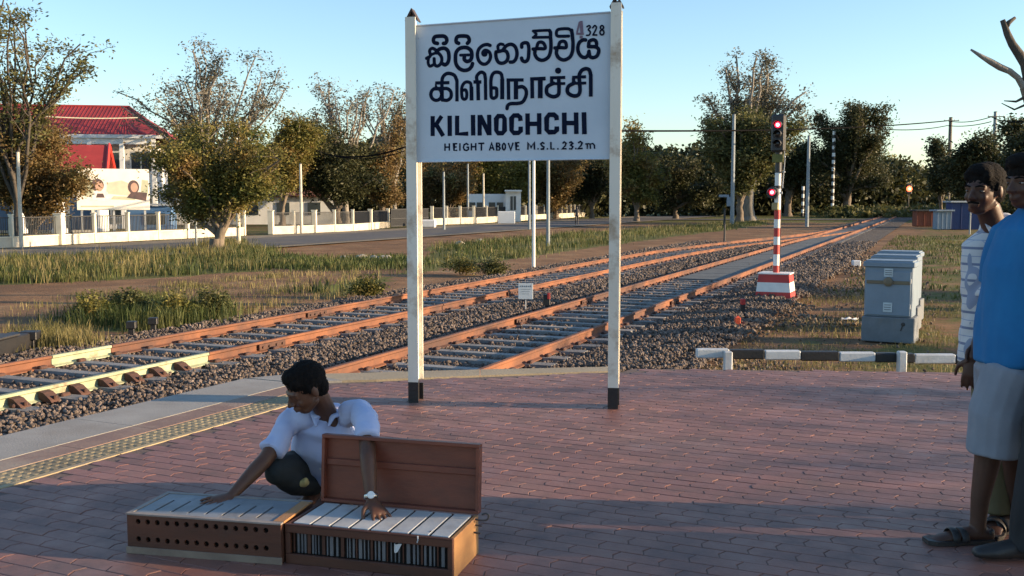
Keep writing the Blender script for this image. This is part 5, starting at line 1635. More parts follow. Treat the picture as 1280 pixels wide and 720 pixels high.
tree_px('yellow green tree down the line, right of the dark one', 1108, 268, [(1108, 215, 26, 24), (1118, 235, 24, 22)], 245, 7, l_yel, 11000, .55, Y=165, seed=67, limbs=9, subs=7, twigs=4, cl=2.8)
tree_px('far grey green tree at the end of the line', 1132, 266, [(1128, 228, 20, 18), (1140, 240, 22, 16)], 250, 6, l_mid, 9000, .7, Y=210, seed=71, limbs=9, subs=7, twigs=4, cl=3.3)
tree_px('far dull tree above the pale blue roof', 1160, 266, [(1155, 228, 26, 12), (1175, 238, 26, 12)], 250, 6, l_mid, 6500, .8, Y=240, seed=73, limbs=9, subs=7, twigs=4, cl=3.5)
tree_px('ragged dark tree left edge of the mass on the right', 1176, 272, [(1178, 190, 18, 26), (1172, 215, 16, 22)], 225, 5, l_dark, 5000, .36, Y=104, seed=75, limbs=9, subs=6, twigs=4, cl=1.5)
tree_px('large dark tree behind the power poles', 1225, 275, [(1222, 200, 45, 38), (1265, 190, 50, 50), (1215, 228, 46, 30)], 235, 11, l_dark, 30000, .36, Y=98, seed=77, limbs=15, subs=8, twigs=4, cl=2.0)
tree_px('dark tree filling the right edge behind the heads', 1300, 280, [(1290, 200, 60, 65)], 230, 12, l_dark, 20000, .36, Y=86, seed=79, limbs=12, subs=8, twigs=4, cl=2.0)
for i, (x, y, hw_, hh_, lb) in enumerate(((112, 402, .42, .34, 'low shrub at the left end of the grass clump by the left track'), (158, 398, .55, .42, 'darkest shrub in the middle of the grass clump by the left track'),
        (212, 400, .55, .40, 'broad shrub right of the middle of the grass clump'), (262, 397, .45, .36, 'sunlit shrub at the right end of the grass clump'), (455, 372, .5, .34, 'small shrub at the left tip of the grass before the left sign post'), (610, 345, .8, .45, 'shrub in the grass under the middle of the board'), (575, 343, .7, .4, 'shrub in the grass just right of the left sign post'))):
    make_tree(lb, G(x, y, GZ), [(0, 0, hh_ * .75, hw_, hw_ * .7, hh_ * .75), (hw_ * .5, .1, hh_ * .6, hw_ * .6, hw_ * .5, hh_ * .55)], hh_ * .5, .012, l_mid if i % 2 else l_bushy, 2600, .055, seed=150 + i, limbs=9, subs=6, twigs=4, cl=.22, name='shrub', cat='shrub', group='shrubs among the trackside grass')
# hedge of far trees closing the horizon
mw = [(-40, 215, 60, 62, l_mid, 88, 'dull green tree closing the view at the left edge'), (205, 225, 60, 50, l_mid, 105, 'green tree behind the right end of the hoarding'), (150, 235, 40, 30, l_dark, 100, 'dark tree between hoarding and building'),
      (310, 225, 50, 42, l_dark, 112, 'dark tree behind the bushy one'), (460, 235, 60, 30, l_dark, 112, 'shadowy tree behind the brown one by the sign'), (395, 232, 60, 34, l_dark, 118, 'shadowy far tree over the sunlit fence')]
for i, (x, y, rx, ry, lf, Y, lb) in enumerate(mw):
    tree_px(lb, x, 272, [(x, y, rx, ry)], 245, 8, lf, 16000, .38, Y=Y, seed=90 + i, limbs=11, subs=8, twigs=4, cl=2.6)
# belts of far woodland that read as one mass
def belt(label, pts, h0, h1, n, lf, seed, ls):
    g = np.random.default_rng(seed)
    P = []
    for (a, b) in zip(pts[:-1], pts[1:]):
        k = int(n * (Vector(b) - Vector(a)).length / sum((Vector(q) - Vector(p)).length for p, q in zip(pts[:-1], pts[1:])))
        t = g.uniform(0, 1, k)
        x = a[0] + (b[0] - a[0]) * t + g.normal(0, 2.0, k); y = a[1] + (b[1] - a[1]) * t + g.normal(0, 3.0, k)
        hh = np.array([h0 + (h1 - h0) * (.5 + .5 * mnoise.noise(Vector((xx * .09, yy * .09, seed)))) + 1.2 * mnoise.noise(Vector((xx * .4, yy * .4, seed))) for xx, yy in zip(x, y)])
        z = GZ + hh * g.uniform(0, 1, k) ** .75
        P.append(np.stack([x, y, z], 1))
    c = np.concatenate(P); n = len(c)
    a = g.normal(size=(n, 3)); a /= np.linalg.norm(a, axis=1)[:, None]
    b = g.normal(size=(n, 3)); b -= a * (a * b).sum(1)[:, None]; b /= np.linalg.norm(b, axis=1)[:, None]
    s = (g.uniform(.6, 1.4, n) * ls)[:, None]
    v = np.stack([c - a * s * .7, c - b * s * .4, c + a * s * .7, c + b * s * .4], 1)
    I = (np.arange(n) * 4)[:, None]
    f = np.concatenate([I + np.array([0, 1, 2]), I + np.array([0, 2, 3])])
    tag(link('far_woodland', npmesh('far_woodland', v.reshape(-1, 3), f, lf)), label, 'woodland', kind='stuff')
belt('far dark woodland behind the fences and the road', [(-95, 118), (-40, 132), (0, 142), (40, 165)], 7, 12, 75000, l_dark, 5, .55)
belt('far dark woodland behind the level crossing', [(28, 160), (60, 165), (86, 200)], 6, 10, 30000, l_dark, 6, .6)
belt('far woodland closing the right side', [(96, 215), (110, 190), (90, 125), (120, 90)], 7, 11, 30000, l_dark, 7, .6)
belt('bushes along the line beyond the crossing', [(44, 138), (60, 150), (78, 180)], 0.6, 1.7, 12000, l_mid, 8, .4)
belt('dark thatch like shrub over the orange shed', [(52, 112), (60, 112)], 2.2, 3.6, 6000, l_mid, 9, .3)
# K: dead tree at the right edge, stub branches reaching in
Yk = 21.0
kb = Vector((At(1338, 251, Yk).x, Yk, GZ))
t = thing('dead_tree', 'lopped dead tree with two broken pale branches at the top right', 'dead tree', kb)
def kp(px, py, dy=0): return At(px, py, Yk + dy) - kb
mb = MB(); mb.tube([Vector((0, 0, -.2)), kp(1335, 250), kp(1325, 190), kp(1308, 150), kp(1290, 126), kp(1283, 108)], [.34, .28, .24, .20, .16, .13], 10); mb.build('trunk', m_bark, t)
mb = MB(); mb.tube([kp(1283, 112), kp(1279, 108), kp(1272, 97), kp(1262, 89), kp(1250, 84), kp(1238, 77), kp(1226, 70), kp(1213.5, 62)], [.09, .072, .06, .062, .068, .062, .042, .02], 9); mb.build('branch', m_barkg, t, True)
mb = MB(); mb.tube([kp(1284, 115), kp(1284, 95), kp(1281, 80), kp(1274, 68), kp(1265, 55), kp(1259, 42), kp(1256, 33), kp(1253, 25)], [.11, .095, .095, .095, .08, .07, .06, .05], 9)
mb.tube([kp(1257, 36), kp(1261, 28), kp(1269, 22)], [.05, .05, .03], 7)
mb.build('branch', m_barkd, t, True)
mb = MB(); mb.tube([kp(1284, 120), kp(1270, 127), kp(1255, 126)], [.04, .025, .01], 6); mb.tube([kp(1284, 130), kp(1268, 137), kp(1252, 129)], [.03, .02, .008], 6); mb.build('branch', m_barkd, t)

# trees beside the platform out of view to the right: they throw the long shadows
make_tree('leafy tree beside the platform, out of view to the right', Vector((17.5, 5.3, GZ)), [(0, 0, 3.1, 1.6, 1.9, 1.5)], 2.0, .16, l_mid, 5200, .14, seed=201, limbs=9, subs=7, twigs=4, cl=.8, group='trees beside the platform')
make_tree('second leafy tree out of view to the right', Vector((21, 1.8, GZ)), [(0, 0, 3.4, 2.2, 2.4, 1.9)], 2.0, .18, l_mid, 9000, .15, seed=203, limbs=10, subs=7, twigs=4, cl=.8, group='trees beside the platform')
make_tree('slim tree out of view beyond the striped rail', Vector((22, 14.0, GZ)), [(0, 0, 2.6, 1.0, 1.2, 1.5)], 1.6, .10, l_mid, 2200, .14, seed=205, limbs=7, subs=6, twigs=3, cl=.7, group='trees beside the platform')
make_tree('slim tree out of view near the signal', Vector((27, 23.0, GZ)), [(0, 0, 3.2, 1.6, 2.2, 1.7)], 1.8, .14, l_mid, 4200, .16, seed=207, limbs=8, subs=6, twigs=3, cl=.8, group='trees beside the platform')
# ================================================================== BOXES
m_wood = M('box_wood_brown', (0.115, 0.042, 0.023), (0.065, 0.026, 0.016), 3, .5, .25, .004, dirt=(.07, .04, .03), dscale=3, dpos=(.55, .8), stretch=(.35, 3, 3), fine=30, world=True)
m_woodl = M('box_wood_lit_end', (0.50, 0.26, 0.10), (0.38, 0.18, 0.07), 3, .5, .25, .004, dirt=(.22, .1, .05), dscale=4, dpos=(.58, .82), stretch=(2, .5, 3), fine=30, world=True)  # end wood lighter and more orange than the rest, sunlight put into the colour
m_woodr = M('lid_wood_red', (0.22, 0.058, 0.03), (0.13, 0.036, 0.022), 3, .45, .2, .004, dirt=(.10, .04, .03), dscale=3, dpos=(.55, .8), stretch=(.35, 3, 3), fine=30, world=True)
m_tile = M('pale_top_tile', (.55, .55, .53), (.44, .44, .43), 6, .5, .15, dirt=(.36, .33, .3), dscale=5, dpos=(.58, .82))
m_tileg = M('grey_top_board', (.24, .25, .265), (.17, .175, .18), 6, .55, .2, dirt=(.2, .16, .13), dscale=4, dpos=(.55, .8))
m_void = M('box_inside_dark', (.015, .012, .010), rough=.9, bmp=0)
m_slatg = M('grey_slat', (.16, .16, .165), (.10, .10, .11), 5, .6, .2)
def box_frame(A, B):
    ax = (B - A); W = ax.length; ax.normalize(); ay = Vector((-ax.y, ax.x, 0)); return ax, ay, W
def lbox(mb, x0, x1, y0, y1, z0, z1, b=.002):
    mb.bbox(((x0 + x1) / 2, (y0 + y1) / 2, (z0 + z1) / 2), (x1 - x0, y1 - y0, z1 - z0), b)
# --- left box, closed, two rows of round holes
A1, B1 = G(160, 691, 0), G(352, 706, 0)
ax, ay, W1 = box_frame(A1, B1); D1 = .33; H1 = At(160, 641, A1.y).z
bx1 = thing('wooden_box', 'closed long wooden box with two rows of round holes, left of the open one', 'box', A1, math.atan2(ax.y, ax.x))
mb = MB(); nx = 14; t_ = .014
rowsz = [(0, .045, 0), (.045, .085, 1), (.085, .115, 0), (.115, H1 - .008, 1)]
x_a, x_b = .03, W1 - .045; cw = (x_b - x_a) / nx
for z0, z1, holes in rowsz:
    if not holes:
        lbox(mb, 0, W1, 0, t_, z0, z1, .0005); continue
    lbox(mb, 0, x_a, 0, t_, z0, z1, .0005); lbox(mb, x_b, W1, 0, t_, z0, z1, .0005)
    for i in range(nx):
        cx, cz = x_a + (i + .5) * cw, (z0 + z1) / 2 + random.uniform(-.001, .001)
        rr = .0115; n = 12
        out = []; inn = []
        for k in range(n):
            a = 2 * math.pi * k / n + math.pi / 4
            c_, s_ = math.cos(a), math.sin(a); m_ = max(abs(c_), abs(s_))
            out.append((cx + c_ / m_ * cw / 2, 0, (z0 + z1) / 2 + s_ / m_ * (z1 - z0) / 2)); inn.append((cx + rr * c_, 0, cz + rr * s_))
        vs = out + inn + [(p[0], t_, p[2]) for p in inn] + [(p[0], t_, p[2]) for p in out]
        fs = []
        for k in range(n):
            j = (k + 1) % n
            fs += [(k, j, n + j, n + k), (n + k, n + j, 2 * n + j, 2 * n + k), (2 * n + k, 2 * n + j, 3 * n + j, 3 * n + k)]
        mb.add(vs, fs)
fp = mb.build('front_panel', m_wood, bx1)
mb = MB(); lbox(mb, 0, t_, t_, D1, 0, H1 - .008); lbox(mb, W1 - t_, W1, t_, D1, 0, H1 - .008); mb.build('end_panels', m_wood, bx1)
mb = MB(); lbox(mb, t_, W1 - t_, D1 - t_, D1, 0, H1 - .008); mb.build('back_panel', m_wood, bx1)
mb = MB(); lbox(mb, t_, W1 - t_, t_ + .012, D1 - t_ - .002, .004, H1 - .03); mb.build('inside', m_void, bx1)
mb = MB(); lbox(mb, -.004, W1 + .004, -.006, .0, -.0, .03, .001); mb.build('base_rail', M('box_base_worn', (.26, .2, .15), (.18, .13, .1), 6, .7, .3, world=True), bx1)
mb = MB(); lbox(mb, -.004, W1 + .002, -.004, .022, H1 - .0075, H1, .001); lbox(mb, -.004, W1 + .002, D1 - .02, D1 + .002, H1 - .0075, H1, .001)
lbox(mb, -.004, .018, .0225, D1 - .0205, H1 - .0075, H1, .001); mb.build('top_frame', M('grey_edge_wood', (.30, .26, .23), (.2, .17, .15), 6, .7, .2, world=True), bx1)
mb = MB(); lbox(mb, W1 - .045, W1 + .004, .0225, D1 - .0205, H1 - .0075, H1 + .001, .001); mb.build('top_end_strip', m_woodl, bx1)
nt_ = 8; x0 = .022; x1 = W1 - .05; st = (x1 - x0) / nt_
for i in range(nt_):
    mb = MB()
    xa, xb = x0 + i * st, x0 + (i + 1) * st - .0
    if i < nt_ - 1:      # board with a slot cut at its right side
        lbox(mb, xa, xb - .012, .024, D1 - .022, H1 - .012, H1 - .003, .0008)
        lbox(mb, xb - .0118, xb - .0004, .024, .06, H1 - .012, H1 - .003, .0008)
        lbox(mb, xb - .0118, xb - .0004, D1 - .11, D1 - .022, H1 - .012, H1 - .003, .0008)
    else: lbox(mb, xa, xb, .024, D1 - .022, H1 - .012, H1 - .003, .0008)
    mb.build('top_board', m_tileg if i % 3 else m_tileg, bx1)
# --- right box, lid open
A2, B2 = G(357, 704, 0), G(566, 726, 0)
ax, ay, W2 = box_frame(A2, B2); H2 = At(567, 675, B2.y).z
D2 = .335
bx2 = thing('wooden_box', 'open wooden box with raised red brown lid, pale tiles on top and sunlit end', 'box', A2, math.atan2(ax.y, ax.x))
mb = MB(); lbox(mb, 0, W2, 0, .016, 0, .042); lbox(mb, 0, W2, 0, .016, H2 - .034, H2 - .004); lbox(mb, 0, .022, 0, .016, .0425, H2 - .0345); lbox(mb, W2 - .022, W2, 0, .016, .0425, H2 - .0345)
mb.build('front_frame', m_wood, bx2)
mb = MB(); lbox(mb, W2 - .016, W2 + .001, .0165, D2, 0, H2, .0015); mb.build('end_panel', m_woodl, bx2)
mb = MB(); lbox(mb, 0, .016, .0165, D2, 0, H2, .0015); mb.build('end_panel', m_wood, bx2)
mb = MB(); lbox(mb, .0165, W2 - .0165, D2 - .016, D2, 0, H2 - .004); mb.build('back_panel', m_wood, bx2)
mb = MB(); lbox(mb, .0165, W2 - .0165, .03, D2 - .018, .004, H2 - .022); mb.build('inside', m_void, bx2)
x = .028; k = 0
while x < W2 - .035:
    w_ = random.choice([.004, .005, .006, .009, .014])
    mb = MB(); lbox(mb, x, x + w_, .017 + random.uniform(0, .004), .027, .044, H2 - .036, .0006)
    mb.build('slat', m_slatg if k % 4 else m_wood, bx2)
    x += w_ + random.choice([.006, .009, .013]); k += 1
mb = MB(); mb.add([(W2 * .66, .013, H2 - .045), (W2 * .70, .013, H2 - .04), (W2 * .675, .012, H2 - .075), (W2 * .66, .012, H2 - .082)], [(0, 3, 2, 1)]); lbox(mb, W2 * .655, W2 * .66, .010, .0145, H2 - .08, H2 - .04); mb.build('torn_paper', m_lit, bx2)
nt_ = 8; x0 = .020; x1 = W2 - .019; st = (x1 - x0) / nt_
for i in range(nt_):
    mb = MB(); xa, xb = x0 + i * st, x0 + (i + 1) * st
    mb.bbox(((xa + xb) / 2, D2 / 2 + .004, H2 - .002), (st - .012, D2 - .045, .009), .0015); mb.build('top_tile', m_tile, bx2)
mb = MB(); lbox(mb, 0, W2, -.001, .016, H2 - .0035, H2 + .002, .0015); mb.build('top_edge', m_wood, bx2)
mb = MB(); mb.lathe((W2 * .84, D2 * .2, H2 + .0025), [(.005, 0), (.004, .002)], 8); mb.build('tile_knob', m_dark, bx2)
mb = MB(); mb.tube([(W2 * .80, -.002, H2 + .004), (W2 * .805, -.006, H2 - .01), (W2 * .80, -.007, H2 - .022)], .003, 6); mb.build('hasp', m_galv, bx2)
# lid: shallow tray standing up behind the box
lidp = bpy.data.objects.new('lid', None); COL.objects.link(lidp); lidp.parent = bx2; lidp.location = (0, D2 - .004, H2 + .002); lidp.rotation_euler = (R(-4), 0, 0)
LH = .298
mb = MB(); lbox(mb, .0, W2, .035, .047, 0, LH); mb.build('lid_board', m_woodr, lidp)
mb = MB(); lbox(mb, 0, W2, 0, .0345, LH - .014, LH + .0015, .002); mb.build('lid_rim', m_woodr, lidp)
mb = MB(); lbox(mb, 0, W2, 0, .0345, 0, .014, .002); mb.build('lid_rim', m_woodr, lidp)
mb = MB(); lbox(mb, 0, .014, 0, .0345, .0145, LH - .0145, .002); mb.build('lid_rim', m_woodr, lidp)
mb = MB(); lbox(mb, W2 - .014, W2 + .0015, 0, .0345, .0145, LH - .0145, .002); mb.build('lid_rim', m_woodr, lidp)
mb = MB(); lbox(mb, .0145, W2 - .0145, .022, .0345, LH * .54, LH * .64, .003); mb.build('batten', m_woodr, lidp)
mb = MB(); pts = [(W2, .29, H2 - .005), (W2 + .03, .29, H2 - .007), (W2 + .055, .285, H2 + .0), (W2 + .062, .285, H2 + .018), (W2 + .05, .285, H2 + .026), (W2 + .032, .285, H2 + .02)]
mb.tube(smooth(pts, 4), .004, 6); mb.tube([(W2, .29, H2 - .03), (W2 + .03, .29, H2 - .032)], .003, 6); mb.tube([(W2, .27, H2 - .055), (W2 + .03, .27, H2 - .057)], .004, 6); mb.build('hook', m_dark, bx2)

# ================================================================== PEOPLE
def vn(*a): return Vector(a).normalized()
class Flesh:
    """closed rounded shapes merged into one skin by a voxel remesh"""
    def __init__(s): s.mb = MB()
    def loft(s, pts, rad, side=None, n=14, capk=3, cf=(1.0, 1.0)):
        pts = [Vector(p) for p in pts]
        rad = [(r, r) if not hasattr(r, '__len__') else r for r in rad]
        P = []; Rr = []
        t0 = (pts[0] - pts[1]).normalized(); t1 = (pts[-1] - pts[-2]).normalized()
        for k in range(capk, 0, -1):
            a = k / capk * math.pi / 2 * .92; m = min(rad[0])
            P.append(pts[0] + t0 * m * math.sin(a) * cf[0]); Rr.append((rad[0][0] * math.cos(a), rad[0][1] * math.cos(a)))
        P += pts; Rr += rad
        for k in range(1, capk + 1):
            a = k / capk * math.pi / 2 * .92; m = min(rad[-1])
            P.append(pts[-1] + t1 * m * math.sin(a) * cf[1]); Rr.append((rad[-1][0] * math.cos(a), rad[-1][1] * math.cos(a)))
        vs = []; fs = []
        for i, p in enumerate(P):
            a = P[max(i - 1, 0)]; b = P[min(i + 1, len(P) - 1)]
            t = (b - a).normalized()
            sd_ = Vector(side) if side is not None else (t.orthogonal() if i == 0 else u)
            u = sd_ - t * sd_.dot(t)
            if u.length < 1e-5: u = t.orthogonal()
            u.normalize(); w = t.cross(u)
            for k in range(n):
                an = 2 * math.pi * k / n
                vs.append(p + u * math.cos(an) * Rr[i][0] + w * math.sin(an) * Rr[i][1])
        for i in range(len(P) - 1):
            for k in range(n):
                k2 = (k + 1) % n
                fs.append((i * n + k, i * n + k2, (i + 1) * n + k2, (i + 1) * n + k))
        fs += [tuple(reversed(range(n))), tuple(range((len(P) - 1) * n, len(P) * n))]
        s.mb.add(vs, fs); return s
    def ell(s, c, fr, r, n=14, m=9):
        """ellipsoid; fr = (x, y, z) axes, r radii"""
        vs = []; fs = []
        for j in range(1, m):
            th = math.pi * j / m
            for k in range(n):
                ph = 2 * math.pi * k / n
                vs.append(Vector(c) + fr[0] * r[0] * math.sin(th) * math.cos(ph) + fr[1] * r[1] * math.sin(th) * math.sin(ph) + fr[2] * r[2] * math.cos(th))
        for j in range(m - 2):
            for k in range(n):
                k2 = (k + 1) % n
                fs.append((j * n + k, (j + 1) * n + k, (j + 1) * n + k2, j * n + k2))
        a = len(vs); vs += [Vector(c) + fr[2] * r[2], Vector(c) - fr[2] * r[2]]
        for k in range(n):
            k2 = (k + 1) % n
            fs.append((a, k, k2)); fs.append((a + 1, (m - 2) * n + k2, (m - 2) * n + k))
        s.mb.add(vs, fs); return s
    def bake(s, name, mat, parent=None, vox=.006, sm=5, fold=None):
        me = s.mb.mesh('tmp', mat)
        o = bpy.data.objects.new('tmp', me); COL.objects.link(o)
        md = o.modifiers.new('r', 'REMESH'); md.mode = 'VOXEL'; md.voxel_size = vox; md.use_smooth_shade = True
        if sm:
            m2 = o.modifiers.new('s', 'SMOOTH'); m2.factor = .5; m2.iterations = sm
        dg = bpy.context.evaluated_depsgraph_get(); dg.update()
        out = bpy.data.meshes.new_from_object(o.evaluated_get(dg))
        out.name = name
        bpy.data.objects.remove(o); bpy.data.meshes.remove(me)
        out.materials.clear(); out.materials.append(mat)
        nv = len(out.vertices)
        if fold:
            co = np.empty(nv * 3, np.float32); out.vertices.foreach_get('co', co); co = co.reshape(-1, 3)
            no = np.empty(nv * 3, np.float32); out.vertex_normals.foreach_get('vector', no); no = no.reshape(-1, 3)
            amp, fx, fz, seed = fold
            h = np.zeros(nv)
            g = np.random.default_rng(seed)
            for q in range(7):
                d = g.normal(size=3) * np.array([1, 1, fz]); d = d / np.linalg.norm(d) * fx * g.uniform(.5, 1.9)
                ph = g.uniform(0, 6.28); wv = co @ (g.normal(size=3) * fx * .25)
                h += np.abs(np.sin(co @ d + ph + 1.2 * np.sin(wv))) ** 1.5 * g.uniform(.4, 1)
            h = (h / 3.0 - .7) * amp
            co = co + no * h[:, None]
            out.vertices.foreach_set('co', co.ravel()); out.update()
        out.shade_smooth()
        return link(name, out, parent)
def skinmat(name, a, b):
    m = M(name, a, b, 9, .5, .12, .002, fine=120, spec=.35)
    bs = [n for n in m.node_tree.nodes if n.type == 'BSDF_PRINCIPLED'][0]
    bs.inputs['Subsurface Weight'].default_value = .08
    bs.inputs['Subsurface Radius'].default_value = (.02, .008, .005)
    return m
m_skin = skinmat('skin_brown', (.125, .056, .032), (.095, .042, .025))
m_skind = skinmat('skin_dark_brown', (.085, .038, .024), (.06, .028, .018))
m_hair = M('hair_black', (.006, .005, .005), (.011, .009, .008), 40, .85, .9, .006, fine=160, spec=.12)
m_eyew = M('eye_white', (.30, .27, .24), rough=.3, bmp=0)
m_eyed = M('eye_dark', (.015, .01, .008), rough=.15, bmp=0)
m_lip = M('lip_brown', (.14, .05, .04), rough=.5, bmp=0)
def hand(fl, wrist, d, nrm, size=1.0, curl=.35, spread=.12, thumb_side=1, curls=None):
    """palm and five fingers; d towards the fingers, nrm out of the back of the hand"""
    d = Vector(d).normalized(); nrm = Vector(nrm); nrm = (nrm - d * nrm.dot(d)).normalized(); sd_ = d.cross(nrm) * thumb_side
    s_ = size; w = Vector(wrist)
    fl.loft([w, w + d * .03 * s_, w + d * .06 * s_, w + d * .088 * s_], [(.026 * s_, .018 * s_), (.033 * s_, .016 * s_), (.038 * s_, .0145 * s_), (.036 * s_, .012 * s_)], sd_, 14, 2)
    lens = [.074, .084, .078, .060]
    for i in range(4):
        off = (1.5 - i) * .0205 * s_
        b = w + d * (.085 - .004 * abs(i - 1)) * s_ + sd_ * off
        dd = (d + sd_ * (1.5 - i) * spread).normalized()
        c = curls[i] if curls else curl * (1 + .15 * i)
        p = [b - dd * .012 * s_, b]; L = lens[i] * s_; ang = 0
        for k, f_ in enumerate((.45, .32, .23)):
            ang += c * (.7, 1.0, .8)[k]
            v = dd * math.cos(ang) - nrm * math.sin(ang)
            p.append(p[-1] + v * L * f_)
        fl.loft(p, [.0088 * s_, .0088 * s_, .0082 * s_, .0074 * s_, .0062 * s_], None, 8, 2)
    tb = w + d * .022 * s_ + sd_ * .024 * s_
    t1 = tb + (d * .55 + sd_ * .75 - nrm * .25).normalized() * .04 * s_
    t2 = t1 + (d * .85 + sd_ * .35 - nrm * .35).normalized() * .03 * s_
    t3 = t2 + (d * .95 + sd_ * .05 - nrm * .4).normalized() * .024 * s_
    fl.loft([tb, t1, t2, t3], [.014 * s_, .0115 * s_, .0095 * s_, .008 * s_], None, 8, 2)
def head(fl, c, f, u, s=1.0, closed=False):
    """skull, jaw, nose, lips, ears; returns frame"""
    f = Vector(f).normalized(); u = Vector(u); u = (u - f * u.dot(f)).normalized(); x = f.cross(u)
    fr = (x, f, u)
    def L(a, b, c_): return Vector(c) + x * a * s + f * b * s + u * c_ * s
    fl.ell(L(0, -.012, .030), fr, (.074 * s, .094 * s, .088 * s), 18, 12)       # cranium
    fl.ell(L(0, .028, -.012), fr, (.062 * s, .062 * s, .085 * s), 16, 10)        # face
    fl.ell(L(0, .040, -.075), fr, (.040 * s, .040 * s, .032 * s), 14, 8)         # chin
    fl.loft([L(-.052, .0, -.055), L(-.030, .05, -.082), L(.030, .05, -.082), L(.052, 0, -.055)], [.016 * s] * 4, None, 8, 2)   # jaw line
    fl.loft([L(-.042, .074, .022), L(0, .086, .022), L(.042, .074, .022)], [.0095 * s, .010 * s, .0095 * s], None, 8, 2)        # brow
    for sx in (-1, 1):
        fl.ell(L(.036 * sx, .066, -.026), fr, (.020 * s, .016 * s, .018 * s), 10, 7)                                           # cheek
        fl.ell(L(.075 * sx, -.008, -.004), fr, (.009 * s, .018 * s, .030 * s), 10, 8)                                           # ear
        fl.ell(L(.013 * sx, .095, -.030), fr, (.0095 * s, .0105 * s, .008 * s), 8, 6)                                            # nostril
    for sx in (-1, 1): fl.ell(L(.031 * sx, .0715, .0105 if not closed else .0045), fr, (.0175 * s, .0128 * s, .0075 * s if not closed else .011 * s), 12, 8)
    fl.loft([L(0, .086, .012), L(0, .098, -.010), L(0, .108, -.027)], [.008 * s, .010 * s, .0115 * s], None, 8, 2)              # nose
    fl.loft([L(-.022, .082, -.056), L(0, .092, -.054), L(.022, .082, -.056)], [.0065 * s, .0085 * s, .0065 * s], None, 8, 2)    # upper lip
    fl.loft([L(-.019, .080, -.066), L(0, .089, -.067), L(.019, .080, -.066)], [.006 * s, .009 * s, .006 * s], None, 8, 2)       # lower lip
    return L, fr
def face_parts(L, fr, par, s=1.0, moustache=False, eyes=True):
    x, f, u = fr
    for sx in (-1, 1):
      if eyes:
        e_ = Flesh(); e_.ell(L(.031 * sx, .072, .004), fr, (.0135 * s, .0115 * s, .0058 * s), 12, 8); ee = e_.mb.build('eye', m_eyew, par, True)
        e_ = Flesh(); e_.ell(L(.031 * sx, .0805, .004), fr, (.0066 * s, .0046 * s, .0058 * s), 10, 7); e_.mb.build('iris', m_eyed, ee, True)
        e_ = Flesh(); e_.loft([L(.014 * sx, .092, .024), L(.032 * sx, .089, .029), L(.050 * sx, .074, .023)], [.0032 * s, .0042 * s, .0025 * s], None, 7, 2); e_.mb.build('eyebrow', m_hair, par, True)
    if moustache:
        e_ = Flesh(); e_.loft([L(-.026, .084, -.050), L(0, .097, -.045), L(.026, .084, -.050)], [.004 * s, .006 * s, .004 * s], None, 7, 2); e_.mb.build('moustache', m_hair, par, True)
def hair(L, fr, par, s=1.0, seed=1, fringe=.0):
    h = Flesh()
    h.ell(L(0, -.018, .044), fr, (.081 * s, .098 * s, .089 * s), 20, 14)
    h.ell(L(0, -.050, -.005), fr, (.070 * s, .056 * s, .072 * s), 16, 10)
    h.ell(L(0, .035 + fringe, .092), fr, (.058 * s, .050 * s, .036 * s), 14, 8)
    h.ell(L(.045, .052, .070), fr, (.022 * s, .024 * s, .026 * s), 10, 7); h.ell(L(-.045, .052, .070), fr, (.022 * s, .024 * s, .026 * s), 10, 7)
    for sx in (-1, 1): h.loft([L(.073 * sx, .012, .04), L(.073 * sx, .016, .005)], [.009 * s, .006 * s], None, 8, 2)
    return h.bake('hair', m_hair, par, .0055, 2, (.006, 150, 1, seed))
IDF = (Vector((1, 0, 0)), Vector((0, 1, 0)), Vector((0, 0, 1)))

# ---------------- crouching man in the pale shirt
Pm = thing('person', 'man in pale blue white shirt and dark trousers crouching over the wooden boxes', 'person', (At(400, 600, 5.1).x, 5.1, 0))
Pinv = -Pm.location
def PX(px, Y, z): return Vector(((px - 640) / F * Y * 1.0 / (1 + 0) * (1.0), Y, z))
hc = At(383, 486, 4.74); f_h = vn(-.74, -.50, -.46); u_h = vn(-.30, -.30, .9)
neck0 = At(411, 522, 4.87); 
fl = Flesh()
L, fr = head(fl, hc, f_h, u_h, 1.0, True)
shR = At(367, 522, 4.86); shL = At(451, 514, 4.80)
chest = At(411, 552, 4.94); belly = At(408, 580, 5.04); pelv = Vector((At(408, 590, 5.12).x, 5.14, .15))
fl.loft([neck0 + Vector((0, .03, -.02)), L(0, -.035, -.055)], [.052, .050], None, 12, 2)
elR = At(332, 574, 4.70); wrR = At(289, 620, 4.52)
lidtop = At(458, 530, 4.57)
elL = At(460, 574, 4.37); wrL = At(464, 624, 4.29)
fl.loft([shR, shR.lerp(elR, .5), elR], [.048, .043, .037], None, 12, 2)
fl.loft([elR, elR.lerp(wrR, .3), wrR], [.037, .037, .024], None, 12, 2)
fl.loft([shL, lidtop, elL], [.047, .040, .036], None, 12, 2)
fl.loft([elL, elL.lerp(wrL, .3), wrL], [.036, .036, .024], None, 12, 2)
dR = (At(246, 632, 4.37) - wrR); hand(fl, wrR, dR + Vector((0, 0, .0)), vn(.1, -.2, 1), .98, .06, .18, -1)
dL = vn(.46, -.66, -.44); hand(fl, wrL, dL, vn(.2, -.35, .9), .98, .16, .2, 1)
fl.loft([neck0 + Vector((0, .02, -.03)), chest, belly, pelv], [(.10, .07), (.13, .09), (.12, .09), (.13, .10)], vn(1, -.05, 0), 16, 3)
ob = fl.bake('body', m_skin, Pm, .0052, 3); ob.location = Pinv
ho = hair(L, fr, Pm, .985, 3); ho.location = Pinv
hold = bpy.data.objects.new('face', None); COL.objects.link(hold); hold.parent = Pm; hold.location = Pinv
face_parts(L, fr, hold, eyes=False)
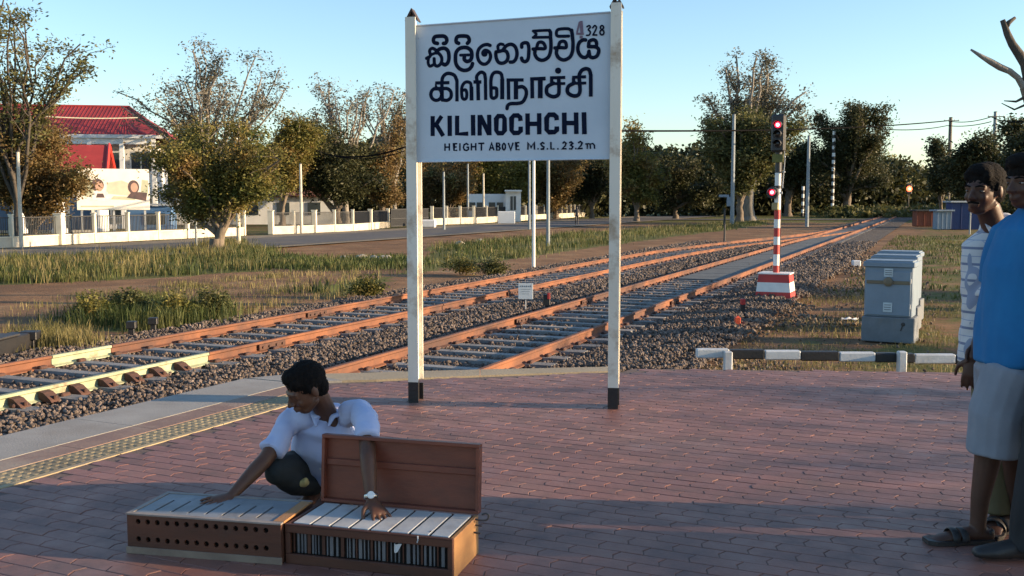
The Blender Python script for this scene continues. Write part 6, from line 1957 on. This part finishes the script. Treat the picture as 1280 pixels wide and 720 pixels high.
# shirt
sh = Flesh()
sx_ = vn(1, -.06, 0)
sh.loft([neck0 + Vector((0, .03, .0)), neck0.lerp(chest, .35) + Vector((0, 0, .0)), chest, belly + Vector((-.01, 0, 0)), belly.lerp(pelv, .6)], [(.075, .06), (.165, .10), (.172, .125), (.150, .125), (.148, .13)], sx_, 20, 3, (1, .3))
sh.loft([shR.lerp(neck0, .4), shR], [.060, .058], None, 12, 2); sh.loft([shL.lerp(neck0, .4), shL], [.058, .052], None, 12, 2)
slR = shR.lerp(elR, .80); sh.loft([shR, shR.lerp(slR, .5), slR], [.056, .053, .058], None, 14, 1, (1, .2))
slL = lidtop.lerp(elL, .42); sh.loft([shL, lidtop + Vector((0, 0, .012)), slL + Vector((0, -.006, 0))], [.053, .048, .050], None, 14, 1, (1, .2))
so = sh.bake('shirt', M('shirt_pale_blue', (.50, .54, .72), (.44, .48, .66), 5, .85, .25, .002, fine=220), Pm, .0062, 4, (.026, 26, .7, 5)); so.location = Pinv
# collar: two flaps and a band
cl_ = Flesh(); n_ = neck0 + Vector((0, 0, .012))
cb = [n_ + Vector((math.cos(a) * .072, math.sin(a) * .062, .018 + .014 * math.sin(a))) for a in [math.pi * (-.35 + 1.7 * k / 12) for k in range(13)]]
cl_.loft(cb, [(.008, .024)] * 13, vn(0, 0, 1), 10, 2)
for sxx in (-1, 1):
    a_ = n_ + Vector((sxx * .042 - .012, -.055, .010)); cl_.loft([n_ + Vector((sxx * .066, -.02, .02)), a_, a_ + Vector((-sxx * .012 - .004, -.030, -.045))], [(.026, .006), (.026, .006), (.007, .005)], vn(sxx, .0, .5), 10, 2)
co_ = cl_.bake('collar', M('shirt_pale_blue', (1, 1, 1)), Pm, .004, 2); co_.location = Pinv
# dark opening at the neck and the button line
mb = MB()
for k in range(4):
    p_ = chest + Vector((-.03, -.118, .05 - .055 * k)) + Vector((0, .0 + .016 * k, 0)); mb.lathe(p_, [(.006, 0), (.005, .003)], 8, (-.1, -1, .3))
bt = mb.build('buttons', m_white, Pm); bt.location = Pinv; bt['kind'] = 'stuff'
# trousers
tr = Flesh()
kR = Vector((At(347, 598, 4.74).x, 4.74, .225)); hipR = Vector((pelv.x - .07, 5.10, .16)); ftR = Vector((At(392, 618, 4.96).x, 4.97, .09))
kL = Vector((At(470, 598, 4.74).x + .02, 4.80, .22)); hipL = Vector((pelv.x + .08, 5.12, .16)); ftL = Vector((At(440, 618, 5.0).x, 5.03, .07))
tr.loft([belly.lerp(pelv, .3), pelv, pelv + Vector((0, .05, -.03))], [(.135, .115), (.155, .13), (.13, .11)], sx_, 18, 3)
for h_, k_, f2 in ((hipR, kR, ftR), (hipL, kL, ftL)):
    tr.loft([h_, h_.lerp(k_, .5) + Vector((0, 0, .012)), k_], [.092, .080, .062], None, 14, 3)
    tr.loft([k_, k_.lerp(f2, .5) + Vector((0, 0, -.02)), f2], [.060, .058, .046], None, 14, 2)
to = tr.bake('trousers', M('trousers_dark_green_grey', (.022, .025, .024), (.015, .017, .017), 6, .85, .3, .002, fine=200), Pm, .008, 4, (.010, 26, .6, 9)); to.location = Pinv
ft = Flesh()
for f2, dx in ((ftR, -1), (ftL, 1)):
    ft.loft([f2 + Vector((0, .02, -.045)), f2 + Vector((-.02, -.08, -.055)), f2 + Vector((-.03, -.16, -.062))], [(.032, .030), (.040, .024), (.036, .014)], vn(1, 0, 0), 12, 2)
fo = ft.bake('feet', m_skin, Pm, .006, 2); fo.location = Pinv
# watch
mb = MB(); dw = (wrL - elL).normalized(); wc = wrL - dw * .012
ux = dw.orthogonal().normalized(); uy = dw.cross(ux)
ring = [wc + (ux * math.cos(a) + uy * math.sin(a)) * .0295 for a in [2 * math.pi * k / 18 for k in range(19)]]
wt = Flesh(); wt.loft(ring, [(.009, .003)] * 19, dw, 8, 1); wo_ = wt.mb.build('watch', M('watch_steel', (.62, .60, .55), rough=.25, metal=.9, bmp=0), Pm, True); wo_.location = Pinv
mb = MB(); wdir = vn(.15, -.95, .2); wdir = (wdir - dw * wdir.dot(dw)).normalized(); mb.lathe(wc + wdir * .027, [(.016, 0), (.016, .006), (.012, .008)], 14, wdir); wf = mb.build('watch_dial', m_white, wo_)
# added yellow lump that stands in for a small bright spot beside his leg
mb = Flesh(); c_ = Vector((At(379, 612, 4.80).x, 4.80, .155)); mb.ell(c_, IDF, (.030, .02, .018)); mb.ell(c_ + Vector((.014, -.008, .012)), IDF, (.014, .014, .014)); mb.ell(c_ + Vector((-.022, 0, -.004)), IDF, (.02, .015, .009))
o = mb.bake('blob', M('yellow_spot', (.62, .46, .18), (.5, .36, .13), 20, .8, .3), None, .004, 1, (.004, 90, 1, 4)); tag(o, 'small crumpled yellow cloth on the crouching man\'s dark trousers', 'blob')

# ---------------- standing people on the right
def foot(fl, a, toe, r=.036):
    fl.loft([a + Vector((0, 0, .0)), a + Vector((0, 0, -.045))], [.036, .034], None, 10, 2)
    d = (toe - a); d.z = 0; d.normalize(); b = Vector((a.x, a.y, .035))
    fl.loft([b - d * .045, b + d * .05 + Vector((0, 0, .006)), b + d * .13 - Vector((0, 0, .006)), b + d * .185 - Vector((0, 0, .014))], [(.032, .034), (.036, .034), (.044, .020), (.036, .012)], Vector((-d.y, d.x, 0)), 12, 2)
    sd_ = Vector((-d.y, d.x, 0))
    for i, (o_, l_) in enumerate(((-.030, .215), (-.012, .222), (.004, .215), (.018, .207), (.031, .195))):
        fl.loft([b + d * .17 + sd_ * o_ - Vector((0, 0, .016)), b + d * l_ + sd_ * o_ - Vector((0, 0, .02))], [.0105 if i == 0 or i == 4 else .009] * 2, None, 8, 2)
def sandal(par, a, toe, inv, mt):
    d = (toe - a); d.z = 0; d.normalize(); sd_ = Vector((-d.y, d.x, 0)); b = Vector((a.x, a.y, 0)) + inv
    pr = [(-.065, .030), (-.03, .040), (.05, .041), (.13, .053), (.20, .050), (.235, .030)]
    poly = [b + d * x + sd_ * w for x, w in pr] + [b + d * x - sd_ * w for x, w in reversed(pr)]
    mb = MB(); mb.prism([(p.x, p.y) for p in poly], .003, .022); so_ = mb.build('sandal', mt, par)
    for x0_ in (.075, .115):
        st_ = Flesh()
        arc = [b + d * x0_ + sd_ * (.05 * math.cos(t)) + Vector((0, 0, .02 + .045 * math.sin(t))) for t in [math.pi * k / 8 for k in range(9)]]
        st_.loft(arc, [(.017, .004)] * 9, d, 8, 1); st_.mb.build('strap', mt, so_, True)
    st_ = Flesh()
    arc = [b - d * (.035 + .03 * math.sin(t)) + sd_ * (.040 * math.cos(t)) + Vector((0, 0, .055)) for t in [math.pi * k / 8 for k in range(9)]]
    st_.loft(arc, [(.004, .010)] * 9, sd_, 8, 1)
    st_.mb.build('strap', mt, so_, True)
m_sand = M('sandal_black', (.02, .018, .018), (.03, .026, .025), 8, .55)
# blue T-shirt man, facing left
P2 = thing('person', 'man in bright blue T-shirt and grey shorts with black sandals, facing left', 'person', (2.165, 4.42, 0)); i2 = Vector((-2.12, -4.42, 0))
fl = Flesh(); f2 = vn(-.93, -.34, -.05)
hc2 = Vector((2.155, 4.38, 1.575)); L2, fr2 = head(fl, hc2, f2, vn(0, 0, 1), 1.0)
fl.loft([Vector((2.20, 4.42, 1.40)), L2(0, -.03, -.07)], [.055, .052], None, 12, 2)
fl.loft([Vector((2.17, 4.42, 1.38)), Vector((2.15, 4.42, 1.2)), Vector((2.13, 4.42, .98)), Vector((2.12, 4.42, .86))], [(.13, .075), (.13, .09), (.12, .09), (.13, .09)], vn(0, 1, 0), 16, 3)
ank1 = Vector((2.005, 4.40, .10)); kn1 = Vector((2.02, 4.39, .50)); hp1 = Vector((2.09, 4.36, .86))
ank2 = Vector((2.26, 4.56, .10)); kn2 = Vector((2.17, 4.52, .49)); hp2 = Vector((2.12, 4.50, .86))
for h_, k_, a_ in ((hp1, kn1, ank1), (hp2, kn2, ank2)):
    fl.loft([h_, k_], [.085, .055], None, 14, 2)
    fl.loft([k_, k_.lerp(a_, .3) + Vector((.018, 0, 0)), k_.lerp(a_, .75), a_], [.053, .056, .040, .034], None, 14, 2)
foot(fl, ank1, ank1 + Vector((-1, -.05, 0))); foot(fl, ank2, ank2 + Vector((-1, -.2, 0)))
e2 = Vector((2.30, 4.13, 1.075)); w2 = Vector((2.31, 4.10, .84)); s2 = Vector((2.17, 4.235, 1.345))
fl.loft([s2, s2.lerp(e2, .5), e2], [.050, .044, .038], None, 12, 2); fl.loft([e2, e2.lerp(w2, .3), w2], [.038, .038, .025], None, 12, 2)
hand(fl, w2, vn(-.05, .05, -1), vn(.1, -.95, 0), 1.0, .30, .05, 1)
s3 = Vector((2.17, 4.61, 1.345)); e3 = Vector((2.14, 4.66, 1.07)); w3_ = Vector((2.08, 4.63, .86))
fl.loft([s3, e3], [.05, .038], None, 12, 2); fl.loft([e3, w3_], [.038, .025], None, 12, 2); hand(fl, w3_, vn(-.1, 0, -1), vn(-.2, .95, 0), 1.0, .3, .05, -1)
o = fl.bake('body', m_skind, P2, .0065, 3); o.location = i2
o = hair(L2, fr2, P2, 1.06, 7, .012); o.location = i2
h_ = bpy.data.objects.new('face', None); COL.objects.link(h_); h_.parent = P2; h_.location = i2; face_parts(L2, fr2, h_)
sh = Flesh()
sh.loft([Vector((2.185, 4.42, 1.425)), Vector((2.17, 4.42, 1.36)), Vector((2.15, 4.42, 1.2)), Vector((2.135, 4.42, 1.0)), Vector((2.13, 4.42, .80))], [(.09, .065), (.185, .105), (.185, .130), (.175, .130), (.185, .142)], vn(0, 1, 0), 20, 2, (1, .1))
sh.loft([s2 + Vector((0, .03, .02)), s2.lerp(e2, .8)], [.066, .068], None, 14, 1, (1, .15)); sh.loft([s3 + Vector((0, -.03, .02)), s3.lerp(e3, .8)], [.066, .068], None, 14, 1, (1, .15))
o = sh.bake('t_shirt', M('tshirt_blue', (.008, .15, .36), (.007, .12, .30), 5, .85, .2, .002, fine=200), P2, .007, 4, (.026, 18, .5, 11)); o.location = i2
sr = Flesh(); sr.loft([Vector((2.125, 4.42, .84)), Vector((2.12, 4.42, .76))], [(.14, .10), (.172, .128)], vn(0, 1, 0), 18, 2)
sr.loft([Vector((2.11, 4.35, .78)), Vector((2.06, 4.37, .58)), Vector((2.055, 4.38, .41))], [.118, .122, .118], None, 16, 1, (1, .1))
sr.loft([Vector((2.13, 4.50, .78)), Vector((2.15, 4.51, .58)), Vector((2.17, 4.52, .42))], [.115, .112, .108], None, 16, 1, (1, .1))
o = sr.bake('shorts', M('shorts_grey', (.24, .26, .30), (.19, .21, .25), 4, .85, .2, .002, fine=200), P2, .007, 4, (.012, 20, .4, 13)); o.location = i2
sandal(P2, ank1, ank1 + Vector((-1, -.05, 0)), i2, m_sand); sandal(P2, ank2, ank2 + Vector((-1, -.2, 0)), i2, m_sand)
# checked shirt man, behind, looking to the left over the other's shoulder
m_chk, nt, bs = newmat('checked_cloth')
tc = nd(nt, 'ShaderNodeTexCoord').outputs['Object']
sp = nd(nt, 'ShaderNodeSeparateXYZ'); nt.links.new(tc, sp.inputs[0])
def lines(src, per, wd, ph=0.0):
    a = nd(nt, 'ShaderNodeMath', operation='MULTIPLY_ADD'); nt.links.new(src, a.inputs[0]); a.inputs[1].default_value = 1 / per; a.inputs[2].default_value = ph + 50
    b = nd(nt, 'ShaderNodeMath', operation='FRACT'); nt.links.new(a.outputs[0], b.inputs[0])
    c = nd(nt, 'ShaderNodeMath', operation='LESS_THAN'); nt.links.new(b.outputs[0], c.inputs[0]); c.inputs[1].default_value = wd
    return c.outputs[0]
xy = nd(nt, 'ShaderNodeMath', operation='ADD'); nt.links.new(sp.outputs[0], xy.inputs[0])
ym = nd(nt, 'ShaderNodeMath', operation='MULTIPLY'); nt.links.new(sp.outputs[1], ym.inputs[0]); ym.inputs[1].default_value = .6; nt.links.new(ym.outputs[0], xy.inputs[1])
col = mixc(nt, lines(sp.outputs[2], .075, .16), (.55, .55, .56), (.16, .19, .28))
col = mixc(nt, lines(sp.outputs[2], .075, .05, .45), col, (.25, .3, .42))
col = mixc(nt, lines(xy.outputs[0], .06, .13), col, (.24, .28, .38))
col = mixc(nt, lines(xy.outputs[0], .06, .05, .5), col, (.35, .4, .5))
nt.links.new(col, bs.inputs['Base Color']); bs.inputs['Roughness'].default_value = .85
P1 = thing('person', 'man in white and blue checked shirt and olive trousers looking out from behind', 'person', (2.28, 4.74, 0)); i1 = -P1.location
fl = Flesh(); f1 = vn(-.82, -.57, -.06); hc1 = Vector((At(1230, 240, 4.70).x, 4.70, 1.545)); L1, fr1 = head(fl, hc1, f1, vn(.06, 0, 1), 1.0)
fl.loft([Vector((2.255, 4.77, 1.35)), L1(0, -.03, -.07)], [.056, .053], None, 12, 2)
fl.loft([Vector((2.285, 4.78, 1.33)), Vector((2.295, 4.78, 1.15)), Vector((2.295, 4.78, .9))], [(.12, .07), (.13, .09), (.12, .09)], vn(1, -.5, 0), 16, 3)
a1_ = Vector((2.240, 4.62, .10)); a2_ = Vector((2.435, 4.78, .10))
fl.loft([Vector((2.235, 4.72, .85)), Vector((2.235, 4.66, .48)), a1_], [.085, .055, .036], None, 12, 2); fl.loft([Vector((2.395, 4.80, .85)), Vector((2.415, 4.78, .48)), a2_], [.085, .055, .036], None, 12, 2)
foot(fl, a1_, a1_ + Vector((-.5, -.8, 0))); foot(fl, a2_, a2_ + Vector((-.3, -.9, 0)))
sA = At(1243, 306, 4.78) ; eA = At(1238, 385, 4.70); wA = At(1216, 446, 4.60); fl.loft([sA, eA, wA], [.048, .038, .025], None, 12, 2); hand(fl, wA, vn(-.10, -.05, -1), vn(-.5, -.8, 0), 1, .3, .05, 1)
sB = Vector((2.455, 4.72, 1.30)); eB = Vector((2.515, 4.70, 1.03)); wB = Vector((2.495, 4.64, .80)); fl.loft([sB, eB, wB], [.048, .038, .025], None, 12, 2); hand(fl, wB, vn(0, -.05, -1), vn(.9, 0, 0), 1, .3, .05, -1)
o = fl.bake('body', m_skind, P1, .0065, 3); o.location = i1
o = hair(L1, fr1, P1, 1.0, 17); o.location = i1
h_ = bpy.data.objects.new('face', None); COL.objects.link(h_); h_.parent = P1; h_.location = i1; face_parts(L1, fr1, h_, 1.0, True)
sh = Flesh(); sdv = vn(1, -.35, 0)
sh.loft([Vector((2.260, 4.77, 1.375)), Vector((2.285, 4.78, 1.31)), Vector((2.290, 4.78, 1.15)), Vector((2.295, 4.78, .95)), Vector((2.295, 4.78, .74))], [(.085, .07), (.175, .10), (.176, .125), (.17, .125), (.178, .13)], sdv, 20, 2, (1, .1))
sh.loft([sA + Vector((.03, 0, .01)), sA.lerp(eA, .85)], [.064, .066], None, 14, 1, (1, .15)); sh.loft([sB + Vector((-.03, 0, .01)), sB.lerp(eB, .85)], [.064, .066], None, 14, 1, (1, .15))
o = sh.bake('shirt', m_chk, P1, .007, 4, (.013, 22, .5, 19)); o.location = i1
cl_ = Flesh()
for sxx in (-1, 1):
    b0_ = Vector((2.260, 4.76, 1.385)); cl_.loft([b0_ + sdv * (.06 * sxx) + Vector((0, .02, .02)), b0_ + sdv * (.045 * sxx) + Vector((-.02, -.055, .0)), b0_ + sdv * (.025 * sxx) + Vector((-.04, -.09, -.05))], [(.026, .007), (.026, .007), (.01, .006)], vn(sxx, 0, .5), 10, 2)
o = cl_.bake('collar', m_chk, P1, .005, 2); o.location = i1
tr = Flesh(); tr.loft([Vector((2.295, 4.78, .90)), Vector((2.295, 4.77, .78))], [(.15, .115), (.16, .125)], sdv, 18, 2)
tr.loft([Vector((2.235, 4.73, .80)), Vector((2.230, 4.67, .46)), a1_ + Vector((0, 0, -.03))], [.10, .082, .075], None, 14, 1, (1, .2)); tr.loft([Vector((2.385, 4.80, .80)), Vector((2.415, 4.79, .46)), a2_ + Vector((0, 0, -.03))], [.10, .082, .075], None, 14, 1, (1, .2))
o = tr.bake('trousers', M('trousers_olive', (.14, .115, .055), (.10, .082, .04), 4, .85, .3, .002, fine=200), P1, .008, 4, (.012, 22, .35, 23)); o.location = i1
for a_, d_ in ((a1_, Vector((-.5, -.8, 0))), (a2_, Vector((-.3, -.9, 0)))): sandal(P1, a_, a_ + d_, i1, m_sand)
# third person, mostly outside the frame
P3 = thing('person', 'person in white shirt and black trousers, cut off by the right edge', 'person', (2.32, 4.16, 0)); i3 = -P3.location
fl = Flesh(); f3 = vn(-.9, .1, 0); hc3 = Vector((2.52, 4.20, 1.60)); L3, fr3 = head(fl, hc3, f3, vn(0, 0, 1), 1.0)
fl.loft([Vector((2.53, 4.20, 1.42)), L3(0, -.03, -.07)], [.055, .052], None, 12, 2)
fl.loft([Vector((2.50, 4.20, 1.36)), Vector((2.40, 4.18, 1.0)), Vector((2.30, 4.17, .86))], [(.14, .09), (.13, .10), (.14, .11)], vn(0, 1, 0), 16, 3)
a31 = Vector((2.16, 4.18, .10)); a32 = Vector((2.42, 4.30, .10))
fl.loft([Vector((2.27, 4.13, .85)), Vector((2.18, 4.14, .48)), a31], [.08, .055, .036], None, 12, 2); fl.loft([Vector((2.34, 4.27, .85)), Vector((2.40, 4.28, .48)), a32], [.08, .055, .036], None, 12, 2)
sA = Vector((2.50, 4.02, 1.32)); eA = Vector((2.52, 3.97, 1.05)); wA = Vector((2.44, 3.98, .83)); fl.loft([sA, eA, wA], [.048, .038, .025], None, 12, 2); hand(fl, wA, vn(-.1, 0, -1), vn(0, -1, 0), 1, .3, .05, 1)
sB = Vector((2.50, 4.38, 1.32)); eB = Vector((2.54, 4.42, 1.05)); wB = Vector((2.48, 4.42, .83)); fl.loft([sB, eB, wB], [.048, .038, .025], None, 12, 2); hand(fl, wB, vn(-.1, 0, -1), vn(0, 1, 0), 1, .3, .05, -1)
o = fl.bake('body', m_skind, P3, .008, 3); o.location = i3
o = hair(L3, fr3, P3, 1.0, 27); o.location = i3
h_ = bpy.data.objects.new('face', None); COL.objects.link(h_); h_.parent = P3; h_.location = i3; face_parts(L3, fr3, h_)
sh = Flesh(); sh.loft([Vector((2.52, 4.20, 1.40)), Vector((2.50, 4.20, 1.33)), Vector((2.42, 4.18, 1.05)), Vector((2.30, 4.17, .84)), Vector((2.26, 4.17, .78))], [(.08, .07), (.17, .11), (.17, .13), (.17, .13), (.17, .14)], vn(0, 1, 0), 20, 2, (1, .1))
sh.loft([sA + Vector((0, .03, 0)), eA], [.064, .066], None, 14, 1); sh.loft([sB + Vector((0, -.03, 0)), eB], [.064, .066], None, 14, 1)
o = sh.bake('shirt', M('shirt_white', (.6, .62, .64), (.52, .54, .56), 5, .85, .2, .002, fine=200), P3, .008, 4, (.008, 26, .5, 29)); o.location = i3
tr = Flesh(); tr.loft([Vector((2.30, 4.17, .86)), Vector((2.28, 4.17, .74))], [(.15, .12), (.16, .125)], vn(0, 1, 0), 18, 2)
tr.loft([Vector((2.24, 4.12, .78)), Vector((2.18, 4.13, .46)), a31 + Vector((.01, 0, -.04))], [.11, .09, .085], None, 14, 1, (1, .2)); tr.loft([Vector((2.33, 4.27, .78)), Vector((2.40, 4.28, .46)), a32 + Vector((0, 0, -.04))], [.105, .09, .085], None, 14, 1, (1, .2))
o = tr.bake('trousers', M('trousers_black', (.014, .014, .016), (.02, .02, .022), 4, .85, .3, .002, fine=200), P3, .008, 4, (.010, 24, .35, 31)); o.location = i3
for a_ in (a31, a32):
    sf = Flesh(); b = Vector((a_.x, a_.y, .045)); sf.loft([b + Vector((.05, 0, 0)), b + Vector((-.06, 0, .005)), b + Vector((-.15, 0, -.008)), b + Vector((-.21, 0, -.012))], [(.036, .042), (.042, .042), (.048, .032), (.038, .022)], vn(0, 1, 0), 14, 2)
    o = sf.bake('shoe', m_sand, P3, .006, 3); o.location = i3
# far walking figure on the road
p = G(721, 281, GZ); Pf = thing('person', 'tiny dark figure walking beside the road behind the board', 'person', p)
fl = Flesh(); fl.ell(Vector((0, 0, 1.58)), IDF, (.09, .10, .12)); fl.loft([Vector((0, 0, 1.45)), Vector((0, 0, 1.5))], [.06, .06], None)
fl.loft([Vector((0, 0, 1.38)), Vector((0, 0, 1.1)), Vector((0, 0, .9))], [(.20, .11), (.16, .11), (.16, .12)], vn(1, 0, 0)); fl.loft([Vector((-.08, 0, .88)), Vector((-.10, -.08, .46)), Vector((-.12, .1, .06))], [.09, .06, .045]); fl.loft([Vector((.08, 0, .88)), Vector((.1, .08, .46)), Vector((.1, -.15, .06))], [.09, .06, .045])
for sx in (-1, 1): fl.loft([Vector((.2 * sx, 0, 1.36)), Vector((.24 * sx, .03, 1.08)), Vector((.22 * sx, -.08, .84))], [.05, .04, .03]); fl.loft([Vector((.1 * sx, .05 * sx, .04)), Vector((.1 * sx, .05 * sx - .14, .03))], [.04, .03])
fl.bake('body', m_dark, Pf, .02, 2)
